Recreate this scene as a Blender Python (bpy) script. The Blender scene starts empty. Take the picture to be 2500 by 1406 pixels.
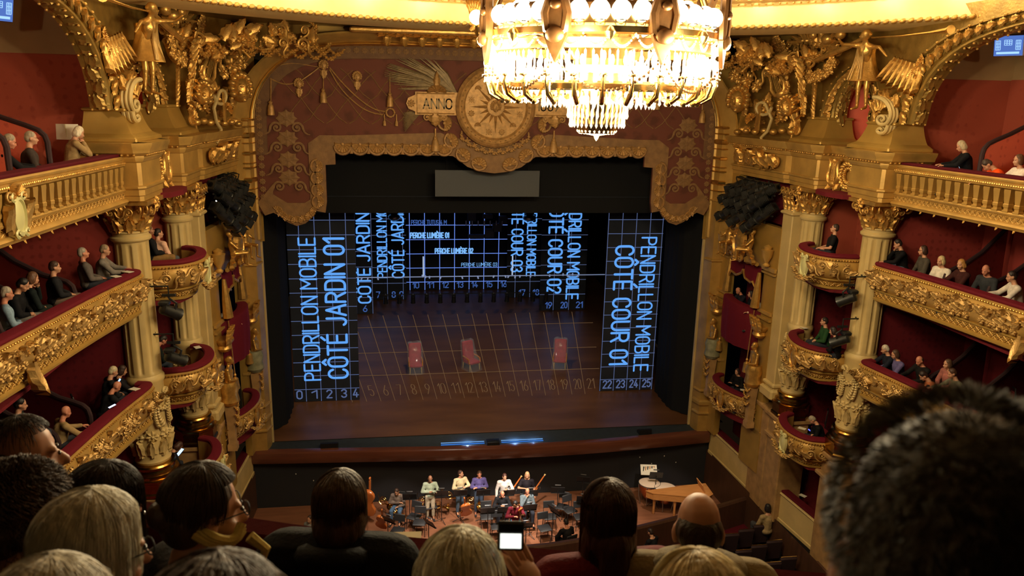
import bpy, math, random
import numpy as np
from mathutils import Vector, Matrix

random.seed(7)
sc = bpy.context.scene
COL = sc.collection

# ------------------------------------------------------------------ camera
CAM = np.array([-3.295, -26.741, 12.384]); YAW, PITCH, ROLL, FPX = 0.150716, 0.246591, 0.0222777, 1848.2
def cam_axes():
    cy, sy, cp, sp = math.cos(YAW), math.sin(YAW), math.cos(PITCH), math.sin(PITCH)
    f = np.array([sy*cp, cy*cp, -sp]); r = np.array([cy, -sy, 0.0]); u = np.cross(r, f)
    cr, sr = math.cos(ROLL), math.sin(ROLL)
    return np.array([cr*r + sr*u, -sr*r + cr*u, f])
AX = cam_axes()
cam_data = bpy.data.cameras.new('camera'); cam = bpy.data.objects.new('camera', cam_data); COL.objects.link(cam)
cam_data.sensor_width = 36.0; cam_data.lens = FPX/2500*36.0; cam_data.clip_start = 0.05; cam_data.clip_end = 200
cam.matrix_world = Matrix(((AX[0][0], AX[1][0], -AX[2][0], CAM[0]), (AX[0][1], AX[1][1], -AX[2][1], CAM[1]), (AX[0][2], AX[1][2], -AX[2][2], CAM[2]), (0, 0, 0, 1)))
cam_data.dof.use_dof = True; cam_data.dof.focus_distance = 24.0; cam_data.dof.aperture_fstop = 5.5
sc.camera = cam
# surveyed points: a sight line of the camera met with a real plane
def _ray(px, py): return AX.T @ np.array([(px-1250)/FPX, (703-py)/FPX, 1.0])
def atz(px, py, z): d = _ray(px, py); return Vector(CAM + d*(z-CAM[2])/d[2])
def aty(px, py, y): d = _ray(px, py); return Vector(CAM + d*(y-CAM[1])/d[1])
def atx(px, py, x): d = _ray(px, py); return Vector(CAM + d*(x-CAM[0])/d[0])
def atd(px, py, s): return Vector(CAM + _ray(px, py)*s)

# ------------------------------------------------------------------ world, exposure, lights of the room
w = bpy.data.worlds.new('world'); sc.world = w; w.use_nodes = True
w.node_tree.nodes['Background'].inputs[0].default_value = (1.0, 0.62, 0.3, 1); w.node_tree.nodes['Background'].inputs[1].default_value = 0.006
vs = sc.view_settings; vs.view_transform = 'Standard'; vs.look = 'None'; vs.gamma = 1.0; vs.use_curve_mapping = False; vs.exposure = 0.0
WARM = (1.0, 0.82, 0.50)
CH = Vector((-0.10, -14.5, 13.3))            # centre of the chandelier
def point(name, loc, energy, color=WARM, radius=0.15):
    l = bpy.data.lights.new(name, 'POINT'); l.energy = energy; l.color = color; l.shadow_soft_size = radius
    o = bpy.data.objects.new(name, l); o.location = loc; COL.objects.link(o); return o
def spot(name, loc, target, energy, color, angle, radius=0.1, blend=0.4):
    l = bpy.data.lights.new(name, 'SPOT'); l.energy = energy; l.color = color; l.shadow_soft_size = radius; l.spot_size = angle; l.spot_blend = blend
    o = bpy.data.objects.new(name, l); o.location = loc; COL.objects.link(o)
    o.rotation_euler = (Vector(target)-Vector(loc)).to_track_quat('-Z', 'Y').to_euler(); return o
for k in range(8):                                  # the burning globes and candles of the chandelier
    a = 2*math.pi*(k+.5)/8
    point('chandelier_light', (CH.x+2.15*math.cos(a), CH.y+2.15*math.sin(a), 12.95), 520, WARM, 0.25)
point('chandelier_core_light', (CH.x, CH.y, 11.6), 460, WARM, 0.3)
for k in range(44):                                 # the ring of lamps above the cornice
    a = 2*math.pi*(k+.5)/44
    if math.sin(a) < -.35: continue
    point('cornice_light', (10.0*math.cos(a), -14.5+10.0*math.sin(a), 15.75), 66, (1.0, 0.86, 0.52), 0.12)
for x, y, e in ((-3.6, -4.2, 55), (-1.6, -4.4, 90), (0.0, -4.6, 110), (1.2, -4.6, 120), (3.4, -5.0, 45)):   # desk lamps and pit lights
    spot('pit_light', (x, y, 2.2), (x*1.03, y+1.9, -2.5), e*11, (1.0, 0.86, 0.72), math.radians(46), 0.06)
for s_ in (-1, 1):                                  # unseen fill lights added in the boxes to brighten partitions and walls
    point('box_fill_light', (11.3*s_, -15.6, 13.9), 140, WARM, .12); point('box_fill_light', (11.3*s_, -15.8, 10.0), 130 if s_ > 0 else 30, WARM, .12)
spot('harpsichord_light', (5.4, -5.0, 3.0), (6.3, -2.6, -2.0), 600, (1.0, 0.86, 0.7), math.radians(40), 0.06)
spot('stage_fill_light', (-1.0, 3.0, 11.5), (-1.0, 6.5, 0.0), 1300, (1.0, 0.85, 0.7), math.radians(80), 0.4)  # unseen warm fill added to brighten the stage boards
spot('projector', (0.08, -23.2, 15.3), (0.0, 6.0, 3.0), 70, (0.55, 0.68, 1.0), math.radians(31), 0.05, 0.15)
point('footlight', (0.9, -0.78, -0.03), 26, (0.25, 0.5, 1.0), 0.03)
point('footlight', (1.6, -0.78, -0.03), 12, (0.25, 0.5, 1.0), 0.03)
point('footlight', (-0.9, -0.78, -0.03), 26, (0.25, 0.5, 1.0), 0.03)

# ------------------------------------------------------------------ materials
def _new(name):
    m = bpy.data.materials.new(name); m.use_nodes = True; nt = m.node_tree; b = nt.nodes['Principled BSDF']; return m, nt, b
def srgb(r, g, b): return tuple(((c/255)/12.92 if c/255 <= .04045 else ((c/255+.055)/1.055)**2.4) for c in (r, g, b))
def mat(name, color, rough=.5, metal=0.0, noise=None, bump=None, spec=.5, sheen=0.0, color2=None, stretch=None, emit=None, estr=1.0, trans=0.0, alpha=1.0):
    """plain principled material; noise=(scale, amount) varies the colour, bump=(scale, strength) adds fine relief"""
    m, nt, b = _new(name); N, L = nt.nodes, nt.links
    b.inputs['Base Color'].default_value = (*color, 1); b.inputs['Roughness'].default_value = rough; b.inputs['Metallic'].default_value = metal
    b.inputs['Specular IOR Level'].default_value = spec
    if sheen: b.inputs['Sheen Weight'].default_value = sheen; b.inputs['Sheen Tint'].default_value = (*[min(1, c*2.5) for c in color], 1)
    if trans: b.inputs['Transmission Weight'].default_value = trans
    if alpha < 1: b.inputs['Alpha'].default_value = alpha
    if emit: b.inputs['Emission Color'].default_value = (*emit, 1); b.inputs['Emission Strength'].default_value = estr
    tc = N.new('ShaderNodeTexCoord'); src = tc.outputs['Object']
    if stretch:
        mp = N.new('ShaderNodeMapping'); mp.inputs['Scale'].default_value = stretch; L.new(src, mp.inputs[0]); src = mp.outputs[0]
    if noise or color2:
        n = N.new('ShaderNodeTexNoise'); n.inputs['Scale'].default_value = noise[0] if noise else 3; n.inputs['Detail'].default_value = 5; L.new(src, n.inputs['Vector'])
        r = N.new('ShaderNodeValToRGB'); r.color_ramp.elements[0].position = .3; r.color_ramp.elements[1].position = .7
        a = noise[1] if noise else .3
        c2 = color2 or tuple(c*(1+a) for c in color)
        c1 = color if color2 else tuple(c*(1-a) for c in color)
        r.color_ramp.elements[0].color = (*c1, 1); r.color_ramp.elements[1].color = (*[min(1, c) for c in c2], 1)
        L.new(n.outputs['Fac'], r.inputs[0]); L.new(r.outputs[0], b.inputs['Base Color'])
    if bump:
        n = N.new('ShaderNodeTexNoise'); n.inputs['Scale'].default_value = bump[0]; n.inputs['Detail'].default_value = 3; L.new(src, n.inputs['Vector'])
        bp = N.new('ShaderNodeBump'); bp.inputs['Strength'].default_value = bump[1]; bp.inputs['Distance'].default_value = .02; L.new(n.outputs['Fac'], bp.inputs['Height']); L.new(bp.outputs[0], b.inputs['Normal'])
    return m
def damask(name, c1, c2, scale, rough=.8, thr=.56, sheen=.3):
    """woven wall cloth: a repeating figure of darker sprigs"""
    m, nt, b = _new(name); N, L = nt.nodes, nt.links
    b.inputs['Roughness'].default_value = rough; b.inputs['Sheen Weight'].default_value = sheen; b.inputs['Sheen Tint'].default_value = (*c2, 1); b.inputs['Specular IOR Level'].default_value = .2
    tc = N.new('ShaderNodeTexCoord'); v = N.new('ShaderNodeTexVoronoi'); v.feature = 'F1'; v.inputs['Scale'].default_value = scale; v.inputs['Randomness'].default_value = .25
    n = N.new('ShaderNodeTexNoise'); n.inputs['Scale'].default_value = scale*3; n.inputs['Detail'].default_value = 4
    L.new(tc.outputs['Object'], v.inputs['Vector']); L.new(tc.outputs['Object'], n.inputs['Vector'])
    ad = N.new('ShaderNodeMath'); ad.operation = 'MULTIPLY_ADD'; ad.inputs[1].default_value = .6; L.new(n.outputs['Fac'], ad.inputs[0]); L.new(v.outputs['Distance'], ad.inputs[2])
    r = N.new('ShaderNodeValToRGB'); r.color_ramp.elements[0].position = thr-.12; r.color_ramp.elements[1].position = thr+.06
    r.color_ramp.elements[0].color = (*c2, 1); r.color_ramp.elements[1].color = (*c1, 1)
    L.new(ad.outputs[0], r.inputs[0]); L.new(r.outputs[0], b.inputs['Base Color']); return m
def emit(name, color, strength):
    m = bpy.data.materials.new(name); m.use_nodes = True; nt = m.node_tree; nt.nodes.remove(nt.nodes['Principled BSDF'])
    e = nt.nodes.new('ShaderNodeEmission'); e.inputs[0].default_value = (*color, 1); e.inputs[1].default_value = strength
    nt.links.new(e.outputs[0], nt.nodes['Material Output'].inputs[0]); return m

M = dict(
    gold=mat('gilding', (.60, .34, .085), .36, .72, noise=(6, .22), bump=(24, .35)),
    goldp=mat('gold paint', (.49, .29, .074), .42, .42, noise=(2.2, .18), bump=(14, .12)),
    ochre=mat('ochre paint', (.42, .25, .055), .42, .40, noise=(1.6, .12), bump=(30, .05)),
    cream=mat('pale stone paint', (.53, .385, .155), .55, .05, noise=(2.0, .10), bump=(20, .06)),
    goldr=mat('gilded relief', (.46, .28, .09), .40, .5, noise=(6, .2), bump=(24, .3)),
    goldb=mat('polished gold leaf', (.78, .50, .15), .22, .95, noise=(8, .12)),
    bronze=mat('burnished bronze', (.42, .24, .055), .25, 1.0, noise=(9, .2)),
    dbronze=mat('dark chandelier bronze', (.16, .075, .025), .42, .7, noise=(9, .3)),  # shade of the backlit lyres painted into the bronze colour
    verd=mat('grey green stone', (.22, .21, .12), .5, .1, noise=(7, .25)),
    marble=mat('rosy marble', (.33, .19, .075), .42, .0, noise=(4, .25)),
    shield=mat('pale green shield enamel', (.56, .52, .24), .45, .1),
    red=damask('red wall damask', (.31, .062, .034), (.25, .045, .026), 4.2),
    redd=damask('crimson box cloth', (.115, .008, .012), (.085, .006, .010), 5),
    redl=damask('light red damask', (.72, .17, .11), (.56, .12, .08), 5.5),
    velvet=mat('dark red velvet', (.075, .004, .009), .8, sheen=.08, bump=(60, .1), spec=.15),
    velvetb=mat('crimson velvet', (.105, .006, .013), .75, sheen=.25, bump=(50, .15), spec=.15),
    attic=mat('dark attic gilding', (.33, .205, .05), .34, .62, noise=(3, .25), bump=(18, .25)),  # darker and more metallic than the gold paint
    lampblk=mat('worn black lamp paint', (.022, .023, .022), .38, .35, noise=(7, .5)),
    stallv=mat('very dark stall velvet', (.018, .004, .006), .8),
    beige=mat('beige plaster', (.30, .19, .085), .8, noise=(1.5, .1)),
    black=mat('black stage cloth', (.011, .011, .012), .9, spec=.1),
    navy=mat('dark projection cloth', (.026, .030, .042), .85, noise=(1.2, .15), spec=.15),  # projector's faint blue put into the colour of the black panels
    darkw=mat('dark pit paint', (.010, .010, .013), .7),
    seal=mat('dark forestage covering', (.016, .021, .022), .75, noise=(5, .2)),
    ceil=mat('painted ceiling', (.30, .20, .11), .8, noise=(.5, .4)),
    steel=mat('steel', (.35, .35, .36), .3, .9), blackm=mat('black metal', (.012, .012, .013), .42, .3),
    plastic=mat('clear dust sheet', (.72, .76, .85), .12, trans=0.0, alpha=.13, spec=.8),
    white=mat('white paper', (.62, .57, .47), .7), papery=mat('programme paper', (.50, .42, .24), .75, noise=(3, .08)),
    skin=mat('skin', (.50, .25, .15), .5, noise=(9, .08)), skin2=mat('ruddy skin', (.50, .20, .12), .5, noise=(9, .1)), skin3=mat('tanned skin', (.30, .135, .075), .5, noise=(9, .08)),
    eye=mat('eye', (.02, .015, .012), .2), lip=mat('lip', (.30, .09, .07), .5),
    chairblk=mat('black upholstery', (.012, .012, .014), .6),
)
def wood(name, c1, c2, rough=.3, sc_=(1, 14, 14), det=3.0):
    return mat(name, c1, rough, color2=c2, noise=(1.3, .3), stretch=sc_, bump=(30, .05))
M['stagew'] = mat('polished stage boards', (.085, .035, .014), .38, color2=(.15, .064, .024), noise=(.9, .3), stretch=(.35, 1.4, 1), spec=.45)
M['pitw'] = mat('pit floor boards', (.16, .062, .032), .4, color2=(.23, .095, .05), noise=(1.4, .3), stretch=(.6, 5, 1))
M['lipw'] = mat('varnished lip', (.095, .030, .018), .22, color2=(.13, .042, .024), noise=(1.1, .3), stretch=(.5, 4, 4))
M['walnut'] = mat('brown panel wood', (.050, .022, .012), .4, color2=(.075, .032, .018), noise=(1.6, .3), stretch=(5, 5, .5))
M['harp'] = mat('orange brown wood', (.40, .16, .045), .35, color2=(.52, .23, .07), noise=(2, .2), stretch=(1, 6, 6))
M['fiddle'] = mat('violin varnish', (.34, .085, .018), .22, color2=(.44, .13, .03), noise=(4, .2))
M['brass'] = mat('brass', (.75, .47, .14), .2, 1.0)
def lift(mm, c): return mm

# ------------------------------------------------------------------ mesh builder
def V(*a): return Vector(a)
def frame_from(n, up=(0, 0, 1)):
    z = Vector(n).normalized(); u = Vector(up); x = u.cross(z)
    if x.length < 1e-4: x = Vector((1, 0, 0))
    x.normalize(); y = z.cross(x); return Matrix((x, y, z)).transposed()      # columns x,y,z
class MB:
    def __init__(s): s.v = []; s.f = []
    def add(s, vs, fs):
        o = len(s.v); s.v += [tuple(p) for p in vs]; s.f += [tuple(i+o for i in f) for f in fs]; return s
    def grid(s, rows, cu=False, cv=False):
        n, m = len(rows), len(rows[0]); fs = []
        for i in range(n if cv else n-1):
            for j in range(m if cu else m-1):
                a, b = i*m+j, i*m+(j+1) % m; c, d = ((i+1) % n)*m+(j+1) % m, ((i+1) % n)*m+j; fs.append((a, b, c, d))
        return s.add([p for r in rows for p in r], fs)
    def box(s, c, size, R=None, bev=0):
        hx, hy, hz = [d/2 for d in size]; c = Vector(c)
        if bev:
            b = bev; P = []
            for z, k in ((-hz, b), (-hz+b, 0), (hz-b, 0), (hz, b)):
                x, y = hx-k, hy-k; q = min(b, x*.5, y*.5)
                P.append([(-x+q, -y, z), (x-q, -y, z), (x, -y+q, z), (x, y-q, z), (x-q, y, z), (-x+q, y, z), (-x, y-q, z), (-x, -y+q, z)])
            vs = [Vector(p) for r in P for p in r]; fs = [tuple(range(7, -1, -1)), tuple(range(24, 32))]
            for i in range(3):
                for j in range(8): fs.append((i*8+j, i*8+(j+1) % 8, (i+1)*8+(j+1) % 8, (i+1)*8+j))
        else:
            vs = [Vector((x*hx, y*hy, z*hz)) for z in (-1, 1) for y in (-1, 1) for x in (-1, 1)]
            fs = [(0, 2, 3, 1), (4, 5, 7, 6), (0, 1, 5, 4), (2, 6, 7, 3), (0, 4, 6, 2), (1, 3, 7, 5)]
        if R is not None: vs = [R @ p for p in vs]
        return s.add([p+c for p in vs], fs)
    def lathe(s, prof, n=24, c=(0, 0, 0), R=None, mod=None, a0=0, a1=2*math.pi, caps=True):
        """prof: [(radius, z)]; mod(angle, z) scales the radius"""
        full = abs(a1-a0-2*math.pi) < 1e-6; c = Vector(c); rows = []
        for r, z in prof:
            row = []
            for k in range(n if full else n+1):
                a = a0+(a1-a0)*k/n; q = r*(mod(a, z) if mod else 1); p = Vector((q*math.cos(a), q*math.sin(a), z))
                row.append((R @ p if R is not None else p)+c)
            rows.append(row)
        o = len(s.v); s.grid(rows, cu=full)
        if caps and full:
            m = n
            if prof[0][0] > 1e-5: s.f.append(tuple(o+k for k in range(m-1, -1, -1)))
            if prof[-1][0] > 1e-5: s.f.append(tuple(o+(len(prof)-1)*m+k for k in range(m)))
        return s
    def ell(s, c, r, nu=12, nv=8, R=None):
        if not hasattr(r, '__len__'): r = (r, r, r)
        c = Vector(c); rows = []
        for i in range(nv+1):
            t = math.pi*i/nv - math.pi/2; ct, st = max(math.cos(t), 1e-4), math.sin(t)
            rows.append([((R @ Vector((r[0]*ct*math.cos(a), r[1]*ct*math.sin(a), r[2]*st))) if R is not None else Vector((r[0]*ct*math.cos(a), r[1]*ct*math.sin(a), r[2]*st)))+c for a in [2*math.pi*k/nu for k in range(nu)]])
        return s.grid(rows, cu=True)
    def tube(s, path, rad, n=8, caps=True, closed=False, flat=1.0):
        P = [Vector(p) for p in path]; m = len(P); rr = rad if hasattr(rad, '__len__') else [rad]*m
        rows = []; ref = None
        for i in range(m):
            t = (P[(i+1) % m]-P[i-1]) if closed else (P[min(i+1, m-1)]-P[max(i-1, 0)])
            if t.length < 1e-9: t = Vector((0, 0, 1))
            t.normalize()
            if ref is None:
                ref = Vector((0, 0, 1)) if abs(t.z) < .9 else Vector((1, 0, 0))
            u = ref-t*ref.dot(t)
            if u.length < 1e-6: u = Vector((1, 0, 0))-t*t.x
            u.normalize(); ref = u; w_ = t.cross(u)
            rows.append([P[i]+(u*math.cos(a)+w_*math.sin(a)*flat)*rr[i] for a in [2*math.pi*k/n for k in range(n)]])
        o = len(s.v); s.grid(rows, cu=True, cv=closed)
        if caps and not closed:
            s.f.append(tuple(o+k for k in range(n-1, -1, -1))); s.f.append(tuple(o+(m-1)*n+k for k in range(n)))
        return s
    def prism(s, poly, depth, place=None):
        """poly: 2D outline; extruded by depth along local z; place: function (x,y,z)->point"""
        n = len(poly); pl = place or (lambda x, y, z: (x, y, z))
        vs = [pl(x, y, 0) for x, y in poly]+[pl(x, y, depth) for x, y in poly]
        fs = [tuple(range(n-1, -1, -1)), tuple(range(n, 2*n))]+[(i, (i+1) % n, n+(i+1) % n, n+i) for i in range(n)]
        return s.add(vs, fs)
    def xf(s, mtx, start=0):
        for i in range(start, len(s.v)): s.v[i] = tuple(mtx @ Vector(s.v[i]))
        return s
    def mesh(s, name, m, smooth=.65, offset=None):
        me = bpy.data.meshes.new(name)
        vs = s.v if offset is None else [(p[0]-offset[0], p[1]-offset[1], p[2]-offset[2]) for p in s.v]
        me.from_pydata(vs, [], s.f); me.materials.append(m)
        if smooth:
            me.polygons.foreach_set('use_smooth', [True]*len(me.polygons)); me.set_sharp_from_angle(angle=smooth)
        return me
    def build(s, name, m, parent=None, smooth=.65, loc=None):
        """vertices are in room coordinates; the object's origin goes to loc (or stays with its parent)"""
        off = world_of(parent) if parent is not None else Vector((0, 0, 0))
        org = Vector(loc) if loc is not None else off
        o = bpy.data.objects.new(name, s.mesh(name, m, smooth, org)); COL.objects.link(o)
        if parent is not None: o.parent = parent
        o.location = org-off; return o
def world_of(o):
    p = Vector((0, 0, 0))
    while o is not None: p = p+o.location; o = o.parent
    return p
def tag(o, label=None, cat=None, group=None, kind=None):
    if label: o['label'] = label
    if cat: o['category'] = cat
    if group: o['group'] = group
    if kind: o['kind'] = kind
    return o
def thing(name, loc, label, cat, group=None):
    o = bpy.data.objects.new(name, None); o.empty_display_size = .1; COL.objects.link(o); o.location = Vector(loc); return tag(o, label, cat, group, 'thing')
def struct(name, mb, m, parent=None, smooth=.65):
    o = mb.build(name, m, parent, smooth); o['kind'] = 'structure'; return o
def dup(o, parent=None):
    c = o.copy(); COL.objects.link(c); c.parent = parent
    for ch in list(o.children): dup(ch, c)
    return c
def mirror(root, label, group=None):
    """the matching thing on the other side of the house"""
    c = dup(root); c.location = (-root.location.x, root.location.y, root.location.z); c.scale = (-1, 1, 1); c['label'] = label
    if group: c['group'] = group
    return c
def put(mesh, name, parent, pos, normal, up=(0, 0, 1), size=1.0, spin=0.0, depth=1.0):
    """a shared ornament mesh laid on a surface as a part of its thing"""
    o = bpy.data.objects.new(name, mesh); COL.objects.link(o)
    off = world_of(parent) if parent is not None else Vector((0, 0, 0))
    F = frame_from(normal, up) @ Matrix.Rotation(spin, 3, 'Z')
    sx, sy = size if hasattr(size, '__len__') else (size, size)
    F = F @ Matrix.Diagonal((sx, sy, depth*(abs(sx)+abs(sy))/2))
    o.matrix_local = Matrix.Translation(Vector(pos)-off) @ F.to_4x4(); o.parent = parent; return o
def lerp(a, b, t): return a+(b-a)*t
def resample(path, n):
    P = [Vector(p) for p in path]; L = [0]
    for a, b in zip(P, P[1:]): L.append(L[-1]+(b-a).length)
    out = []
    for k in range(n):
        s_ = L[-1]*k/(n-1); i = max(0, min(len(P)-2, next((j for j in range(len(L)-1) if L[j+1] >= s_-1e-9), len(P)-2)))
        t = (s_-L[i])/max(1e-9, L[i+1]-L[i]); out.append(P[i].lerp(P[i+1], t))
    return out
def smooth_path(P, it=2):
    P = [Vector(p) for p in P]
    for _ in range(it):
        Q = [P[0]]
        for a, b in zip(P, P[1:]): Q += [a.lerp(b, .25), a.lerp(b, .75)]
        P = Q+[P[-1]]
    return P
def normals2(P):
    """in-plan normals of a path, to the left of travel"""
    out = []
    for i in range(len(P)):
        t = P[min(i+1, len(P)-1)]-P[max(i-1, 0)]; out.append(Vector((-t.y, t.x, 0)).normalized())
    return out
def sweep(mb, path, prof, ztop=0.0, closed_prof=False, caps=True):
    """prof: [(offset along the path's normal, z)]"""
    P = [Vector(p) for p in path]; N = normals2(P)
    rows = [[(p.x+n.x*o, p.y+n.y*o, ztop+z) for o, z in prof] for p, n in zip(P, N)]
    o0 = len(mb.v); mb.grid(rows, cu=closed_prof)
    if caps:
        m = len(prof); mb.f.append(tuple(o0+k for k in range(m))); mb.f.append(tuple(o0+(len(P)-1)*m+k for k in range(m-1, -1, -1)))
    return mb

# ------------------------------------------------------------------ ornament library (local x right, y up, z out of the surface)
def _acanthus():
    mb = MB(); rows = []
    for i in range(9):
        t = i/8; wv = .30*math.sin(math.pi*min(1, t*.9+.1))**.7*(1+.28*math.cos(t*22)); z = .10+.30*t*t*(1 if t < .85 else .85)
        rows.append([(u*wv, t-(.10*abs(u) if t > .15 else 0), z-.10*u*u+(.06 if abs(u) == .5 else 0)) for u in (-1, -.5, 0, .5, 1)])
    mb.grid(rows); rows2 = [[(r[0][0]*.9, r[0][1], 0), (r[4][0]*.9, r[4][1], 0)] for r in rows]
    mb.grid([[r[0], q[0]] for r, q in zip(rows, rows2)]); mb.grid([[q[1], r[4]] for r, q in zip(rows, rows2)])
    mb.grid([[rows[8][j] for j in range(5)], [(rows[8][j][0], .97, .02) for j in range(5)]]); return mb
def _scroll(turns=1.55, r0=.5, r1=.09, tr=.11, n=24, tail=True):
    mb = MB(); P = []; R_ = []
    if tail:
        for k in range(6): t = k/6; P.append((-1.05+.55*t+.0, -.55+.30*t*t, .05)); R_.append(.03+.07*t)
    for k in range(n+1):
        t = k/n; a = math.pi*1.05+2*math.pi*turns*t*-1; r = lerp(r0, r1, t**.8); P.append((r*math.cos(a), r*math.sin(a), .08+.10*t)); R_.append(lerp(tr, tr*.55, t))
    mb.tube(P, R_, 6); mb.ell((0, 0, .17), .12, 8, 5); return mb
def _rosette(pet=8):
    mb = MB(); rows = []
    for r, z in ((.06, .28), (.16, .16), (.3, .26), (.42, .20), (.5, 0)):
        rows.append([(r*q*math.cos(a), r*q*math.sin(a), z*(.75+.25*math.cos(pet*a))) for a in [2*math.pi*k/(pet*3) for k in range(pet*3)] for q in [1+.16*math.cos(pet*a) if r > .2 else 1]])
    mb.grid(rows, cu=True); mb.ell((0, 0, .24), (.13, .13, .10), 8, 4); return mb
def _shell():
    mb = MB(); rows = []
    for r in (.08, .3, .5, .56):
        rows.append([(r*math.cos(a)*(1+.05*math.cos(k*math.pi)), r*math.sin(a)-.1, (.05+.35*r)*(1+.28*math.cos(k*math.pi))*(0 if r > .55 else 1)) for k in range(19) for a in [math.pi*(-.08+1.16*k/18)]])
    mb.grid(rows); mb.ell((0, -.1, .12), .12, 8, 5); return mb
def _sprig():
    """a leafy branch with berries"""
    mb = MB(); P = [(math.sin(t*2.2)*.18-.1, t, .08) for t in [k/8 for k in range(9)]]; mb.tube(P, [.045-.003*k for k in range(9)], 5)
    lf = []
    for k in range(1, 8):
        for sd in (-1, 1):
            x, y, z = P[k]; L_ = .30-.018*k; a = math.pi/2+sd*(.95-.02*k)
            dx, dy = math.cos(a), math.sin(a)
            rows = [[(x+dx*L_*t-dy*wv*u, y+dy*L_*t+dx*wv*u, z+.10*math.sin(t*math.pi)+.04*(1-abs(u))) for u in (-1, 0, 1)] for t, wv in ((0, .01), (.35, .075), (.7, .06), (1, .005))]
            mb.grid(rows)
    for k in (2, 4, 6): mb.ell((P[k][0]+.07, P[k][1]+.03, .13), .05, 6, 4)
    return mb
def _garland(n=15, sag=.42, r=.085):
    mb = MB(); rnd = random.Random(3)
    for k in range(n):
        t = k/(n-1); x = t-.5; y = -sag*4*t*(1-t); q = r*(.75+.6*math.sin(math.pi*t))
        for j in range(3): mb.ell((x+rnd.uniform(-.5, .5)*q, y+rnd.uniform(-.9, .9)*q, .1+rnd.uniform(-.2, .6)*q), q*rnd.uniform(.55, .85), 6, 4)
    mb.tube([(k/8-.5, -sag*4*(k/8)*(1-k/8), .06) for k in range(9)], r*.8, 6); return mb
def _mask():
    mb = MB(); mb.ell((0, 0, .12), (.30, .40, .30), 14, 10); mb.ell((0, -.02, .42), (.055, .13, .09), 8, 6)
    for sd in (-1, 1): mb.ell((sd*.12, .08, .36), (.07, .035, .05), 8, 5); mb.ell((sd*.15, -.1, .30), (.10, .10, .08), 8, 5); mb.ell((sd*.12, .15, .35), (.09, .025, .05), 8, 4)
    mb.ell((0, -.19, .37), (.10, .03, .05), 8, 5); mb.ell((0, -.31, .28), (.10, .07, .08), 8, 5)
    for k in range(11):
        a = math.pi*(-.15+1.3*k/10); mb.ell((.36*math.cos(a), .40*math.sin(a)+.05, .14), (.12, .12, .14), 7, 5)
    return mb
def _lyre():
    mb = MB()
    for sd in (-1, 1):
        mb.tube([(sd*x, y, .08) for x, y in ((.05, -.45), (.22, -.36), (.30, -.16), (.22, .08), (.20, .28), (.32, .44), (.40, .38))], [.06, .07, .07, .06, .055, .05, .035], 7)
    mb.box((0, .30, .08), (.5, .06, .07)); mb.ell((0, -.42, .08), (.2, .12, .1), 10, 6)
    for x in (-.09, -.03, .03, .09): mb.tube([(x, -.36, .1), (x, .3, .1)], .010, 5)
    return mb
def _wreath():
    mb = MB()
    for k in range(18):
        a = 2*math.pi*k/18; c = (.42*math.cos(a), .42*math.sin(a), .1); mb.ell(c, (.11, .075, .08), 6, 4, Matrix.Rotation(a+.9, 3, 'Z'))
        mb.ell((.36*math.cos(a+.17), .36*math.sin(a+.17), .1), (.08, .055, .07), 6, 4, Matrix.Rotation(a+2.2, 3, 'Z'))
    return mb
def _lattice():
    """a square of carved strapwork for the lower band of a parapet"""
    mb = MB()
    mb.tube([(-.5, -.5, .05), (0, 0, .10), (.5, .5, .05)], .07, 5); mb.tube([(-.5, .5, .05), (0, 0, .10), (.5, -.5, .05)], .07, 5)
    mb.ell((0, 0, .12), (.16, .16, .12), 7, 4)
    for sx, sy in ((0, 1), (1, 0), (0, -1), (-1, 0)): mb.ell((sx*.36, sy*.36, .06), (.12, .12, .10), 6, 4)
    return mb
def _bead(): return MB().ell((0, 0, .0), (.5, .5, .5), 8, 5)
def _egg():
    mb = MB(); mb.ell((0, .02, .04), (.27, .42, .28), 8, 6); P = [(.42*math.cos(a), .05+.52*math.sin(a), .06) for a in [math.pi*(1+k/8) for k in range(9)]]
    P = [(-.44, .45, .06)]+P+[(.44, .45, .06)]; mb.tube(P, .07, 5); return mb
def _cartouche():
    mb = MB(); rows = []
    for r, z in ((.0, .20), (.3, .19), (.5, .12), (.55, .2), (.68, .16), (.72, 0)):
        rows.append([(r*math.cos(a)*.62, r*math.sin(a)*(1.0 if math.sin(a) > 0 else 1.15), z) for a in [2*math.pi*k/20 for k in range(20)]])
    mb.grid(rows, cu=True)
    for sd in (-1, 1):
        for yy, dr in ((.62, 1), (-.62, -1)):
            P = []
            for k in range(14):
                t = k/13; a = math.pi/2*dr+sd*dr*-5.5*t; r = .22*(1-t*.75); P.append((sd*.30+sd*r*math.cos(a)*.9, yy+r*math.sin(a)*.9*.8, .16))
            mb.tube(P, [.07-.03*k/13 for k in range(14)], 5)
    return mb
ORN = {}
def orn(name, m='gold'):
    key = (name, m)
    if key not in ORN: ORN[key] = globals()['_'+name]().mesh(name, M[m], .9)
    return ORN[key]
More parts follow.
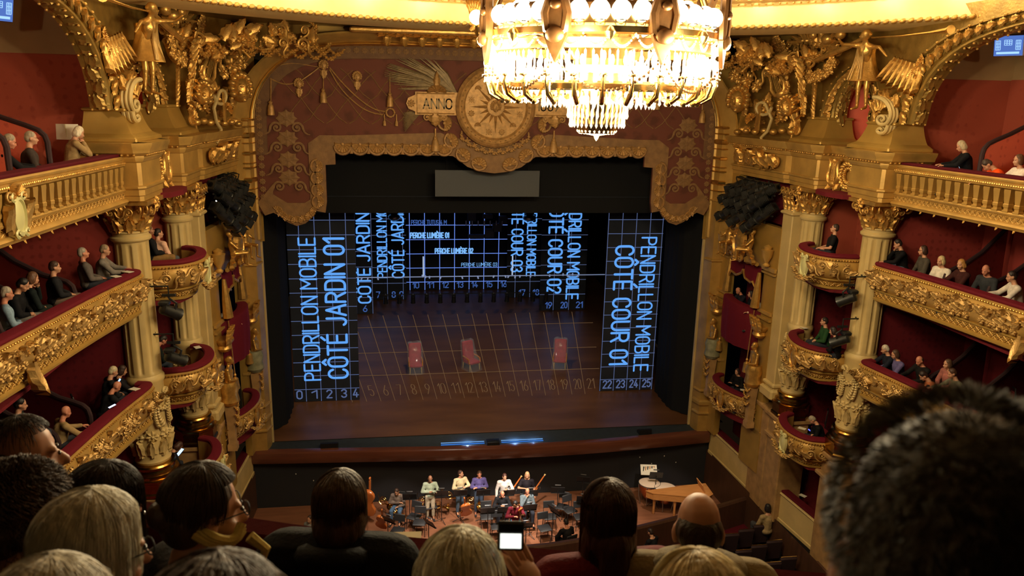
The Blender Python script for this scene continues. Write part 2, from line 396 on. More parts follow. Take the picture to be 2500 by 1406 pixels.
# ------------------------------------------------------------------ figures: capsules grown together into one continuous skin
def capsule(mb, a, b, ra, rb, n=10):
    a, b = Vector(a), Vector(b); d = b-a; L_ = d.length
    if L_ < 1e-6: return mb.ell(a, ra, n, 8)
    R = frame_from(d, (0, 1, 0) if abs(d.normalized().y) < .9 else (1, 0, 0)); prof = []
    for k in range(5): t = math.pi/2*(k/4-1); prof.append((max(1e-4, ra*math.cos(t)), ra*math.sin(t)))
    for k in range(5): t = math.pi/2*k/4; prof.append((max(1e-4, rb*math.cos(t)), L_+rb*math.sin(t)))
    return mb.lathe(prof, n, a, R)
def grown(name, parts, m, parent, voxel, smooth_it=4, mtx=None):
    """parts: ('c',a,b,ra,rb) capsules and ('e',centre,radii,R) ellipsoids in the figure's frame"""
    mb = MB()
    for p in parts:
        if p[0] == 'c': capsule(mb, *p[1:5])
        else: mb.ell(p[1], p[2], 12, 9, p[3] if len(p) > 3 else None)
    o = bpy.data.objects.new(name, mb.mesh(name, m, 0)); COL.objects.link(o); o.parent = parent
    if mtx is not None: o.matrix_local = mtx
    r = o.modifiers.new('grow', 'REMESH'); r.mode = 'VOXEL'; r.voxel_size = voxel; r.use_smooth_shade = True
    if smooth_it: s_ = o.modifiers.new('soft', 'SMOOTH'); s_.iterations = smooth_it; s_.factor = .5
    return o
def rot(axis, deg): return Matrix.Rotation(math.radians(deg), 3, axis)
def joints(P):
    """joint positions in the figure's frame: +y is forward, z up, origin on the ground or seat foot"""
    sit = P.get('sit', True); hip = P.get('hip', .50 if sit else .93); lean = rot('X', -P.get('lean', 0)) @ rot('Y', P.get('tilt', 0)) @ rot('Z', P.get('twist', 0))
    J = {'hip': V(0, 0, hip)}
    up = lambda x, y, z: J['hip']+lean @ V(x, y, z)
    J['waist'] = up(0, 0, .14); J['chest'] = up(0, .0, .36); J['neck'] = up(0, -.01, .52)
    hd = lean @ rot('Z', P.get('yaw', 0)) @ rot('X', -P.get('nod', 0)); J['H'] = hd
    J['nape'] = up(0, .0, .58); J['head'] = up(0, .02, .60)+hd @ V(0, .01, .12)
    for s, k in ((-1, 'l'), (1, 'r')):
        J['sh'+k] = up(.185*s, 0, .47+P.get('shrug', 0))
        J['th'+k] = J['hip']+V(.09*s, .02, .02)
        if sit:
            sp = P.get('spread', .05); J['kn'+k] = J['hip']+V((.10+sp)*s, .44, .03); J['an'+k] = V((.10+sp)*s, .42+P.get('foot', .0), .09)
        else:
            J['kn'+k] = V(.10*s, .03, .50); J['an'+k] = V(.11*s, -.02, .09)
        J['toe'+k] = J['an'+k]+V(.02*s, .17, -.04)
    arms = P.get('arms', 'lap')
    if isinstance(arms, str): arms = (arms, arms)
    for s, k, a in ((-1, 'l', arms[0]), (1, 'r', arms[1])):
        sh = J['sh'+k]
        if a == 'lap': el, wr = sh+V(.07*s, .07, -.28), J['hip']+V(.07*s, .27, .13)
        elif a == 'rail': el, wr = sh+V(.09*s, .20, -.22), sh+V(.02*s, .44, -.24)
        elif a == 'chin': el, wr = sh+V(.05*s, .22, -.22), J['head']+J['H'] @ V(.04*s, .13, -.15)
        elif a == 'cross': el, wr = sh+V(.10*s, .05, -.27), J['hip']+V(-.10*s, .20, .25)
        elif a == 'play': el, wr = sh+V(.12*s, .10, -.25), J['hip']+V(.06*s, .34, .34)
        elif a == 'up': el, wr = sh+V(.12*s, .16, -.16), sh+V(.0, .36, .06)
        elif a == 'down': el, wr = sh+V(.08*s, -.01, -.29), sh+V(.10*s, .06, -.54)
        elif a == 'out': el, wr = sh+V(.26*s, .05, -.08), sh+V(.48*s, .12, .06)
        elif a == 'high': el, wr = sh+V(.22*s, .05, .12), sh+V(.18*s, .10, .40)
        elif a == 'fiddle': el, wr = sh+V(.10*s, .18, -.16), sh+V(.05*s, .42, .02)
        else: el, wr = sh+Vector(a[0]), sh+Vector(a[1])
        J['el'+k], J['wr'+k] = el, wr
    return J
def body_parts(J, legs=True, head=True, hs=1.0):
    H, h = J['H'], J['head']; P = []
    if head:
        P += [('e', h+H @ V(0, -.01, .03), (.074*hs, .092*hs, .098*hs), H), ('e', h+H @ V(0, .028, -.045), (.055*hs, .066*hs, .078*hs), H),
              ('c', h+H @ V(0, .088*hs, .0), h+H @ V(0, .108*hs, -.032), .012, .018), ('e', h+H @ V(0, .072, -.095), (.028, .026, .022), H), ('e', h+H @ V(0, .085, -.068), (.024, .014, .010), H)]
        for s in (-1, 1): P += [('e', h+H @ V(.078*s*hs, -.012, -.015), (.013, .024, .036), H), ('e', h+H @ V(.036*s, .074, .028), (.022, .014, .010), H), ('e', h+H @ V(.045*s, .055, -.035), (.024, .028, .024), H)]
    P += [('c', J['neck'], J['nape']+J['H'] @ V(0, 0, .03), .062, .054), ('c', J['waist'], J['chest'], .125, .135)]
    P += [('e', J['chest'], (.165, .11, .15)), ('e', J['hip'], (.165, .135, .12)), ('c', J['shl'], J['shr'], .062, .062)]
    for k in 'lr':
        P += [('c', J['sh'+k], J['el'+k], .055, .042), ('c', J['el'+k], J['wr'+k], .042, .027), ('c', J['neck'], J['sh'+k], .055, .06)]
        if legs: P += [('c', J['th'+k], J['kn'+k], .085, .06), ('c', J['kn'+k], J['an'+k], .058, .036), ('c', J['an'+k], J['toe'+k], .038, .03)]
    return P
def shirt_parts(J, fat=.016, sleeves=True, coat=False):
    P = [('c', J['waist'], J['chest'], .130+fat, .140+fat), ('e', J['chest'], (.172+fat, .118+fat, .155)), ('e', J['hip']+V(0, 0, .03), (.168+fat, .140+fat, .12)), ('c', J['shl'], J['shr'], .066+fat, .066+fat)]
    for k in 'lr':
        P.append(('c', J['neck']-(J['neck']-J['sh'+k])*.28+V(0, 0, -.02), J['sh'+k], .052+fat, .060+fat))
        e = J['wr'+k] if sleeves else J['el'+k]; q = J['el'+k].lerp(e, .9)
        P.append(('c', J['sh'+k], J['el'+k], .056+fat, .046+fat))
        if sleeves: P.append(('c', J['el'+k], q, .046+fat, .032+fat))
        elif True: P[-1] = ('c', J['sh'+k], J['sh'+k].lerp(J['el'+k], .62), .058+fat, .054+fat)
    return P
def trouser_parts(J, fat=.014):
    P = [('e', J['hip']+V(0, .01, -.01), (.172, .145, .115))]
    for k in 'lr': P += [('c', J['th'+k], J['kn'+k], .088+fat, .064+fat), ('c', J['kn'+k], J['an'+k].lerp(J['kn'+k], .1), .063+fat, .046+fat)]
    return P
def hair_parts(J, kind, hs=1.0):
    H, h = J['H'], J['head']; P = []
    E = lambda x, y, z, rx, ry, rz: P.append(('e', h+H @ V(x, y, z), (rx, ry, rz), H))
    if kind == 'bald': return P
    if kind == 'fringe':                                             # bald on top, hair round the sides
        E(0, -.030, .004, .083, .084, .076); return P
    E(0, -.022, .045, .083*hs, .094*hs, .090*hs); E(0, -.055, .0, .080*hs, .066*hs, .085*hs)
    if kind in ('bob', 'long', 'wavy'):
        for s in (-1, 1): E(.068*s, -.02, -.03, .028, .062, .085)
        E(0, -.055, -.05, .087, .068, .085)
    if kind == 'long':
        for s in (-1, 1): P.append(('c', h+H @ V(.065*s, -.03, -.05), h+H @ V(.075*s, -.03, -.22), .034, .03))
        P.append(('c', h+H @ V(0, -.075, -.05), h+H @ V(0, -.075, -.26), .065, .05))
    if kind == 'wavy':
        for k in range(10):
            a = math.pi*(.1+.8*k/9); E(.085*math.cos(a), -.02-.05*math.sin(a), -.06+.02*(k % 3), .032, .032, .04)
    if kind == 'curly':
        for k in range(26):
            a = k*2.4; t = -.35+1.3*k/25; q = math.sqrt(max(.05, 1-min(1, abs(t))**2)); E(.082*q*math.cos(a), -.03+.088*q*math.sin(a) if math.sin(a) < .35 else .0, .02+.095*t, .03, .03, .03)
    if kind == 'bun': E(0, -.115, .02, .04, .035, .04)
    return P
def _hand():
    """a relaxed hand: palm, four unequal bent fingers, a thumb from the side of the palm; fingers along +y, palm down"""
    mb = MB(); mb.ell((0, .045, 0), (.040, .048, .017), 10, 7)
    for x, L_, sp in ((-.028, .060, -.10), (-.010, .074, -.03), (.009, .080, .03), (.027, .070, .10)):
        a = V(x, .078, 0); b = a+V(sp*L_*.5, L_*.52, -.006); c = b+V(sp*L_*.2, L_*.34, -.024)
        capsule(mb, a, b, .0095, .0085, 6); capsule(mb, b, c, .0085, .007, 6)
    a = V(-.034, .022, -.004); b = a+V(-.030, .030, -.010); c = b+V(-.006, .028, -.012); capsule(mb, a, b, .012, .010, 6); capsule(mb, b, c, .010, .008, 6); return mb
HAND = {}
def hand(parent, wrist, towards, m, side, palm=(0, 0, -1), size=1.0):
    key = (m.name,)
    if key not in HAND: HAND[key] = _hand().mesh('hand', m, .9)
    d = (Vector(towards)).normalized(); z = -Vector(palm); z = (z-d*z.dot(d)).normalized(); x = d.cross(z)
    o = bpy.data.objects.new('hand', HAND[key]); COL.objects.link(o); o.parent = parent
    F = Matrix((x*(1 if side == 'r' else -1), d, z)).transposed() if True else None
    o.matrix_local = Matrix.Translation(Vector(wrist)-d*.01) @ (F @ Matrix.Diagonal((size, size, size))).to_4x4(); return o
CLOTH = {}
def cloth(rgb, rough=.8):
    k = tuple(rgb)
    if k not in CLOTH: CLOTH[k] = mat('cloth %d' % len(CLOTH), srgb(*rgb), rough, noise=(14, .18), bump=(70, .2), spec=.15, sheen=.02)
    return CLOTH[k]
HAIRM = {}
def hairm(rgb):
    k = tuple(rgb)
    if k not in HAIRM: HAIRM[k] = mat('hair %d' % len(HAIRM), srgb(*rgb), .5, noise=(40, .3), bump=(45, .5), spec=.4, stretch=(1, 1, .25))
    return HAIRM[k]
EYE = None
def person(label, loc, face, P, top=(40, 40, 44), bottom=(40, 42, 50), hair=(60, 40, 28), hairk='short', skin='skin', voxel=.016, sleeves=True, glasses=False, legs=True, group=None, scale=1.0, fat=.016, cat='person'):
    """face: compass direction of the front, degrees, 0 = towards the stage (+y), 90 = towards -x"""
    t = thing('person', loc, label, cat, group); t.rotation_euler = (0, 0, math.radians(face)); t.scale = (scale,)*3
    J = joints(P); sk = M[skin]
    grown('body', body_parts(J, legs), sk, t, voxel)
    grown('shirt', shirt_parts(J, fat, sleeves), cloth(top), t, voxel+.002)
    if legs: grown('trousers', trouser_parts(J), cloth(bottom), t, voxel+.004)
    hp = hair_parts(J, hairk)
    if hp: grown('hair', hp, hairm(hair), t, voxel*.85, 2)
    H, h = J['H'], J['head']
    for s in (-1, 1):
        global EYE
        if EYE is None: EYE = MB().ell((0, 0, 0), (.012, .006, .007), 8, 5).mesh('eye', M['eye'])
        o = bpy.data.objects.new('eye', EYE); COL.objects.link(o); o.parent = t; o.matrix_local = Matrix.Translation(h+H @ V(.033*s, .088, .012)) @ H.to_4x4()
    if legs:
        for k in 'lr':
            mb = MB(); capsule(mb, J['an'+k]+V(0, -.05, -.05), J['toe'+k]+V(0, .04, -.01), .036, .04); o = bpy.data.objects.new('shoe', mb.mesh('shoe', M['chairblk'])); COL.objects.link(o); o.parent = t
    for k in 'lr': hand(t, J['wr'+k], J['wr'+k]-J['el'+k], sk, k)
    if glasses:
        mb = MB()
        for s in (-1, 1): mb.tube([h+H @ V(.034*s+.024*math.cos(a), .100, .012+.019*math.sin(a)) for a in [2*math.pi*q/12 for q in range(12)]], .0022, 4, closed=True); mb.tube([h+H @ V(.058*s, .098, .014), h+H @ V(.080*s, -.01, .008)], .0022, 4)
        mb.tube([h+H @ V(-.01, .101, .014), h+H @ V(.01, .101, .014)], .0022, 4)
        o = bpy.data.objects.new('glasses', mb.mesh('glasses', M['blackm'])); COL.objects.link(o); o.parent = t
    return t, J
def statue(name, parent, loc, rz, P, m, scale=1.0, drape=None, voxel=.02, legs=True, rx=0, head='short', part_label=None):
    """a gilded sculpture: one continuous body with hair, grown into the ornament it belongs to"""
    J = joints(P); prt = body_parts(J, legs)+hair_parts(J, head)
    if drape == 'skirt': prt += [('c', J['waist'], J['hip']+V(0, .0, -.45), .15, .24), ('c', J['hip']+V(.1, .05, -.1), J['hip']+V(.2, .05, -.75), .12, .12), ('c', J['hip']+V(-.1, .05, -.1), J['hip']+V(-.12, .02, -.8), .12, .12)]
    if drape == 'wings':
        for s in (-1, 1):
            for k in range(5): prt.append(('c', J['chest']+V(.08*s, -.12, .08), J['chest']+V((.35+.08*k)*s, -.22, .35-.17*k), .05, .035))
    M4 = Matrix.Translation(Vector(loc)-(world_of(parent) if parent else Vector((0, 0, 0)))) @ Matrix.Rotation(rz, 4, 'Z') @ Matrix.Rotation(rx, 4, 'X') @ Matrix.Scale(scale, 4)
    o = grown(name, prt, m, parent, voxel, 3, M4)
    if part_label: o['label'] = part_label
    return o
# ------------------------------------------------------------------ the auditorium (built for the COUR side, x > 0, then mirrored)
JARDIN, COUR = 'the JARDIN side', 'the COUR side'
RZ = {'lower': 2.84, 'first': 5.60, 'second': 8.36, 'top': 11.0}
def structs(name, mb, m, smooth=.65):
    """a piece of the setting on both sides of the house"""
    a = struct(name % 'right', mb, M[m], None, smooth); b = a.copy(); COL.objects.link(b); b.scale = (-1, 1, 1); b.name = name % 'left'; return a, b
MAINP = smooth_path([(9.80, -17.5, 0), (9.82, -15.5, 0), (9.78, -14.0, 0), (9.68, -13.2, 0), (9.60, -12.2, 0), (9.50, -11.1, 0), (9.36, -9.95, 0), (9.22, -9.1, 0), (9.18, -8.72, 0), (9.28, -8.56, 0), (9.55, -8.52, 0)], 2)
TOPP = smooth_path([(9.72, -17.5, 0), (9.62, -14.8, 0), (9.52, -12.8, 0), (9.44, -11.4, 0), (9.36, -10.0, 0), (9.30, -8.86, 0)], 2)
BOWP = smooth_path([(9.25, -7.92, 0), (8.95, -7.90, 0), (8.45, -7.72, 0), (8.20, -7.1, 0), (8.28, -6.4, 0), (8.55, -5.86, 0), (8.95, -5.68, 0)], 2)
AVP = smooth_path([(8.95, -4.0, 0), (8.66, -3.95, 0), (8.25, -3.4, 0), (8.02, -2.6, 0), (8.02, -1.95, 0), (8.20, -1.45, 0), (8.55, -1.25, 0)], 2)

# ---- setting: tier floors, box walls, ceilings
for z, nm in ((RZ['first']-1.02, 'a'), (RZ['second']-1.02, 'b'), (RZ['top']-1.02, 'c'), (RZ['lower']-1.02, 'd')):
    mb = MB(); P = [(p.x+.30, p.y) for p in (TOPP if nm == 'c' else MAINP)[:-8 if nm != 'c' else None]]
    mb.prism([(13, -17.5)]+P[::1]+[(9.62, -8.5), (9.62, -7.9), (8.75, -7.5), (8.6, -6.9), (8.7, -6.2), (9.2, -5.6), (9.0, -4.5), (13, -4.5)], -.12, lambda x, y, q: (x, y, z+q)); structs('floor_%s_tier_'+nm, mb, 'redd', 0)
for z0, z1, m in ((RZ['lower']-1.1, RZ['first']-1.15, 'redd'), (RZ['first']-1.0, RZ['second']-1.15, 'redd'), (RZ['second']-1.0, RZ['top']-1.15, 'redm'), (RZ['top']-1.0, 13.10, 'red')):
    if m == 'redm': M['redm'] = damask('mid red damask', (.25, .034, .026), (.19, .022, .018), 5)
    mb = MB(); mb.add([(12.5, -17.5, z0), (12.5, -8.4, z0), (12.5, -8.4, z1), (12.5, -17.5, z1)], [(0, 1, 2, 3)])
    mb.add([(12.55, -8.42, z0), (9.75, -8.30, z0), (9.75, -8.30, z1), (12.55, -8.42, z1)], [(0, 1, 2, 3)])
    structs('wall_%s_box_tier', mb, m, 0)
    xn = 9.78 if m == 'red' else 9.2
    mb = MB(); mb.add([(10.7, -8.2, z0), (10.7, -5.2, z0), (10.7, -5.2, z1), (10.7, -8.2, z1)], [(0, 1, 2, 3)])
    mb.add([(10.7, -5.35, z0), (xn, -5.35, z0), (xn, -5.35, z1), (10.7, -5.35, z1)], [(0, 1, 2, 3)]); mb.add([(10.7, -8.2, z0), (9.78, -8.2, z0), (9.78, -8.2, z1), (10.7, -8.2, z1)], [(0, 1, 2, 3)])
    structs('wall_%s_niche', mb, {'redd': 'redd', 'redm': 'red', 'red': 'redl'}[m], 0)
mb = MB(); mb.add([(12.52, -17.5, 13.08), (12.52, -8.4, 13.08), (12.52, -8.4, 14.6), (12.52, -17.5, 14.6)], [(0, 1, 2, 3)]); mb.add([(12.55, -8.43, 13.08), (9.9, -8.33, 13.08), (9.9, -8.33, 14.6), (12.55, -8.43, 14.6)], [(0, 1, 2, 3)])
structs('wall_%s_box_frieze', mb, 'beige', 0)
mb = MB(); mb.box((11.3, -12.9, 14.66), (3.0, 9.4, .1)); structs('ceiling_%s_box', mb, 'beige', 0)
mb = MB(); mb.box((10.6, -6.6, 14.66), (2.4, 3.2, .1)); structs('ceiling_%s_niche', mb, 'redl', 0)
mb = MB()
for z in RZ.values():
    if z < 10: mb.box((11.3, -12.9, z+1.58), (2.9, 9.3, .06)); mb.box((9.98, -6.8, z+1.58), (1.4, 2.6, .06))
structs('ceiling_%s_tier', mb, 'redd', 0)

# ---- columns
def column_thing(name, cx, cy, r, label, half=1):
    t = thing('column', (cx, cy, 2.55), label, 'column', 'fluted columns carrying the tiers'); C_ = (cx, cy, 0)
    fl = lambda a, z: 1-.13*max(0, math.sin(a*10))**.5 if 5.72 < z < 8.88 else 1
    MB().lathe([(r, 5.62), (r, 5.70), (r*1.0, 5.74), (r*.985, 6.8), (r*.95, 8.84), (r*.95, 8.9), (r*.96, 8.96)], 100, C_, mod=fl).build('shaft', M['cream'], t, .9)
    MB().lathe([(r*1.05, 8.95), (r*1.13, 8.99), (r*1.13, 9.04), (r*1.0, 9.08), (r*1.0, 9.14), (r*1.08, 9.16), (r*1.08, 9.19), (r*.92, 9.22)], 28, C_).build('necking', M['cream'], t)
    cap = MB().lathe([(r*.92, 9.2), (r*.95, 9.4), (r*1.05, 9.62), (r*1.35, 9.82)], 24, C_).build('capital', M['gold'], t)
    ab = MB(); q = r*1.62
    ab.prism([(q*(1 if i in (0, 3) else -1)*1.0, q*(1 if i < 2 else -1)) for i in range(4)], .10, lambda x, y, z: (cx+x, cy+y, 9.84+z)); ab.build('abacus', M['gold'], cap)
    for row, (n, z, rad, sz) in enumerate(((10, 9.17, r*.95, .36), (10, 9.40, r*1.02, .36))):
        for k in range(n):
            a = 2*math.pi*(k+.5*row)/n; nn = V(math.cos(a), math.sin(a), .0); put(orn('acanthus'), 'acanthus_leaf', cap, V(cx, cy, z)+nn*rad, nn, size=(sz*1.25, sz), depth=1.25)
    for k in range(4):
        a = math.pi/4+k*math.pi/2; nn = V(math.cos(a), math.sin(a), 0); tt = V(-math.sin(a), math.cos(a), 0)
        for sd in (-1, 1): put(orn('scroll'), 'volute', cap, V(cx, cy, 9.72)+nn*r*1.62+tt*sd*.05, tt*sd, size=(.26*-sd, .28))
        n2 = V(math.cos(a+math.pi/4), math.sin(a+math.pi/4), 0); put(orn('rosette'), 'flower', cap, V(cx, cy, 9.84)+n2*r*1.6, n2, size=.26)
        for sd in (-1, 1): put(orn('scroll'), 'volute', cap, V(cx, cy, 9.66)+n2*r*1.38+V(-n2.y, n2.x, 0)*sd*.20, n2, size=(.22*sd, .22))
    MB().lathe([(r*1.02, 3.32), (r*1.09, 3.40), (r*1.02, 3.46), (r*1.04, 4.4), (r*1.02, 5.40), (r*1.12, 5.48), (r*1.12, 5.56), (r, 5.64)], 28, C_).build('carved_drum', M['cream'], t)
    for row, (z, nm, sz, n) in enumerate(((3.55, 'acanthus', (.36, .5), 10), (4.1, 'rosette', (.28, .28), 8), (4.25, 'sprig', (.55, .6), 8), (4.95, 'garland', (.42, .42), 8), (5.15, 'shell', (.26, .26), 8))):
        for k in range(n):
            a = 2*math.pi*(k+.5*row)/n; nn = V(math.cos(a), math.sin(a), 0); put(orn(nm, 'cream'), {'acanthus': 'acanthus_leaf', 'rosette': 'flower', 'sprig': 'leafy_branch', 'garland': 'garland', 'shell': 'shell'}[nm], t, V(cx, cy, z)+nn*r*1.03, nn, size=sz)
    MB().lathe([(r*1.45, 2.98), (r*1.5, 3.03), (r*1.45, 3.10), (r*1.24, 3.13), (r*1.20, 3.19), (r*1.30, 3.22), (r*1.32, 3.28), (r*1.25, 3.32), (r*1.04, 3.34)], 32, C_).build('base', M['bronze'], t)
    MB().lathe([(r*1.72, 2.55), (r*1.72, 2.62), (r*1.62, 2.66), (r*1.62, 2.90), (r*1.70, 2.93), (r*1.70, 2.98)], 8, C_, Matrix.Rotation(math.pi/8, 3, 'Z')).build('plinth', M['bronze'], t, .3)
    return t
colA = column_thing('column', 9.54, -8.13, .395, 'fluted column nearer the seats, beside the long curved balcony ends on '+COUR)
colB = column_thing('column', 9.24, -5.32, .350, 'fluted column beside the flat pilaster, nearer the stage on '+COUR)
mirror(colA, 'fluted column nearer the seats, beside the long curved balcony ends on '+JARDIN); mirror(colB, 'fluted column beside the flat pilaster, nearer the stage on '+JARDIN)

# ---- piers below the columns, pilaster beside column B, low wall of the ground boxes, proscenium pier
mb = MB(); mb.box((9.55, -8.13, .7), (.95, 1.0, 3.7), bev=.04); mb.box((9.5, -8.13, 1.72), (1.12, 1.14, .14), bev=.03); mb.box((9.5, -8.13, 2.45), (1.2, 1.24, .2), bev=.05)
mb.box((9.25, -5.3, .7), (.9, .95, 3.7), bev=.04); mb.box((9.22, -5.3, 1.72), (1.04, 1.1, .14), bev=.03); mb.box((9.22, -5.25, 2.45), (1.1, 1.2, .2), bev=.05)
mb.box((9.05, -4.25, .7), (.5, 1.1, 3.7), bev=.03); mb.box((9.0, -4.3, 2.45), (.56, 1.2, .2), bev=.05); structs('wall_%s_pier', mb, 'marble', .5)
mb = MB(); mb.box((9.10, -4.60, 6.2), (.62, .62, 6.2), bev=.03); mb.box((9.06, -4.6, 3.05), (.80, .84, .36), bev=.06); mb.box((9.08, -4.6, 3.35), (.72, .74, .16), bev=.05); mb.box((9.08, -4.6, 9.05), (.72, .74, .10), bev=.03)
pil, pil2 = structs('wall_%s_pilaster', mb, 'cream', .5)
for side, pl in ((1, pil), (-1, pil2)):
    for k in range(3):
        for row in range(2): put(orn('acanthus'), 'acanthus_leaf', pl, V(8.80, -4.82+.22*k+.1*row, 9.15+.26*row), (-1, 0, .1), size=(.36, .36))
        put(orn('scroll'), 'volute', pl, V(8.72, -4.82+.24*k, 9.72), (-1, 0, 0), size=.28)
    for k in range(2):
        for row in range(2): put(orn('acanthus'), 'acanthus_leaf', pl, V(8.92+.22*k, -4.93, 9.15+.26*row), (0, -1, .1), size=(.36, .36))
LOWP = [(9.35, -12.5, 0), (9.28, -9.0, 0), (9.2, -7.4, 0), (8.98, -5.6, 0), (8.9, -4.46, 0), (8.66, -.72, 0)]
mb = MB(); sweep(mb, LOWP, [(-.3, -.02), (.03, -.02), (.05, -.06), (.02, -.10), (0, -.12), (0, -.93), (.03, -.95), (.03, -1.05), (-.3, -1.05)]); structs('wall_%s_low', mb, 'cream', .4)
mb = MB(); sweep(mb, LOWP, [(-.25, .06), (-.02, .06), (.0, .02), (-.01, -.02), (-.25, -.02)]); structs('trim_%s_low_rail', mb, 'velvet', .6)
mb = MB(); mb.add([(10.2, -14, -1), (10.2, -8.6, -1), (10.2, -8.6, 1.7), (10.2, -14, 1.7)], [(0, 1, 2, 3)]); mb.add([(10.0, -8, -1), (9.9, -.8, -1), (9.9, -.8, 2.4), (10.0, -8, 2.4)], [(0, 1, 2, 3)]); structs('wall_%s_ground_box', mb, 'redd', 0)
mb = MB(); mb.box((9.25, -12.9, -1.9), (.5, 9.5, 1.8)); mb.add([(8.63, -.6, -2.6), (9.0, -8.2, -2.6), (9.0, -8.2, -.98), (8.63, -.6, -.98)], [(0, 1, 2, 3)]); structs('wall_%s_pit_side', mb, 'walnut', 0)
# proscenium pier: the tall pale gilt band between the stage opening and the stage boxes
mb = MB()
for z0, z1, m_ in ((-.6, 11.55, 0),):
    sweep(mb, [(8.66, -.75, 0), (8.40, -.72, 0), (8.12, -.70, 0), (8.05, -.30, 0), (8.05, -.1, 0)], [(0, z0), (.0, z1), (-.35, z1), (-.35, z0)], closed_prof=True)
prp, prp2 = structs('wall_%s_proscenium_pier', mb, 'goldp', .5)
for side, pr in ((1, prp), (-1, prp2)):
    for z, h in ((.62, .10), (1.05, .22), (1.55, .08), (6.7, .10), (8.9, .06), (9.25, .05), (9.55, .16), (9.95, .07), (10.1, .05), (10.42, .12), (10.75, .05), (11.0, .18), (11.28, .06), (11.5, .10)):
        mb = MB(); sweep(mb, [(8.70, -.80, 0), (8.40, -.77, 0), (8.10, -.75, 0), (8.0, -.32, 0)], [(0, z-h/2), (.04, z-h/4), (.04, z+h/4), (0, z+h/2), (-.2, z+h/2), (-.2, z-h/2)], closed_prof=True)
        o = bpy.data.objects.new('band_moulding', mb.mesh('band_moulding', M['goldb' if z > 9 else 'goldp'], .5)); COL.objects.link(o); o.parent = pr

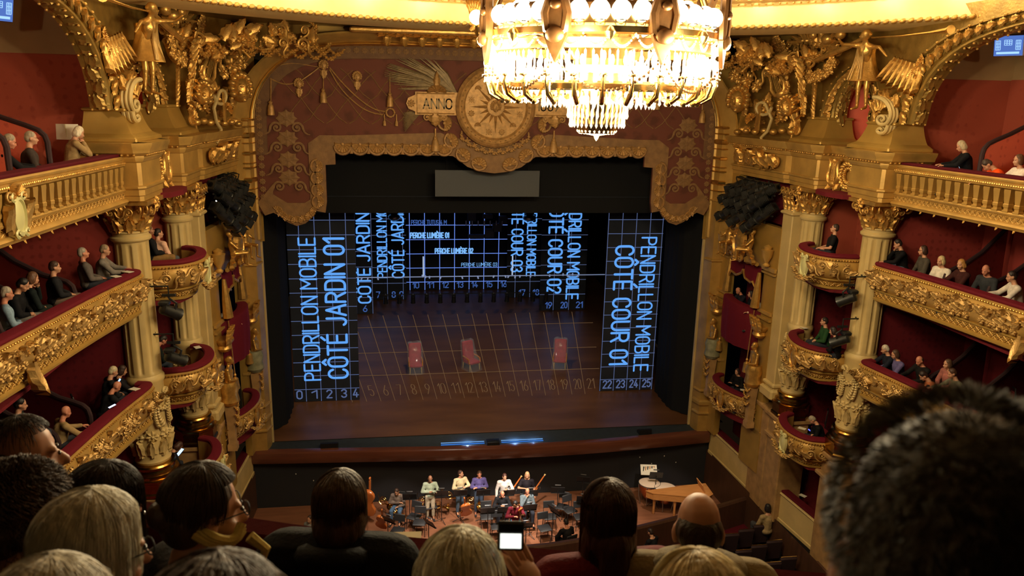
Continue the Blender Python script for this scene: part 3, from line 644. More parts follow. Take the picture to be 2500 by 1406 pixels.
# ---- parapets of the tiers
def along(path, dist0, dist1, step):
    P = path; L = [0]
    for a, b in zip(P, P[1:]): L.append(L[-1]+(b-a).length)
    out = []; s = dist0
    while s < min(dist1, L[-1]):
        i = max(j for j in range(len(L)-1) if L[j] <= s); t = (s-L[i])/max(1e-6, L[i+1]-L[i]); p = P[i].lerp(P[i+1], t); d = (P[i+1]-P[i]).normalized(); out.append((p, V(-d.y, d.x, 0), s)); s += step
    return out
def plen(P): return sum((b-a).length for a, b in zip(P, P[1:]))
VIS = 3.0        # distance along the long paths from which the photograph sees them
def parapet(nm, path, zr, label, cat='balcony', bow=False, style='first', start=0.0, k=1.0):
    t = thing(nm, (path[len(path)//2].x, path[len(path)//2].y, zr-1.1), label, cat, 'gilded parapets of the tiers')
    mb = MB(); sweep(mb, path, [(-.25, -.03), (-.22, 0), (-.06, .0), (-.01, -.02), (.01, -.06), (-.01, -.10), (-.25, -.10)], zr, True); mb.build('velvet_rail', M['velvetb'], t)
    taper = -.10 if bow else 0
    mb = MB(); sweep(mb, path, [(-.25, -.10), (0, -.10), (.035, -.125), (.03, -.155), (-.01, -.18), (-.25, -.18)], zr, True); mb.build('cap_moulding', M['goldp'], t)
    body = [(-.25, -.18), (-.03, -.18), (.015, -.25), (.045, -.38), (.035+taper*.3, -.55), (-.02+taper*.7, -.68), (-.06+taper, -.72), (-.25, -.72)]
    mb = MB(); sweep(mb, path, body, zr, True); mb.build('panel', M['goldp'], t)
    b2 = taper*2.0
    mb = MB(); sweep(mb, path, [(-.42, -.72), (-.02+taper, -.72), (-.02+taper, -.76), (-.07+taper, -.78), (-.12+b2, -.95), (-.10+b2, -.97), (-.06+b2, -.99), (-.06+b2, -1.03), (-.12+b2, -1.07), (-.42, -1.07)], zr, True); mb.build('lower_band', M['ochre'], t)
    L_ = plen(path); bd = MB()
    for p, n, s in along(path, start, L_, .075): bd.ell(p+n*.035+V(0, 0, zr-.155), .022, 6, 4)
    o = bd.build('bead_moulding', M['gold'], t); o['kind'] = 'stuff'
    for p, n, s in along(path, start, L_-.1, .19): put(orn('lattice', 'goldp'), 'strapwork', t, p+n*(-.10+taper*1.5)+V(0, 0, zr-.865), n+V(0, 0, -.25), size=(.17, .15))
    rnd = random.Random(len(path)*7+int(zr*10))
    if bow:
        mid = along(path, L_*.5, L_, 9)[0]; P0, n0 = mid[0], mid[1]
        put(orn('cartouche', 'shield' if style in ('second', 'lower') else 'gold'), 'cartouche', t, P0+n0*.03+V(0, 0, zr-.46), n0, size=.42)
        for p, n, s in along(path, .35, L_-.3, .30):
            if (p-P0).length < .25: continue
            sd = 1 if s > L_*.5 else -1
            put(orn('scroll', 'goldr'), 'scroll', t, p+n*.03+V(0, 0, zr-.42+rnd.uniform(-.08, .08)), n, size=(.26*sd, .26), spin=rnd.uniform(-.5, .5))
            put(orn('acanthus', 'goldr'), 'acanthus_leaf', t, p+n*.03+V(0, 0, zr-.60), n, size=(.34, .36), spin=rnd.uniform(-1.2, 1.2))
            put(orn('rosette', 'goldr'), 'flower', t, p+n*.035+V(0, 0, zr-.28+rnd.uniform(-.02, .04)), n, size=.15)
        put(orn('garland', 'goldr'), 'garland', t, P0+n0*.02+V(0, 0, zr-.62), n0, size=(1.1, .5))
    else:
        bay = 1.28
        for j, (p, n, s) in enumerate(along(path, start, L_-.15, .155)):     # continuous foliage in two rows
            wv = .07*math.sin(s*4.9)
            put(orn('acanthus', 'goldr'), 'acanthus_leaf', t, p+n*.03+V(0, 0, zr-.50+wv), n, size=(.30, .26+.08*rnd.random()), spin=(1 if j % 2 else -1)*(.5+.9*rnd.random()))
            if j % 2: put(orn('scroll', 'goldr'), 'scroll', t, p+n*.035+V(0, 0, zr-.34-wv), n, size=(.15*(1 if j % 4 == 1 else -1), .15), spin=rnd.uniform(-1, 1))
        for p, n, s in along(path, start, L_-.2, bay):        # a bracket drop at each division and a spray of foliage between
            if style == 'second' and abs(p.y+12.7) < .66:
                put(orn('acanthus', 'goldr'), 'bracket_leaf', t, p+n*.0+V(0, 0, zr-.62), n, up=(0, 0, -1), size=(.5, .62), depth=1.3); put(orn('shell'), 'shell', t, p+n*.03+V(0, 0, zr-.36), n, size=.30)
            for j in range(-2, 3):
                q = along(path, min(L_-.15, max(0, s+bay/2+j*.21)), L_, 99)[0]; sd = 1 if j >= 0 else -1; N_ = q[1]; B = q[0]+N_*.035
                if style == 'second':
                    put(orn('acanthus', 'goldr'), 'acanthus_leaf', t, B+V(0, 0, zr-.46), N_, size=(.40, .34), spin=-sd*(.5+.35*abs(j)))
                    put(orn('scroll', 'goldr'), 'scroll', t, B+V(0, 0, zr-.34), N_, size=(.19*sd, .19), spin=rnd.uniform(-.6, .6))
                    put(orn('rosette', 'goldr'), 'flower', t, B+V(0, 0, zr-.60), N_, size=.17 if j else .26)
                else:
                    put(orn('sprig', 'goldr'), 'laurel_branch', t, B+V(0, 0, zr-.62), N_, size=(.42, .46), spin=-sd*(.55+.2*abs(j)))
                    if j % 2 == 0: put(orn('acanthus', 'goldr'), 'acanthus_leaf', t, B+V(0, 0, zr-.55), N_, size=(.34, .32), spin=-sd*1.0)
                    if j == 0: put(orn('rosette', 'goldr'), 'flower', t, B+V(0, 0, zr-.42), N_, size=.26)
    return t
p2 = parapet('balcony_parapet', MAINP, RZ['second'], 'long curved gilded parapet with crimson rail, middle tier of three, on '+COUR, style='second', start=VIS)
p1 = parapet('balcony_parapet', MAINP, RZ['first'], 'long curved gilded parapet with laurel sprays, lowest of the long tiers on '+COUR, style='first', start=VIS)
mirror(p2, 'long curved gilded parapet with crimson rail, middle tier of three, on '+JARDIN); mirror(p1, 'long curved gilded parapet with laurel sprays, lowest of the long tiers on '+JARDIN)
for key, words_ in (('second', 'upper of the three bowed box fronts between the two columns on '), ('first', 'middle of the three bowed box fronts between the two columns on '), ('lower', 'lowest of the three bowed box fronts between the two columns on ')):
    b = parapet('box_parapet', BOWP, RZ[key], words_+COUR, 'box front', True, key); mirror(b, words_+JARDIN)

# ---- top tier: balustrade
def balustrade():
    zr = RZ['top']; path = TOPP; t = thing('balustrade', (9.4, -12, zr-1.1), 'gilded balustrade of the top tier with stout balusters on '+COUR, 'balustrade', 'top tier balustrades'); L_ = plen(path)
    mb = MB(); sweep(mb, path, [(-.30, .0), (-.02, .0), (0, -.03), (-.01, -.06), (-.30, -.06)], zr, True); mb.build('velvet_rail', M['velvet'], t)
    mb = MB(); sweep(mb, path, [(-.30, -.06), (.02, -.06), (.05, -.09), (.04, -.13), (.0, -.15), (.05, -.20), (.04, -.26), (-.03, -.29), (-.30, -.29)], zr, True); mb.build('handrail', M['goldp'], t)
    mb = MB(); sweep(mb, path, [(-.24, -.29), (-.20, -.29), (-.20, -.80), (-.24, -.80)], zr, True); mb.build('back_panel', M['ochre'], t)
    mb = MB(); sweep(mb, path, [(-.28, -.76), (.0, -.76), (.02, -.79), (.0, -.83), (-.05, -.85), (-.03, -.98), (.03, -1.01), (.05, -1.05), (.02, -1.08), (.0, -1.12), (-.28, -1.12)], zr, True); mb.build('plinth', M['goldp'], t)
    bd = MB()
    for p, n, s in along(path, VIS, L_, .062): bd.ell(p+n*.045+V(0, 0, zr-.205), (.026, .026, .030), 6, 4)
    o = bd.build('gadroon_moulding', M['gold'], t); o['kind'] = 'stuff'
    bm = MB(); bm.lathe([(.105, -.245), (.105, -.20), (.075, -.185), (.075, -.15), (.095, -.13), (.10, -.07), (.085, -.055), (.09, -.04), (.115, .16), (.122, .19), (.122, .245)], 4, R=Matrix.Rotation(math.pi/4, 3, 'Z')); me = bm.mesh('baluster', M['goldp'], .3)
    for p, n, s in along(path, VIS-1.5, L_-.05, .28):
        if abs(p.y+13.35) < .3: continue
        o = bpy.data.objects.new('baluster', me); COL.objects.link(o); o.parent = t; F = frame_from(n); o.matrix_local = Matrix.Translation(p+n*-.06+V(0, 0, zr-.53)-world_of(t)) @ Matrix((F.col[0], -F.col[2], F.col[1])).transposed().to_4x4()
    for p, n, s in along(path, VIS-1.5, L_, .145): put(orn('lattice', 'goldp'), 'strapwork', t, p+n*-.04+V(0, 0, zr-.915), n, size=(.13, .12))
    for p, n, s in along(path, VIS, L_, .46): put(orn('acanthus'), 'drop_leaf', t, p+n*-.02+V(0, 0, zr-1.10), n, up=(0, 0, -1), size=(.10, .09))
    sh = min(along(path, 0, L_, .05), key=lambda q: abs(q[0].y+13.35)); p, n = sh[0], sh[1]
    c = put(orn('cartouche', 'shield'), 'shield_cartouche', t, p+n*.03+V(0, 0, zr-.66), n, size=(.46, .46)); c['label'] = 'pale green shield'
    for sd in (-1, 1): put(orn('acanthus', 'goldr'), 'acanthus_leaf', t, p+n*.02+V(0, sd*.24, zr-.95), n, size=(.4, .55), spin=.2*sd); put(orn('scroll', 'goldr'), 'scroll', t, p+n*.05+V(0, sd*.24, zr-.36), n, size=(.22*-sd, .22))
    put(orn('shell'), 'shell', t, p+n*.06+V(0, 0, zr-.30), n, size=.34); return t
bt = balustrade(); mirror(bt, 'gilded balustrade of the top tier with stout balusters on '+JARDIN)

# ---- box partitions
M['edge'] = mat('dark padded edge', (.022, .004, .006), .8)
def partition(x, y, zr, label, m, kind):
    t = thing('box_partition', (x, y, zr-1.0), label, 'partition', 'partitions between the boxes')
    top = [(.62, -1.0), (.62, -.15), (.66, .0), (.76, .08), (.95, .13), (1.3, .20), (1.9, .45), (2.8, 1.05)] if kind == 'low' else [(.50, -1.0), (.50, .36), (.54, .48), (.66, .58), (.9, .66), (1.4, .80), (2.0, 1.0), (2.9, 1.3)]
    pl = lambda u, z, q: (x+u, y+q-.04+.35*(u-.5), zr+z)
    MB().prism(top+[(2.9, -1.0)], .08, pl).build('cloth_panel', M[m], t, .3)
    MB().tube([pl(u, z, .04) for u, z in top], .055, 8).build('padded_edge', M['edge'], t); return t
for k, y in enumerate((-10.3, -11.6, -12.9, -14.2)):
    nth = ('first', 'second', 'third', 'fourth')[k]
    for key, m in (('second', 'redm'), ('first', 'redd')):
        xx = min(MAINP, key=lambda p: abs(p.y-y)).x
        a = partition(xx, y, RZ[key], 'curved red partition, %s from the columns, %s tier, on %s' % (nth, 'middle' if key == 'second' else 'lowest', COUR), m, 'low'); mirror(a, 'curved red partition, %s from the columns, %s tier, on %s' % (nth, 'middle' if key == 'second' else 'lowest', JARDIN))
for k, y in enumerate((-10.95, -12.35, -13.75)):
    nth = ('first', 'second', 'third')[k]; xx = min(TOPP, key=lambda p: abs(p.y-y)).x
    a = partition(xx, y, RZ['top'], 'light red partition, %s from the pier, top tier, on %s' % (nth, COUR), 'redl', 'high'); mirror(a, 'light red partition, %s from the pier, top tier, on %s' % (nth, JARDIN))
# ------------------------------------------------------------------ attic: entablature, arches, sculpture
EP = [(10.2, -8.85, 0), (9.02, -8.85, 0), (8.95, -8.78, 0), (8.95, -7.42, 0), (9.02, -7.36, 0), (9.30, -7.30, 0), (9.30, -6.05, 0), (8.86, -5.98, 0), (8.80, -5.92, 0), (8.80, -4.46, 0), (8.86, -4.38, 0), (8.74, -4.2, 0), (8.46, -.72, 0)]
ENT = [(-.6, 9.95), (.0, 9.95), (.0, 10.06), (.03, 10.08), (.03, 10.20), (.07, 10.24), (.07, 10.28), (.0, 10.30), (.0, 10.80), (.04, 10.82), (.08, 10.90), (.08, 10.95), (.20, 11.02), (.22, 11.10), (.26, 11.16), (.28, 11.24), (-.6, 11.26)]
mb = MB(); sweep(mb, EP, ENT); ent, ent2 = structs('wall_%s_entablature', mb, 'goldp', .45)
for pl in (ent, ent2):
    for p, n, s in along([V(*q) for q in EP], .3, 99, .125):
        o = put(orn('bead', 'gold'), 'dentil', pl, p+n*.13+V(0, 0, 10.975), n, size=(.07, .07))
def flared(cx0, cx1, cy0, cy1, tx0, tx1, ty0, ty1, z0, z1):
    rows = []
    for t in [k/7 for k in range(8)]:
        q = t**.42; rows.append([(lerp(cx0, tx0, q), lerp(cy0, ty0, q), lerp(z0, z1, t)), (lerp(cx1, tx1, q), lerp(cy0, ty0, q), lerp(z0, z1, t)), (lerp(cx1, tx1, q), lerp(cy1, ty1, q), lerp(z0, z1, t)), (lerp(cx0, tx0, q), lerp(cy1, ty1, q), lerp(z0, z1, t))])
    m = MB(); m.grid(rows, cu=True); m.box(((cx0+cx1)/2, (cy0+cy1)/2, z0-.05), (cx1-cx0+.06, cy1-cy0+.06, .12), bev=.03); m.box(((tx0+tx1)/2, (ty0+ty1)/2, z1+.03), (tx1-tx0+.1, ty1-ty0+.1, .08), bev=.03); return m
structs('wall_%s_pedestal', flared(8.98, 10.2, -8.88, -7.08, 9.28, 10.1, -8.55, -7.42, 11.34, 11.90), 'ochre', .5)
structs('wall_%s_pedestal', flared(8.82, 10.0, -5.95, -4.2, 9.20, 9.95, -5.58, -4.45, 11.34, 11.94), 'ochre', .5)
# curves of the two openings in the plane of the side wall (y, z)
BIG = smooth_path([(-9.10, 11.94, 0), (-9.22, 12.62, 0), (-9.60, 13.18, 0), (-10.22, 13.60, 0), (-10.9, 13.85, 0), (-12.1, 14.07, 0), (-13.3, 14.12, 0), (-14.6, 14.07, 0), (-15.7, 13.8, 0), (-16.6, 13.2, 0), (-17.0, 11.94, 0)], 1)
BIGO = smooth_path([(-8.42, 11.94, 0), (-8.52, 12.72, 0), (-8.78, 13.30, 0), (-9.25, 13.72, 0), (-9.85, 13.98, 0), (-10.6, 14.18, 0), (-12.1, 14.36, 0), (-13.3, 14.40, 0), (-14.6, 14.36, 0), (-16.1, 14.1, 0), (-17.2, 13.4, 0), (-17.7, 11.94, 0)], 1)
NI = smooth_path([(-7.25, 11.90, 0), (-7.28, 12.30, 0), (-7.10, 12.78, 0), (-6.75, 13.08, 0), (-6.45, 13.14, 0), (-6.10, 13.06, 0), (-5.78, 12.80, 0), (-5.60, 12.35, 0), (-5.60, 11.90, 0)], 1)
NO = smooth_path([(-7.62, 11.90, 0), (-7.66, 12.42, 0), (-7.40, 13.10, 0), (-6.85, 13.48, 0), (-6.45, 13.54, 0), (-6.0, 13.46, 0), (-5.30, 13.15, 0), (-4.80, 12.6, 0), (-4.68, 11.90, 0)], 1)
XP = lambda x0: (lambda y, z, q: (x0+q, y, z))
wall = [(p.x, p.y) for p in NI]+[(-4.3, 11.9), (-4.3, 14.7), (-17.9, 14.7)]+[(p.x, p.y) for p in reversed(BIG)]
mb = MB(); mb.prism(wall, .14, XP(9.62)); structs('wall_%s_attic', mb, 'attic', .4)
mb = MB(); mb.prism([(8.44, 11.2), (8.44, 14.7), (9.62, 14.7), (9.62, 11.2)], .1, lambda x, z, q: (x if x < 9 else 9.62, (-.72 if x < 9 else -4.3)+q, z)); structs('wall_%s_stage_box_attic', mb, 'attic', .4)
def rib(inner, outer, x0, name, m, leaf, n):
    a, b = resample(inner, 26), resample(outer, 26); m_ = MB(); f = lambda p, x: (x, p.x, p.y)
    rows = []
    for p, q in zip(a, b):
        r = lambda t: p.lerp(q, t)
        rows.append([f(r(0), 9.64), f(r(0), x0+.06), f(r(.06), x0), f(r(.16), x0), f(r(.20), x0+.07), f(r(.30), x0+.08), f(r(.34), x0+.02), f(r(.72), x0-.03), f(r(.76), x0+.07), f(r(.86), x0+.06), f(r(.90), x0-.03), f(r(1), x0-.03), f(r(1), 9.64)])
    m_.grid(rows); A, B = structs('wall_%s_'+name, m_, m, .5)
    for pl in (A, B):
        for t in range(n):
            i = t*25/n; k = int(i); fr = i-k; p = a[k].lerp(a[min(25, k+1)], fr); q = b[k].lerp(b[min(25, k+1)], fr); c = p.lerp(q, .53); d = (a[min(25, k+1)]-a[k]); 
            put(orn('acanthus'), 'acanthus_leaf', pl, V(x0-.01, c.x, c.y), (-1, 0, 0), up=(0, d.x, d.y), size=((q-p).length*.75, .32), depth=.8)
            nn = V(0, -(q.x-p.x), -(q.y-p.y)).normalized(); put(orn('acanthus', 'attic'), 'acanthus_leaf', pl, V(9.53, p.x, p.y)+nn*.01, nn, up=(0, d.x, d.y), size=(.44, .36), spin=.25*(1 if t % 2 else -1), depth=.7); c3 = V(9.72, p.x, p.y)+nn*.02; put(orn('bead'), 'pearl', pl, c3, nn, size=.06); put(orn('bead'), 'pearl', pl, V(9.40, p.x, p.y)+nn*.02, nn, size=.06)
            c2 = p.lerp(q, .95); put(orn('bead'), 'pearl', pl, V(x0-.04, c2.x, c2.y), (-1, 0, 0), size=.07)
rib(BIG, BIGO, 9.36, 'arch_rib', 'attic', 0, 34); rib(NI, NO, 9.42, 'niche_rib', 'attic', 0, 16)

def at_side(px, py, x): return atx(px, py, x)
def relief(name, cat, label, grp, items, loc):
    """a group of carved ornament fixed to the wall; items: (ornament, part name, position, normal, size, spin)"""
    t = thing(name, loc, label, cat, grp)
    for it in items:
        nm, part, pos, n, sz, sp = it[:6]; put(orn(nm, it[6] if len(it) > 6 else 'gold'), part, t, pos, n, size=sz, spin=sp, depth=it[7] if len(it) > 7 else 1.2)
    return t
NS = (-1, 0, 0); NV = (-.93, -.36, 0)
# frieze relief between the columns: a wreath and trophy
it = [('wreath', 'wreath', V(9.26, -6.95, 10.46), NS, .82, 0), ('wreath', 'wreath', V(9.24, -6.95, 10.46), NS, .5, .5), ('lyre', 'lyre', V(9.22, -6.30, 10.52), NS, (.9, .85), 0), ('acanthus', 'acanthus_leaf', V(9.24, -6.30, 10.30), NS, (.5, .45), 2.6), ('acanthus', 'acanthus_leaf', V(9.24, -6.32, 10.30), NS, (.5, .45), -2.6), ('shell', 'shell', V(9.22, -6.3, 10.75), NS, .3, 0)]
it += [('lattice', 'strapwork', V(9.26, -7.2+.16*k, 10.14), NS, .14, 0, 'goldp') for k in range(8)]
f = relief('frieze_relief', 'relief', 'wreath and lyre relief on the frieze between the columns on '+COUR, 'frieze reliefs', it, (9.3, -6.6, 10.3)); mirror(f, 'wreath and lyre relief on the frieze between the columns on '+JARDIN)
it = []
rnd = random.Random(5)
for k in range(9):
    t_ = k/8; p = V(lerp(8.62, 8.50, t_), lerp(-3.9, -1.2, t_), 10.55); nv = V(-.995, -.08, 0)
    it += [('scroll', 'scroll', p, nv, (.42*(1 if k < 4 else -1), .42), rnd.uniform(-.4, .4)), ('acanthus', 'acanthus_leaf', p+V(-.02, 0, -.18), nv, (.62, .58), rnd.uniform(-1.2, 1.2))]
    if k % 2 == 0: it.append(('rosette', 'flower', p+V(-.03, 0, .02), nv, .24, 0))
f = relief('frieze_relief', 'relief', 'scrolling foliage relief on the frieze over the stage box on '+COUR, 'frieze reliefs', it, (8.6, -2.6, 10.3)); mirror(f, 'scrolling foliage relief on the frieze over the stage box on '+JARDIN)
# console scroll on the pier between the two arches
def console():
    t = thing('scroll_console', (9.3, -7.95, 11.95), 'pale gilt scroll console between the two arches on '+COUR, 'console', 'scroll consoles')
    A = [(2133, 237), (2150, 239), (2165, 250), (2174, 269), (2174, 288), (2164, 303), (2149, 305), (2140, 294), (2146, 283), (2157, 283), (2160, 291), (2153, 296)]; B = [(2168, 306), (2163, 322), (2149, 327), (2140, 319), (2147, 312), (2154, 317)]
    for q_, nm in ((A, 'volute'), (B, 'small_volute')):
        P0 = smooth_path([at_side(x, y, 9.10) for x, y in q_], 2); n_ = len(P0)
        for d in (0, .09, .18): MB().tube([p+V(d, 0, 0) for p in P0], [.055-.022*k/n_ for k in range(n_)], 7).build(nm, M['cream'], t)
    for k in range(5): put(orn('acanthus'), 'acanthus_leaf', t, at_side(2142+4*k, 285-8*k, 9.28), NS, size=(.34, .5), spin=.5-.3*k)
    put(orn('shell'), 'shell', t, V(9.30, -7.95, 12.02), NS, size=.3); return t
c = console(); mirror(c, 'pale gilt scroll console between the two arches on '+JARDIN)
# trumpeting figure over the pier
def fame():
    t = thing('trumpeting_statue', (8.9, -8.0, 12.9), 'gilded winged figure blowing a long trumpet over the pier on '+COUR, 'statue', 'trumpeting statues')
    hd = at_side(2112, 86, 8.75); sc_ = 1.22
    PZ = dict(sit=False, hip=.95, lean=26, tilt=-8, yaw=-55, nod=-12, arms=([(-.26, .16, -.02), (-.50, .22, -.22)], [(.20, .24, .02), (.16, .44, .12)]))
    J_ = joints(PZ); rz = math.radians(112); off = Matrix.Rotation(rz, 3, 'Z') @ (J_['head']*sc_)
    b = statue('body', t, hd-off, rz, PZ, M['gold'], sc_, None, .026, True, 0, 'bun')
    hp = hd-off+Matrix.Rotation(rz, 3, 'Z') @ (J_['hip']*sc_); ch_ = hd-off+Matrix.Rotation(rz, 3, 'Z') @ (J_['chest']*sc_)
    fd = MB(); fd.lathe([(.20, .42), (.19, .3), (.22, .1), (.27, -.1), (.36, -.34), (.40, -.42), (.30, -.40), (.0, -.2)], 22, hp+V(0, 0, .05), mod=lambda a, z: 1+.10*math.sin(a*7+z*6)); fd.build('tunic', M['gold'], t, 1.2)
    for k in range(6): MB().tube(smooth_path([ch_+V(-.12, -.10+.05*k, .12), hp+V(-.22, -.16+.07*k, .1), hp+V(-.30, -.30+.12*k, -.34)], 2), .030, 6).build('drapery_fold', M['goldr'], t)
    P = [at_side(2128, 92, 8.75), at_side(2200, 88, 8.72), at_side(2270, 80, 8.70), at_side(2312, 74, 8.68), at_side(2322, 72, 8.67)]
    MB().tube(P, [.016, .022, .03, .06, .10], 10).build('trumpet', M['goldb'], t)
    for k in range(7):
        put(orn('acanthus'), 'wing_feather', t, at_side(2190+10*k, 140+3*k, 9.35), NS, size=(.34, .75), spin=2.4+.12*k)
    for k in range(5): put(orn('acanthus'), 'leaf_scroll', t, at_side(2150+9*k, 232+6*(k % 2), 9.3), NS, size=(.34, .4), spin=2.6+.3*k)
    for k in range(6): put(orn('shell'), 'ribbon', t, at_side(2210+9*k, 215-14*k, 9.32), NS, size=.26, spin=.4*k)
    return t
f = fame(); mirror(f, 'gilded winged figure blowing a long trumpet over the pier on '+JARDIN)
# garland and crown group above the niche
def festoon():
    t = thing('flower_garland', (8.9, -6.0, 13.3), 'heavy gilded flower garland with eagle wings above the niche on '+COUR, 'garland', 'flower garlands')
    pts = [(1898, 96), (1915, 120), (1938, 150), (1965, 178), (1990, 190), (2012, 184), (2030, 165), (2042, 150)]; r2 = random.Random(9)
    P = resample([at_side(x, y, 8.95) for x, y in pts], 22)
    MB().tube(P, [.10+.05*math.sin(math.pi*k/21) for k in range(22)], 7).build('stem_rope', M['gold'], t)
    for k, p in enumerate(P):
        for j in range(5): put(orn('rosette'), 'flower', t, p+V(-.08, r2.uniform(-.14, .14), r2.uniform(-.14, .14)), (-1, r2.uniform(-.6, .6), r2.uniform(-.6, .6)), size=.17+.05*r2.random(), spin=r2.random()*3)
    for k in range(9): put(orn('acanthus'), 'wing_feather', t, at_side(1955+9*k, 112-abs(k-4)*2, 9.0), NS, size=(.30, .62), spin=1.5-.38*k)
    for k in range(8):
        put(orn('acanthus'), 'acanthus_leaf', t, at_side(1962+13*k, 92+10*(k % 3), 9.15), NS, size=(.5, .6), spin=r2.uniform(-2.5, 2.5)); put(orn('scroll'), 'scroll', t, at_side(1930+17*k, 108+14*(k % 2), 9.1), NS, size=.36, spin=r2.random()*3)
    for x, y, rr in ((2020, 95, .16), (2052, 84, .14), (1985, 85, .13)):
        MB().ell(at_side(x, y, 8.85), (rr, rr*1.2, rr), 12, 8).build('fruit', M['gold'], t)
    MB().tube([at_side(1990, 148, 8.8), at_side(2030, 130, 8.8), at_side(2075, 112, 8.8), at_side(2105, 95, 8.85)], [.06, .09, .08, .05], 8).build('flying_ribbon', M['gold'], t)
    return t
f = festoon(); mirror(f, 'heavy gilded flower garland with eagle wings above the niche on '+JARDIN)
# trophies over the stage box
def trophies():
    t = thing('theatre_trophy', (8.6, -3.0, 11.4), 'pile of gilded theatre masks, scrolls and instruments over the stage box on '+COUR, 'trophy', 'theatre trophies'); r2 = random.Random(12)
    A = lambda px, py, d=0.0: (lambda y: aty(px, py, y))(lerp(-1.1, -4.6, min(1, max(0, (px-1790)/180)))-d)
    put(orn('mask'), 'theatre_mask', t, A(1806, 246, .35), (-.75, -.65, 0), size=(.95, 1.0)); put(orn('mask'), 'theatre_mask', t, A(1925, 262, .35), (-.9, -.4, .1), size=(.75, .75), spin=.4)
    put(orn('lyre'), 'lyre', t, A(1900, 200, .2), NV, size=(.9, 1.0), spin=.5)
    sc_ = [A(1862+22*math.cos(a)*q, 262+22*math.sin(a)*q, .5) for a, q in [(k*.5, 1-.05*k) for k in range(12)]]
    MB().tube(sc_+[A(1884, 290, .5), A(1874, 320, .5), A(1858, 336, .5), A(1862, 352, .55), A(1872, 366, .5)], [.05]*17, 7).build('scroll_ribbon', M['cream'], t)
    MB().prism([(0, 0), (.34, 0), (.34, .85), (0, .85)], .06, lambda x, y, q: tuple(A(1846, 318, .45)+V(-.35*x*.3, -x*.9, y)+V(-q, 0, 0))).build('parchment', M['gold'], t)
    for k in range(46):
        px, py = r2.uniform(1788, 1962), r2.uniform(140, 328)
        nm, part = r2.choice((('scroll', 'scroll'), ('acanthus', 'acanthus_leaf'), ('acanthus', 'acanthus_leaf'), ('rosette', 'flower'), ('shell', 'shell')))
        sz = r2.uniform(.30, .55); put(orn(nm), part, t, A(px, py, .12+.1*r2.random()), (-.9, -.4+r2.uniform(-.3, .3), r2.uniform(-.2, .3)), size=sz, spin=r2.uniform(-2, 2))
    for k in range(7): MB().ell(A(1800+22*k, 322-3*(k % 2), .3), (.13, .13, .10), 10, 7).build('fruit', M['gold'], t)
    for k in range(4): MB().tube([A(1905+12*k, 250+14*k, .4), A(1945+4*k, 232+16*k, .45)], [.03, .045], 6).build('pipe', M['goldb'], t)
    for k in range(10): put(orn('acanthus'), 'console_leaf', t, A(1960+2*(k % 3), 285-14*k, .3), NV, size=(.36, .40), spin=.1*k); put(orn('acanthus'), 'console_leaf', t, A(1985, 290-10*k, .2), NS, size=(.3, .34), spin=-.1*k)
    return t
f = trophies(); mirror(f, 'pile of gilded theatre masks, scrolls and instruments over the stage box on '+JARDIN)
# crowded foliage under the cornice above the stage box
def canopy():
    t = thing('foliage_relief', (7.0, -2.6, 13.6), 'band of gilded foliage and a reclining child under the cornice on '+COUR, 'relief', 'foliage under the cornice'); r2 = random.Random(21)
    for k in range(52):
        u = k/51; x = lerp(5.6, 9.2, u); y = lerp(-1.1, -4.7, u**.8); z = lerp(14.05, 13.35, u*.8)+r2.uniform(-.22, .28)
        nm, part = r2.choice((('scroll', 'scroll'), ('acanthus', 'acanthus_leaf'), ('rosette', 'flower'), ('garland', 'garland'), ('acanthus', 'acanthus_leaf')))
        put(orn(nm), part, t, V(x, y, z), (-.55, -.8, -.15), size=r2.uniform(.32, .6), spin=r2.uniform(-2, 2))
    statue('child', t, (8.0, -3.1, 13.35), math.radians(120), dict(lean=-25, spread=.15, arms=('out', 'high')), M['gold'], .72, None, .035, True, -.9, 'curly')
    for k in range(16):
        u = k/15; put(orn('garland'), 'festoon', t, V(lerp(5.2, 8.4, u), lerp(-1.0, -3.4, u), 13.75-.15*(k % 2)), (-.5, -.85, 0), size=(.5, .4))
    return t
f = canopy(); mirror(f, 'band of gilded foliage and a reclining child under the cornice on '+JARDIN)

# ------------------------------------------------------------------ cornice ring, soffit, ceiling
RC = (0, -14.5)
def ringpt(R_, a, z): return (R_*math.cos(a), RC[1]+R_*math.sin(a), z)
CP = [(12.0, 14.30), (10.62, 14.34), (10.52, 14.36), (10.46, 14.40), (10.52, 14.45), (10.72, 14.94), (10.68, 14.98), (10.72, 15.03), (10.80, 15.06), (10.70, 15.10), (10.52, 15.32), (10.46, 15.40), (10.46, 15.50), (10.9, 15.55)]
mb = MB(); mb.grid([[ringpt(R_, 2*math.pi*k/120, z) for k in range(120)] for R_, z in CP], cu=True); cor = struct('cornice', mb, M['cornice'] if 'cornice' in M else M['goldp'], None, .4)
M['corn'] = mat('pale gilt cornice', (.74, .54, .22), .45, .15, noise=(3, .06)); cor.data.materials[0] = M['corn']
for k in range(-8, 118):
    a = math.pi*(.5+(k-55)/126*1.15); d = V(-math.cos(a), -math.sin(a), 0); put(orn('egg', 'goldp'), 'egg_moulding', cor, ringpt(10.60, a, 15.20), d, size=(.27, .26), depth=.7)
for k in range(190):
    a = math.pi*(.5+(k-95)/190*1.15); d = V(-math.cos(a), -math.sin(a), 0); put(orn('bead', 'gold'), 'rope_bead', cor, ringpt(10.47, a, 14.385), d+V(0, 0, -.4), size=(.17, .12), spin=.5)
mb = MB(); rr = MB()
for k in range(210):
    a = math.pi*(.5+(k-105)/210*1.15); rr.ell(ringpt(10.68, a, 14.99), .032, 6, 4)
o = rr.build('thin_bead_moulding', M['gold'], cor); o['kind'] = 'stuff'
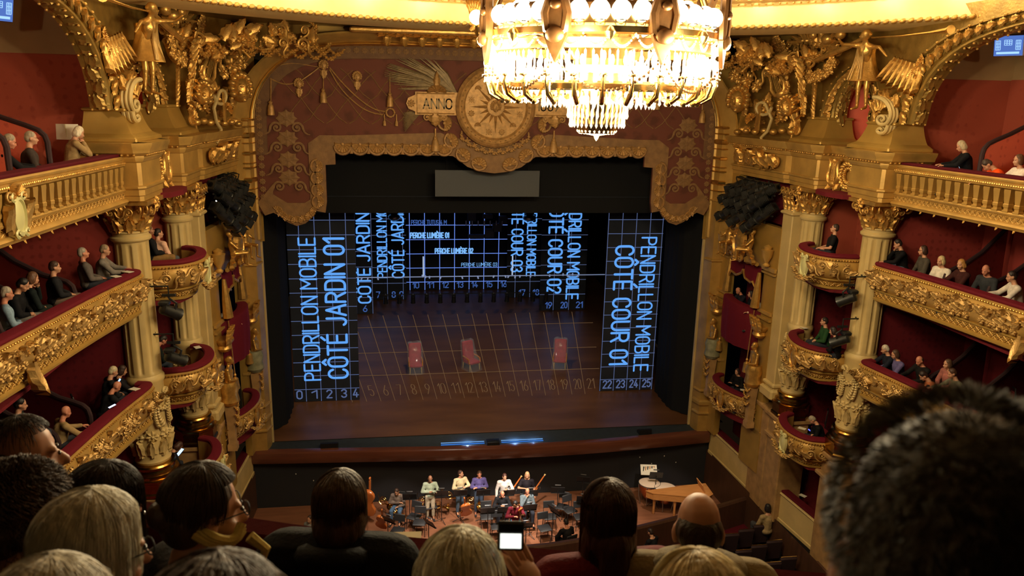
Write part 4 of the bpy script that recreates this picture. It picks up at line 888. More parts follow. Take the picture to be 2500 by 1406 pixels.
mb.grid([[ringpt(R_, 2*math.pi*k/96, z) for k in range(96)] for R_, z in ((10.6, 14.40), (12.2, 14.42), (17.0, 14.55))], cu=True); struct('ceiling_soffit', mb, M['attic'], None, .3)
mb = MB(); mb.grid([[ringpt(max(R_, .01), 2*math.pi*k/72, z) for k in range(72)] for R_, z in ((10.85, 15.5), (10.3, 16.9), (9.0, 18.2), (6.5, 19.2), (3, 19.8), (0, 19.9))], cu=True); struct('ceiling', mb, M['ceil'])
for s, x, y, px in ((-1, 0, 0, 1163), (1, 0, 0, 1776)):                  # bracket lamps on the cornice beside the chandelier
    p = aty(px, 42, -4.55 if s < 0 else -5.1); t = thing('cornice_lamp', p, 'gilded leaf bracket with a glowing globe on the cornice, beside the chandelier towards %s' % ('JARDIN' if s < 0 else 'COUR'), 'lamp', 'cornice bracket lamps')
    MB().ell(p, .20, 14, 10).build('globe', M['globe'] if 'globe' in M else emit('globe', (1, .86, .55), 6), t)
    for k in range(8): put(orn('acanthus'), 'acanthus_leaf', t, p+V(-.14+.04*k, .26, -.35+.02*k), (0, -1, 0), size=(.32, .85), spin=-.6+.17*k)
    MB().tube([p+V(0, 0, -.2), p+V(.05, .2, -.45), p+V(0, .5, -.3)], .04, 6).build('arm', M['goldb'], t)

# ------------------------------------------------------------------ stage boxes beside the proscenium
mb = MB(); mb.add([(9.55, -.8, -.2), (9.75, -4.3, -.2), (9.75, -4.3, 9.95), (9.55, -.8, 9.95)], [(0, 1, 2, 3)]); structs('wall_%s_stage_box_back', mb, 'redd', 0)
def sbwall(z0, z1, y0, y1): 
    xa = lambda y: lerp(8.48, 8.76, (-.75-y)/3.5); m = MB(); m.prism([(y0, z0), (y1, z0), (y1, z1), (y0, z1)], .22, lambda y, z, q: (xa(y)+q, y, z)); return m
mb = MB()
for z0, z1, y0, y1 in ((1.3, 7.1, -1.35, -.72), (1.3, 7.1, -4.35, -3.62), (7.05, 8.5, -4.35, -.72), (8.5, 9.95, -1.5, -.72), (-.05, 1.45, -4.4, -3.2), (-.05, 1.45, -1.3, -.72)):
    q = sbwall(z0, z1, y0, y1); mb.add(q.v, q.f)
structs('wall_%s_stage_box', mb, 'ochre', .4)
mb = MB()
for zc, h in ((7.10, .14), (6.95, .06), (5.62, .10), (5.40, .06), (3.02, .08)):
    for y0, y1 in ((-4.35, -3.58), (-1.38, -.72)):
        q = sbwall(zc-h/2, zc+h/2, y0, y1); q.v = [(x-.09, y, z) for x, y, z in q.v]; mb.add(q.v, q.f)
structs('trim_%s_stage_box', mb, 'goldp', .4)
b = parapet('box_parapet', AVP, 2.52, 'bowed gilded front of the lower stage box beside the proscenium on '+COUR, 'box front', True, 'av'); mirror(b, 'bowed gilded front of the lower stage box beside the proscenium on '+JARDIN)
mb = MB(); mb.prism([(p.x+.1, p.y) for p in AVP]+[(9.6, -1.2), (9.6, -4.0)], -.1, lambda x, y, q: (x, y, 1.55+q)); structs('floor_%s_stage_box', mb, 'redd', 0)
mb = MB(); mb.prism([(8.5, -1.3), (9.6, -1.2), (9.6, -4.0), (8.76, -3.7)], -.1, lambda x, y, q: (x, y, 4.62+q)); structs('floor_%s_upper_stage_box', mb, 'redd', 0)
def draped():
    t = thing('draped_box_front', (8.5, -2.4, 4.2), 'crimson velvet cloth hung over the front of the upper stage box on '+COUR, 'drapery', 'draped stage box fronts')
    P = smooth_path([(8.74, -3.66, 0), (8.42, -3.35, 0), (8.24, -2.6, 0), (8.24, -2.1, 0), (8.34, -1.5, 0), (8.52, -1.32, 0)], 2)
    mb = MB(); N = normals2(P); rows = []
    for i, (p, n) in enumerate(zip(P, N)):
        w_ = .025*math.sin(i*1.7); rows.append([tuple(p+n*(-.30)+V(0, 0, 5.60)), tuple(p+V(0, 0, 5.61)), tuple(p+n*.03+V(0, 0, 5.57)), tuple(p+n*(.03+w_)+V(0, 0, 5.0)), tuple(p+n*(.02+w_)+V(0, 0, 4.5)), tuple(p+n*(.0+w_)+V(0, 0, 4.18-.10*math.sin(math.pi*i/len(P)))), tuple(p+n*(-.04)+V(0, 0, 4.18-.10*math.sin(math.pi*i/len(P))))])
    mb.grid(rows); mb.build('cloth', M['velvetb'], t, 1.2)
    return t
d = draped(); mirror(d, 'crimson velvet cloth hung over the front of the upper stage box on '+JARDIN)
def swag():
    t = thing('box_curtain', (8.5, -2.5, 6.4), 'gold fringed crimson swag over the upper stage box opening on '+COUR, 'curtain', 'stage box swags')
    for k, (y0, y1, z0, dz) in enumerate(((-3.6, -2.5, 7.0, .55), (-2.5, -1.35, 7.0, .55))):
        rows = []
        for i in range(9):
            u = i/8; y = lerp(y0, y1, u); sag = dz*(1-(2*u-1)**2)*.55+(.28 if (k == 0 and u < .2) or (k == 1 and u > .8) else 0)
            rows.append([(8.66, y, 7.05), (8.55, y, 6.95-sag*.4), (8.50+.04*math.sin(u*14), y, 6.75-sag)])
        mb = MB(); mb.grid(rows); mb.build('swag', M['velvetb'], t, 1.2); MB().tube([r[2] for r in rows], .045, 6).build('gold_fringe', M['gold'], t)
    for y in (-3.62, -1.33):
        MB().tube([(8.55, y, 6.9), (8.52, y, 6.2), (8.50, y+.02, 5.7)], [.06, .13, .16], 8).build('side_curtain', M['gold'], t); MB().lathe([(.02, 0), (.05, -.05), (.03, -.12), (.10, -.18), (.13, -.5), (.0, -.5)], 10, (8.42, y, 3.9)).build('tassel', M['gold'], t); MB().tube([(8.5, y, 5.6), (8.42, y, 3.9)], .02, 5).build('cord', M['gold'], t)
    return t
d = swag(); mirror(d, 'gold fringed crimson swag over the upper stage box opening on '+JARDIN)
def herm(y, x, lab, m):
    t = thing('herm_figure', (x, y, 1.55), lab, 'statue', 'herm figures of the stage boxes')
    mb = MB(); mb.lathe([(.20, 0), (.20, .2), (.15, .25), (.17, 1.0), (.22, 1.6)], 4, (x, y, 1.5), Matrix.Rotation(math.pi/4, 3, 'Z')); mb.build('pedestal_shaft', M['marble'], t)
    MB().lathe([(.22, 0), (.30, .12), (.26, .35), (.30, .55), (.24, .75)], 12, (x, y, 3.02)).build('drapery', M[m], t)
    statue('body', t, (x, y, 2.75), math.radians(90), dict(sit=False, hip=.90, lean=4, arms=('lap', 'down')), M['gold'], 1.05, None, .022, False, 0, 'bun')
    MB().lathe([(.15, 0), (.24, .1), (.2, .2), (.3, .34), (.3, .4)], 10, (x+.05, y, 4.75)).build('basket', M['gold'], t)
    for k in range(6): put(orn('acanthus'), 'acanthus_leaf', t, V(x-.1, y-.28+.11*k, 5.0+.1*(k % 2)), NS, size=.4); 
    for k in range(3): put(orn('garland'), 'fruit_garland', t, V(x-.16, y, 3.0-.25*k), NS, size=(.42, .34))
    return t
for y, x, w_, m in ((-3.95, 8.55, 'on the seats side of the stage box, on ', 'gold'), (-1.05, 8.30, 'on the proscenium side of the stage box, on ', 'verd')):
    h = herm(y, x, 'gilded female herm '+w_+COUR, m); mirror(h, 'gilded female herm '+w_+JARDIN)
def pediment():
    t = thing('pediment_group', (8.5, -2.5, 7.1), 'gilded children around an oval shield on the stage box pediment on '+COUR, 'sculpture', 'pediment groups')
    put(orn('cartouche'), 'oval_shield', t, V(8.36, -2.45, 7.75), NS, size=(.95, .8)); put(orn('mask'), 'lion_mask', t, V(8.3, -2.5, 7.22), NS, size=(.5, .4))
    statue('seated_child', t, (8.30, -3.15, 7.15), math.radians(60), dict(lean=-10, twist=20, yaw=30, arms=('rail', 'high')), M['gold'], .85, None, .03, True, 0, 'curly')
    statue('seated_child', t, (8.22, -1.75, 7.15), math.radians(125), dict(lean=-5, twist=-20, arms=('high', 'rail')), M['gold'], .85, None, .03, True, 0, 'curly')
    statue('standing_child', t, (8.45, -2.2, 7.75), math.radians(95), dict(sit=False, lean=-8, yaw=25, arms=('high', 'out')), M['gold'], .55, None, .03, True, 0, 'curly')
    for sd in (-1, 1):
        P = [V(8.42, -2.45+sd*q, 7.1+.12*math.sin(q*2)) for q in (.45, .8, 1.2)]; MB().tube(P, [.14, .10, .07], 6).build('pediment_scroll', M['goldp'], t)
    for k in range(14): put(orn('acanthus'), 'acanthus_leaf', t, V(8.35, -3.3+.13*k, 7.25+.35*math.sin(math.pi*k/13)), NS, size=.42, spin=-1.6+.25*k)
    for y in (-3.95, -1.0):
        MB().lathe([(.10, 0), (.12, .05), (.06, .12), (.08, .18), (.17, .34), (.19, .5), (.21, .56), (.12, .58), (.14, .66), (.0, .74)], 14, (8.58 if y < -2 else 8.35, y, 7.18)).build('urn', M['goldp'], t)
    return t
p = pediment(); mirror(p, 'gilded children around an oval shield on the stage box pediment on '+JARDIN)
# spotlights clustered in the openings above the stage boxes
mb = MB(); mb.add([(9.0, -1.3, 8.5), (9.2, -4.3, 8.5), (9.2, -4.3, 9.95), (9.0, -1.3, 9.95)], [(0, 1, 2, 3)]); structs('wall_%s_lamp_recess', mb, 'redd', 0)
def spotlamp():
    mb = MB(); mb.lathe([(.07, -.34), (.13, -.30), (.14, -.05), (.145, .12), (.13, .14), (.13, .34), (.15, .36), (.15, .40), (.12, .40), (.11, .30)], 14, R=rot('X', -90)); return mb
def spots(s, side):
    body = spotlamp().mesh('lamp_body', M['lampblk']); lens = MB().lathe([(0, .0), (.06, .008), (.105, .02)], 12, R=rot('X', -90)).mesh('lens', M['steel']); yoke = MB().tube([(-.17, 0, 0), (-.17, 0, .22), (0, 0, .26), (.17, 0, .22), (.17, 0, 0)], .018, 5).mesh('yoke', M['lampblk'])
    fins = MB(); [fins.box((0, -.33+.05*k, .0), (.24, .02, .24)) for k in range(5)]; fin = fins.mesh('cooling_fins', M['lampblk'])
    doors = MB(); [doors.box((a*.0+x, .46, z), (sx, .16, sz)) for a, x, z, sx, sz in ((0, .15, 0, .01, .22), (0, -.15, 0, .01, .22), (0, 0, .15, .22, .01), (0, 0, -.15, .22, .01))]; dr = doors.mesh('barn_door', M['lampblk'])
    hot = emit('painted lamp glint', (1.0, .93, .8), 6.0); back_glint = MB().lathe([(0, .0), (.05, .008), (.085, .02)], 12, R=rot('X', -90)).mesh('lens', hot)  # small glowing disc painted in as a glint, no real lens
    for row, (z, n) in enumerate(((9.62, 5), (9.28, 5), (8.95, 4), (8.70, 3))):
        for j in range(n):
            y = lerp(-3.9, -1.75, (j+.3*(row % 2))/max(1, n-1)); x = 8.42-.16*(row % 2)+.10*j/n
            posn = ('top', 'second', 'third', 'bottom')[row]; t = thing('stage_spotlight', (x*s, y, z), '%s in %s row of lamp cluster on %s, %s from proscenium' % ('spotlight', posn, side, ('fifth', 'fourth', 'third', 'second', 'first')[j] if n == 5 else ('fourth', 'third', 'second', 'first')[j] if n == 4 else ('third', 'second', 'first')[j]), 'spotlight', 'stage spotlights on '+side)
            t.rotation_euler = (math.radians(-28-6*row+5*(j % 3)), 0, math.radians(s*(28+9*(j % 2)))); t.scale = (1.15, 1.15, 1.15)
            for nm, me in (('lamp_body', body), ('lens', back_glint if (row, j) in ((2, 1), (3, 1)) else lens), ('yoke', yoke), ('cooling_fins', fin), ('barn_door', dr)):
                o = bpy.data.objects.new(nm, me); COL.objects.link(o); o.parent = t
                if nm == 'lens': o.location = (0, .33, 0)
                if me is back_glint: o.location = (0, -.36, .06); o.scale = (.6, .6, .6)  # the glint disc sits on the back of the lamp
    t = thing('lamp_rail', (8.6*s, -2.8, 9.0), 'black pipe ladder carrying the lamp cluster on '+side, 'rig', 'lamp rails')
    for z in (9.86, 9.52, 9.18, 8.86): MB().tube([(8.55*s, -4.1, z), (8.42*s, -1.5, z)], .03, 6).build('pipe', M['lampblk'], t)
    for y in (-3.6, -2.0): MB().tube([(8.55*s, y, 8.55), (8.55*s, y, 9.93)], .03, 6).build('upright', M['lampblk'], t)
spots(1, COUR); spots(-1, JARDIN)
# lamps clamped beside the nearer columns
def clamp(s, z, y, side, w_):
    x = 8.75*s; t = thing('clamp_spotlight', (x, y, z), 'black bracket spotlight %s on %s' % (w_, side), 'spotlight', 'bracket spotlights')
    MB().lathe([(.07, -.25), (.13, -.22), (.14, .2), (.16, .26), (.13, .26)], 12, (x, y, z), rot('Z', 40*s) @ rot('X', -120)).build('lamp_body', M['lampblk'], t); MB().box((x+.1*s, y-.05, z+.22), (.25, .22, .12), bev=.03).build('motor_box', M['lampblk'], t); MB().tube([(x-.1*s, y, z), (x-.16*s, y, z+.2), (x, y, z+.32)], .03, 6).build('yoke', M['lampblk'], t)
    MB().tube([(x, y, z+.32), (x, y, z+.62), (x+.45*s, y, z+.62), (9.2*s, -8.0, z+.62)], .022, 6).build('bracket_arm', M['lampblk'], t)
    MB().box((x, y, z+.40), (.30, .06, .06)).build('clamp', M['lampblk'], t)
for s, side in ((1, COUR), (-1, JARDIN)):
    clamp(s, 7.25, -8.35, side, 'beside the upper bowed box'); clamp(s, 6.05, -8.3, side, 'beside the middle bowed box')
# screens hung in the top boxes
def screen(px, py, x, label, sgn):
    p = atx(px, py, x); t = thing('monitor_screen', p, label, 'screen'); t.rotation_euler = (math.radians(14), 0, math.radians(-sgn*62)); wv, hv = (.62, .46)
    def q(n, mb, m): o = bpy.data.objects.new(n, mb.mesh(n, m, .4)); COL.objects.link(o); o.parent = t; return o
    q('casing', MB().box((0, .05, 0), (wv+.06, .08, hv+.06), bev=.02), M['steel']); q('display', MB().box((0, .0, 0), (wv, .03, hv)), emit('screen light', (.10, .20, .62), .9)); pic = q('stage_view', MB(), emit('screen picture', (.32, .55, 1.0), 1.5))
    mb = MB()
    for x0, w_, z0, h in ((-.22, .10, .02, .22), (.22, .10, .02, .22), (0, .16, .08, .12)):
        for k in range(4): mb.box((x0-w_/2+w_*k/3, -.02, z0), (.012, .006, h))
        for k in range(4): mb.box((x0, -.02, z0-h/2+h*k/3), (w_, .006, .010))
    mb.box((0, -.02, -.16), (.5, .006, .05)); pic.data = mb.mesh('stage_view', emit('screen picture', (.35, .6, 1.0), 1.3), 0)
    q('bracket', MB().tube([(0, .1, hv/2), (0, .1, hv/2+.5)], .03, 6), M['lampblk'])
screen(2462, 112, 11.2, 'small lit monitor under the ceiling of the top box on '+COUR, 1); screen(-6, 20, -11.0, 'small blue lit monitor cut by the picture edge, top tier on '+JARDIN, -1)
# ------------------------------------------------------------------ proscenium frame and painted pelmet (plane y = -0.3)
YP = -.30
def pw(px, py): p = aty(px, py, YP); return (p.x, p.z)
M['pel'] = damask('painted drapery red', (.135, .043, .027), (.095, .032, .020), 1.6, .75, .60, 0)
M['brocade'] = mat('painted gold brocade', (.165, .082, .028), .7, color2=(.25, .13, .044), noise=(5, .4), bump=(22, .4))
M['brocade2'] = mat('dark painted brocade', (.11, .05, .022), .75, color2=(.17, .085, .032), noise=(4, .4), bump=(22, .4)); M['brocd'] = mat('dull gold relief', (.30, .155, .048), .55, .25, noise=(8, .3), bump=(26, .3))
M['brocl'] = mat('pale gold relief', (.40, .22, .07), .5, .35, noise=(8, .3), bump=(20, .3))
M['palm'] = mat('greenish bronze palm', (.16, .105, .042), .5, .4, noise=(9, .3))
ARCH = [(-8.06, 7.5), (-8.06, 11.3), (-7.98, 11.95), (-7.75, 12.55), (-7.3, 13.12), (-6.7, 13.53), (-6.0, 13.80), (-5.2, 13.93), (-4.0, 13.98), (0, 14.0)]
ARCH = [(p.x, p.y) for p in smooth_path([(x, z, 0) for x, z in ARCH], 1)]
ARCHF = ARCH+[(-x, z) for x, z in reversed(ARCH[:-1])]
mb = MB(); rows = []
for x, z in ARCHF:
    s_ = 1 if x > 0 else -1; k = min(1, abs(x)/8.06); q = lambda d, y: (x+s_*d*k**3, y, z+d*(1-k**6)*.75)
    rows.append([q(-.10, -.22), q(-.06, -.34), q(.02, -.38), q(.06, -.34), q(.08, -.42), q(.16, -.62), q(.30, -.85), q(.42, -1.0), q(.50, -.98), q(.52, -.5)])
mb.grid(rows); fr = struct('wall_proscenium_arch', mb, M['goldp'], None, .6)
mb = MB(); mb.tube([(x-.0, -.40, z) for x, z in ARCHF if z > 11], .055, 8); o = mb.build('gold_bead', M['goldb'], fr)
mb = MB(); mb.add([(-12, -.12, 7.4), (-7.9, -.12, 7.4), (-7.9, -.12, 16), (-12, -.12, 16), (12, -.12, 7.4), (7.9, -.12, 7.4), (7.9, -.12, 16), (12, -.12, 16), (-12, -.12, 13.6), (12, -.12, 13.6)], [(0, 1, 2, 3), (4, 5, 6, 7), (8, 9, 6, 3)]); struct('wall_proscenium', mb, M['ochre'], None, 0)
pel = thing('painted_pelmet', (0, YP, 7.9), 'red and gold painted pelmet with sun medallion, hanging across the top of the stage opening', 'pelmet')
L_IN = [(-8.02, 8.55), (-7.80, 8.32), (-7.52, 8.42), (-7.28, 8.28), (-7.05, 8.08), (-6.77, 7.96), (-6.48, 8.05), (-6.25, 8.25), (-6.10, 8.48), (-5.80, 8.42), (-5.74, 8.8), (-5.74, 10.04), (-5.41, 10.06), (-5.41, 10.43), (-5.0, 10.44), (-1.45, 10.38), (-1.25, 10.25), (-.95, 10.02), (-.5, 9.86), (0, 9.80)]
LOW = L_IN+[(-x, z) for x, z in reversed(L_IN[:-1])]
def flat(poly, y, d): return lambda x, z, q: (x, y-q, z)
top = [(x, z) for x, z in ARCHF if z > 8.6]
MB().prism(LOW+[(x*.999, z) for x, z in reversed(top)], .10, lambda x, z, q: (x, YP+.1-q, z)).build('cloth_field', M['pel'], pel, .3)
# brocade border following the lower contour
def inset(poly, d):
    out = []
    for i, (x, z) in enumerate(poly):
        a, b = poly[max(0, i-1)], poly[min(len(poly)-1, i+1)]; tx, tz = b[0]-a[0], b[1]-a[1]; L_ = math.hypot(tx, tz) or 1; out.append((x-tz/L_*d, z+tx/L_*d))
    return out
EDGE = [(-8.02, 8.9), (-7.98, 8.55)]+L_IN[2:]
EDGE = [(-8.02, 8.75)]+L_IN[1:]+[(-x, z) for x, z in reversed(L_IN[1:-1])]+[(8.02, 8.75)]
inn = []
for x, z in EDGE:
    s_ = -1 if x < 0 else 1; ax = abs(x)
    if z < 8.9 or (ax > 5.5 and z < 9.9): inn.append((s_*min(7.6, max(6.28, ax if ax > 6.3 and ax < 7.3 else (7.5 if ax >= 7.3 else 6.28))), max(z+.62, 8.75)))
    elif ax > 5.3 and z < 10.2: inn.append((s_*6.28, 10.75))
    elif ax > 4.9: inn.append((s_*(5.9 if z < 10.5 and ax > 5.2 else 5.2), 11.02))
    else: inn.append((x*1.28 if ax < 1.5 else x, z+.78 if ax > 1.2 else z+.95))
mb = MB(); mb.grid([[(x, YP-.035, z), (x, YP-.05, z+.0), (lerp(x, xi, .5), YP-.06, lerp(z, zi, .5)), (xi, YP-.05, zi), (xi, YP-.01, zi)] for (x, z), (xi, zi) in zip(EDGE, inn)]); mb.build('brocade_border', M['brocade'], pel, .5)
for s_ in (-1, 1):      # outer brocade strip up the sides and along the arch
    side = [(x, z) for x, z in ARCHF if x*s_ >= 0 and z > 8.7]; mb = MB(); mb.grid([[(x, YP-.02, z), (x-(s_*.45*min(1, abs(x)/8)**4), YP-.03, z-.45*(1-min(1, abs(x)/8.06)**8)), (x-(s_*.46*min(1, abs(x)/8)**4), YP, z-.46*(1-min(1, abs(x)/8.06)**8))] for x, z in side]); mb.build('side_border', M['brocade2'], pel, .5)
# scallops with shells along the lower edge
for s_ in (-1, 1):
    for k in range(7):
        x = s_*lerp(5.15, 1.75, k/6); c = V(x, YP-.06, 10.66); MB().tube([(c.x+.27*math.cos(a), c.y-.02, c.z+.02+.27*math.sin(a)) for a in [math.pi*(1+q/10) for q in range(11)]], .055, 6).build('scallop_edge', M['brocd'], pel); put(orn('shell', 'brocl'), 'scallop_shell', pel, c+V(0, -.02, .02), (0, -1, 0), up=(0, 0, -1), size=(.50, .52), depth=.5)
        if k < 6: MB().lathe([(.02, .1), (.035, .06), (.02, .02), (.05, -.03), (.06, -.12), (0, -.12)], 8, (x-s_*.285, YP-.1, 10.55)).build('small_tassel', M['brocd'], pel)
    for z in (10.0, 9.6, 9.2, 8.8): MB().tube([(s_*6.0+.21*math.cos(a)*1.0, YP-.08, z+.22*math.sin(a)) for a in [math.pi*(-.5+q/10) if s_ > 0 else math.pi*(.5+q/10) for q in range(11)]], .05, 6).build('scallop_edge', M['brocd'], pel); put(orn('shell', 'brocl'), 'scallop_shell', pel, V(s_*5.98, YP-.07, z), (0, -1, 0), up=(-s_, 0, 0), size=(.36, .36), depth=.5)
    for k in range(7):
        a = math.pi*(1.14+.72*k/6); put(orn('shell', 'brocl'), 'scallop_shell', pel, V(s_*6.77+.66*math.cos(a), YP-.07, 8.72+.56*math.sin(a)), (0, -1, 0), up=(-math.cos(a), 0, -math.sin(a)), size=.34, depth=.5)
    for k in range(4):
        a = math.pi*(1.5+s_*(.10+.115*k)); put(orn('shell', 'brocl'), 'scallop_shell', pel, V(1.72*math.cos(a), YP-.08, 11.78+1.72*math.sin(a)), (0, -1, 0), up=(-math.cos(a), 0, -math.sin(a)), size=(.5, .46), depth=.5); MB().tube([(1.72*math.cos(a)+.25*math.cos(b), YP-.09, 11.80+1.72*math.sin(a)+.25*math.sin(b)) for b in [a-math.pi/2+math.pi*q/10 for q in range(11)]], .05, 6).build('scallop_edge', M['brocd'], pel)
    # central rosette panels on the hanging sides, running scrolls on the border
    for z in (11.55, 10.9, 10.2, 9.6): put(orn('rosette', 'brocade'), 'brocade_flower', pel, V(s_*6.95, YP-.03, z), (0, -1, 0), size=(.62, .5), depth=.22); put(orn('scroll', 'brocade'), 'brocade_scroll', pel, V(s_*6.62, YP-.03, z-.3), (0, -1, 0), size=(.4*s_, .4), depth=.3); put(orn('scroll', 'brocade'), 'brocade_scroll', pel, V(s_*7.28, YP-.03, z-.3), (0, -1, 0), size=(-.4*s_, .4), depth=.3)
    for k in range(13): put(orn('rosette', 'brocade'), 'border_flower', pel, V(s_*(8.06-.24), YP-.04, 8.95+.26*k), (0, -1, 0), size=.2, depth=.4)
    for k in range(22): put(orn('rosette', 'brocade'), 'border_flower', pel, V(s_*(.3+.27*k), YP-.04, 13.77-(0 if k < 18 else .05*(k-17)**1.2)), (0, -1, 0), size=.2, depth=.4)
    # cords, masks and tassels on the red field
    cord = lambda pts, r=.022: MB().tube(smooth_path([V(*p) for p in [(x, YP-.05, z) for x, z in pts]], 2), r, 5).build('cord', M['brocl'], pel)
    q = lambda px, py: (abs(pw(px, py)[0])*s_, pw(px, py)[1])
    cord([q(660, 192), q(695, 208), q(730, 200), q(760, 180), q(785, 160)]); cord([q(805, 170), q(830, 215), q(870, 255), q(905, 275), q(935, 280)]); cord([q(805, 165), q(838, 205), q(880, 245), q(915, 268), q(940, 272)]); cord([q(785, 165), q(700, 150), q(640, 180)], .014)
    for px, py, z2 in ((662, 190, 255), (790, 165, 225), (952, 180, 235)):
        x, z = q(px, py); x2, z3 = q(px, z2); MB().tube([(x, YP-.05, z), (x2, YP-.08, z3)], .018, 5).build('cord', M['brocl'], pel)
        MB().lathe([(.03, .12), (.07, .08), (.05, .02), (.09, -.04), (.10, -.12), (.12, -.34), (.0, -.34)], 10, (x2, YP-.12, z3)).build('tassel', M['brocl'], pel)
    for px, py in ((730, 205), (872, 188), (790, 160)): x, z = q(px, py); put(orn('mask', 'brocl'), 'small_mask', pel, V(x, YP-.04, z), (0, -1, 0), size=(.36, .36), depth=.7); put(orn('acanthus', 'brocl'), 'acanthus_leaf', pel, V(x, YP-.04, z-.1), (0, -1, 0), up=(0, 0, -1), size=.36, depth=.5)
    x, z = q(953, 275); put(orn('wreath', 'brocl'), 'ring', pel, V(x, YP-.05, z), (0, -1, 0), size=.34, depth=.6)
    for dx in (-.2, .2): MB().lathe([(.02, .2), (.02, 0), (.05, -.05), (.06, -.18), (0, -.18)], 8, (x+dx, YP-.08, z-.25)).build('small_tassel', M['brocl'], pel)
    # crossing lines of the painted quilting
    for k in range(9):
        x0 = 7.4-.75*k; pts = []
        for j in range(9): t = j/8; pts.append((s_*(x0-1.9*t), 11.1+2.1*t+.06*math.sin(j*2.2)))
        if x0 > 2.2: MB().tube([(x, YP-.012, z) for x, z in pts if abs(x) < 7.5 and 11.2 < z < 13.2], .016, 4).build('painted_line', M['brocade'], pel)
        pts = [(s_*(x0-1.9+1.9*j/8), 11.1+2.1*j/8+.06*math.sin(j*2)) for j in range(9)]
        if 2.2 < x0: MB().tube([(x, YP-.012, z) for x, z in pts if abs(x) < 7.5 and 11.2 < z < 13.2], .016, 4).build('painted_line', M['brocade'], pel)
    # palms behind the medallion and the dated plaques
    r2 = random.Random(4)
    for k in range(34):
        a = math.radians(lerp(112, 172, k/33)+r2.uniform(-3, 3)); b = V(s_*-1.0 if False else -1.3, 0, 12.35); L_ = lerp(1.5, 2.85, math.sin(math.pi*(.15+.75*k/33)))
        c0, c1 = V(s_*(1.3+0*k), YP-.06, 12.45), V(s_*(1.3-L_*math.cos(a)), YP-.13-.02*(k % 3), 12.45+L_*.50*math.sin(a)*1.05); md = c0.lerp(c1, .5)+V(0, -.05, .12)
        MB().tube([c0, md, c1], [.02, .06, .008], 5, flat=.5).build('palm_leaf', M['palm'], pel)
    for k in range(12):
        a = math.radians(lerp(-28, 12, k/11)); c0 = V(s_*2.6, YP-.06, 11.75); c1 = V(s_*(2.6+.9*math.cos(a)*.6), YP-.1, 11.7+.9*math.sin(a)-.1); MB().tube([c0, c0.lerp(c1, .5)+V(0, -.04, .06), c1], [.02, .05, .006], 5, flat=.5).build('palm_leaf', M['palm'], pel)
    plq = MB(); plq.prism([(s_*1.3, 11.75), (s_*2.72, 11.75), (s_*2.72, 11.85), (s_*2.95, 11.95), (s_*3.02, 12.12), (s_*2.95, 12.30), (s_*2.72, 12.4), (s_*2.72, 12.5), (s_*1.3, 12.5)][::s_], .10, lambda x, z, q_: (x, YP-.04-q_, z)); pq = plq.build('plaque', M['brocl'], pel, .3)
    MB().tube([(s_*x, YP-.15, z) for x, z in ((1.4, 11.80), (2.66, 11.80), (2.66, 12.45), (1.4, 12.45))], .025, 5).build('plaque_border', M['brocl'], pq)
    put(orn('rosette', 'brocl'), 'boss', pq, V(s_*2.85, YP-.13, 12.12), (0, -1, 0), size=.26, depth=.6)
    put(orn('shell', 'brocl'), 'shell', pq, V(s_*2.0, YP-.12, 12.56), (0, -1, 0), size=(.6, .4)); put(orn('acanthus', 'brocl'), 'drop_leaf', pq, V(s_*2.05, YP-.12, 11.80), (0, -1, 0), up=(0, 0, -1), size=(.75, .45)); put(orn('acanthus', 'brocl'), 'finial', pq, V(s_*2.0, YP-.12, 12.6), (0, -1, 0), size=(.4, .6))
    for dx in (-.28, .28): put(orn('scroll', 'brocl'), 'scroll', pq, V(s_*2.05+dx, YP-.10, 11.66), (0, -1, 0), size=(.3 if dx > 0 else -.3, .3), depth=.6)
    MB().lathe([(.03, .35), (.03, .1), (.07, .06), (.06, 0), (.10, -.05), (.16, -.4), (0, -.4)], 10, (s_*2.05, YP-.16, 10.95)).build('tassel', M['brocl'], pel)
# sun medallion
med = MB().lathe([(1.33, 0), (1.33, .10), (1.22, .15), (1.12, .10), (1.08, .12), (1.04, .08), (.35, .11), (.0, .16)], 48, (0, YP-.05, 12.05), rot('X', 90)).build('sun_medallion', M['brocl'], pel)
MB().lathe([(1.37, 0), (1.37, .16), (1.30, .20), (1.24, .16)], 48, (0, YP-.03, 12.05), rot('X', 90), caps=False).build('medallion_rim', M['brocd'], med)
for k in range(16):
    a = 2*math.pi*k/16; L_ = .88 if k % 2 == 0 else .60; w_ = .075; c = lambda r, b, h: (r*math.cos(a+b), YP-.16-h, 12.05+r*math.sin(a+b))
    MB().add([c(.28, w_*3.0, 0), c(L_, 0, .02), c(.28, -w_*3.0, 0), c(.3, 0, .07)], [(0, 3, 1), (3, 2, 1)]).build('sun_ray', M['brocl'], med, 0)
put(orn('mask', 'brocl'), 'sun_face', med, V(0, YP-.16, 12.05), (0, -1, 0), size=(.42, .42), depth=.8)
for k in range(12):
    a = math.radians(30*k+15); put(orn(('rosette', 'shell', 'lattice')[k % 3], 'brocl'), 'zodiac_sign', med, V(.86*math.cos(a), YP-.15, 12.05+.86*math.sin(a)), (0, -1, 0), size=.2, depth=.5)
for k in range(40): a = 2*math.pi*k/40; put(orn('bead', 'brocl'), 'pearl', med, V(1.16*math.cos(a), YP-.2, 12.05+1.16*math.sin(a)), (0, -1, 0), size=.06)
for k in range(9): a = math.pi*(1.25+.5*k/8); put(orn('garland', 'brocl'), 'garland', med, V(1.42*math.cos(a), YP-.12, 12.08+1.42*math.sin(a)), (0, -1, 0), up=(-math.cos(a), 0, -math.sin(a)), size=(.42, .4), depth=.6)
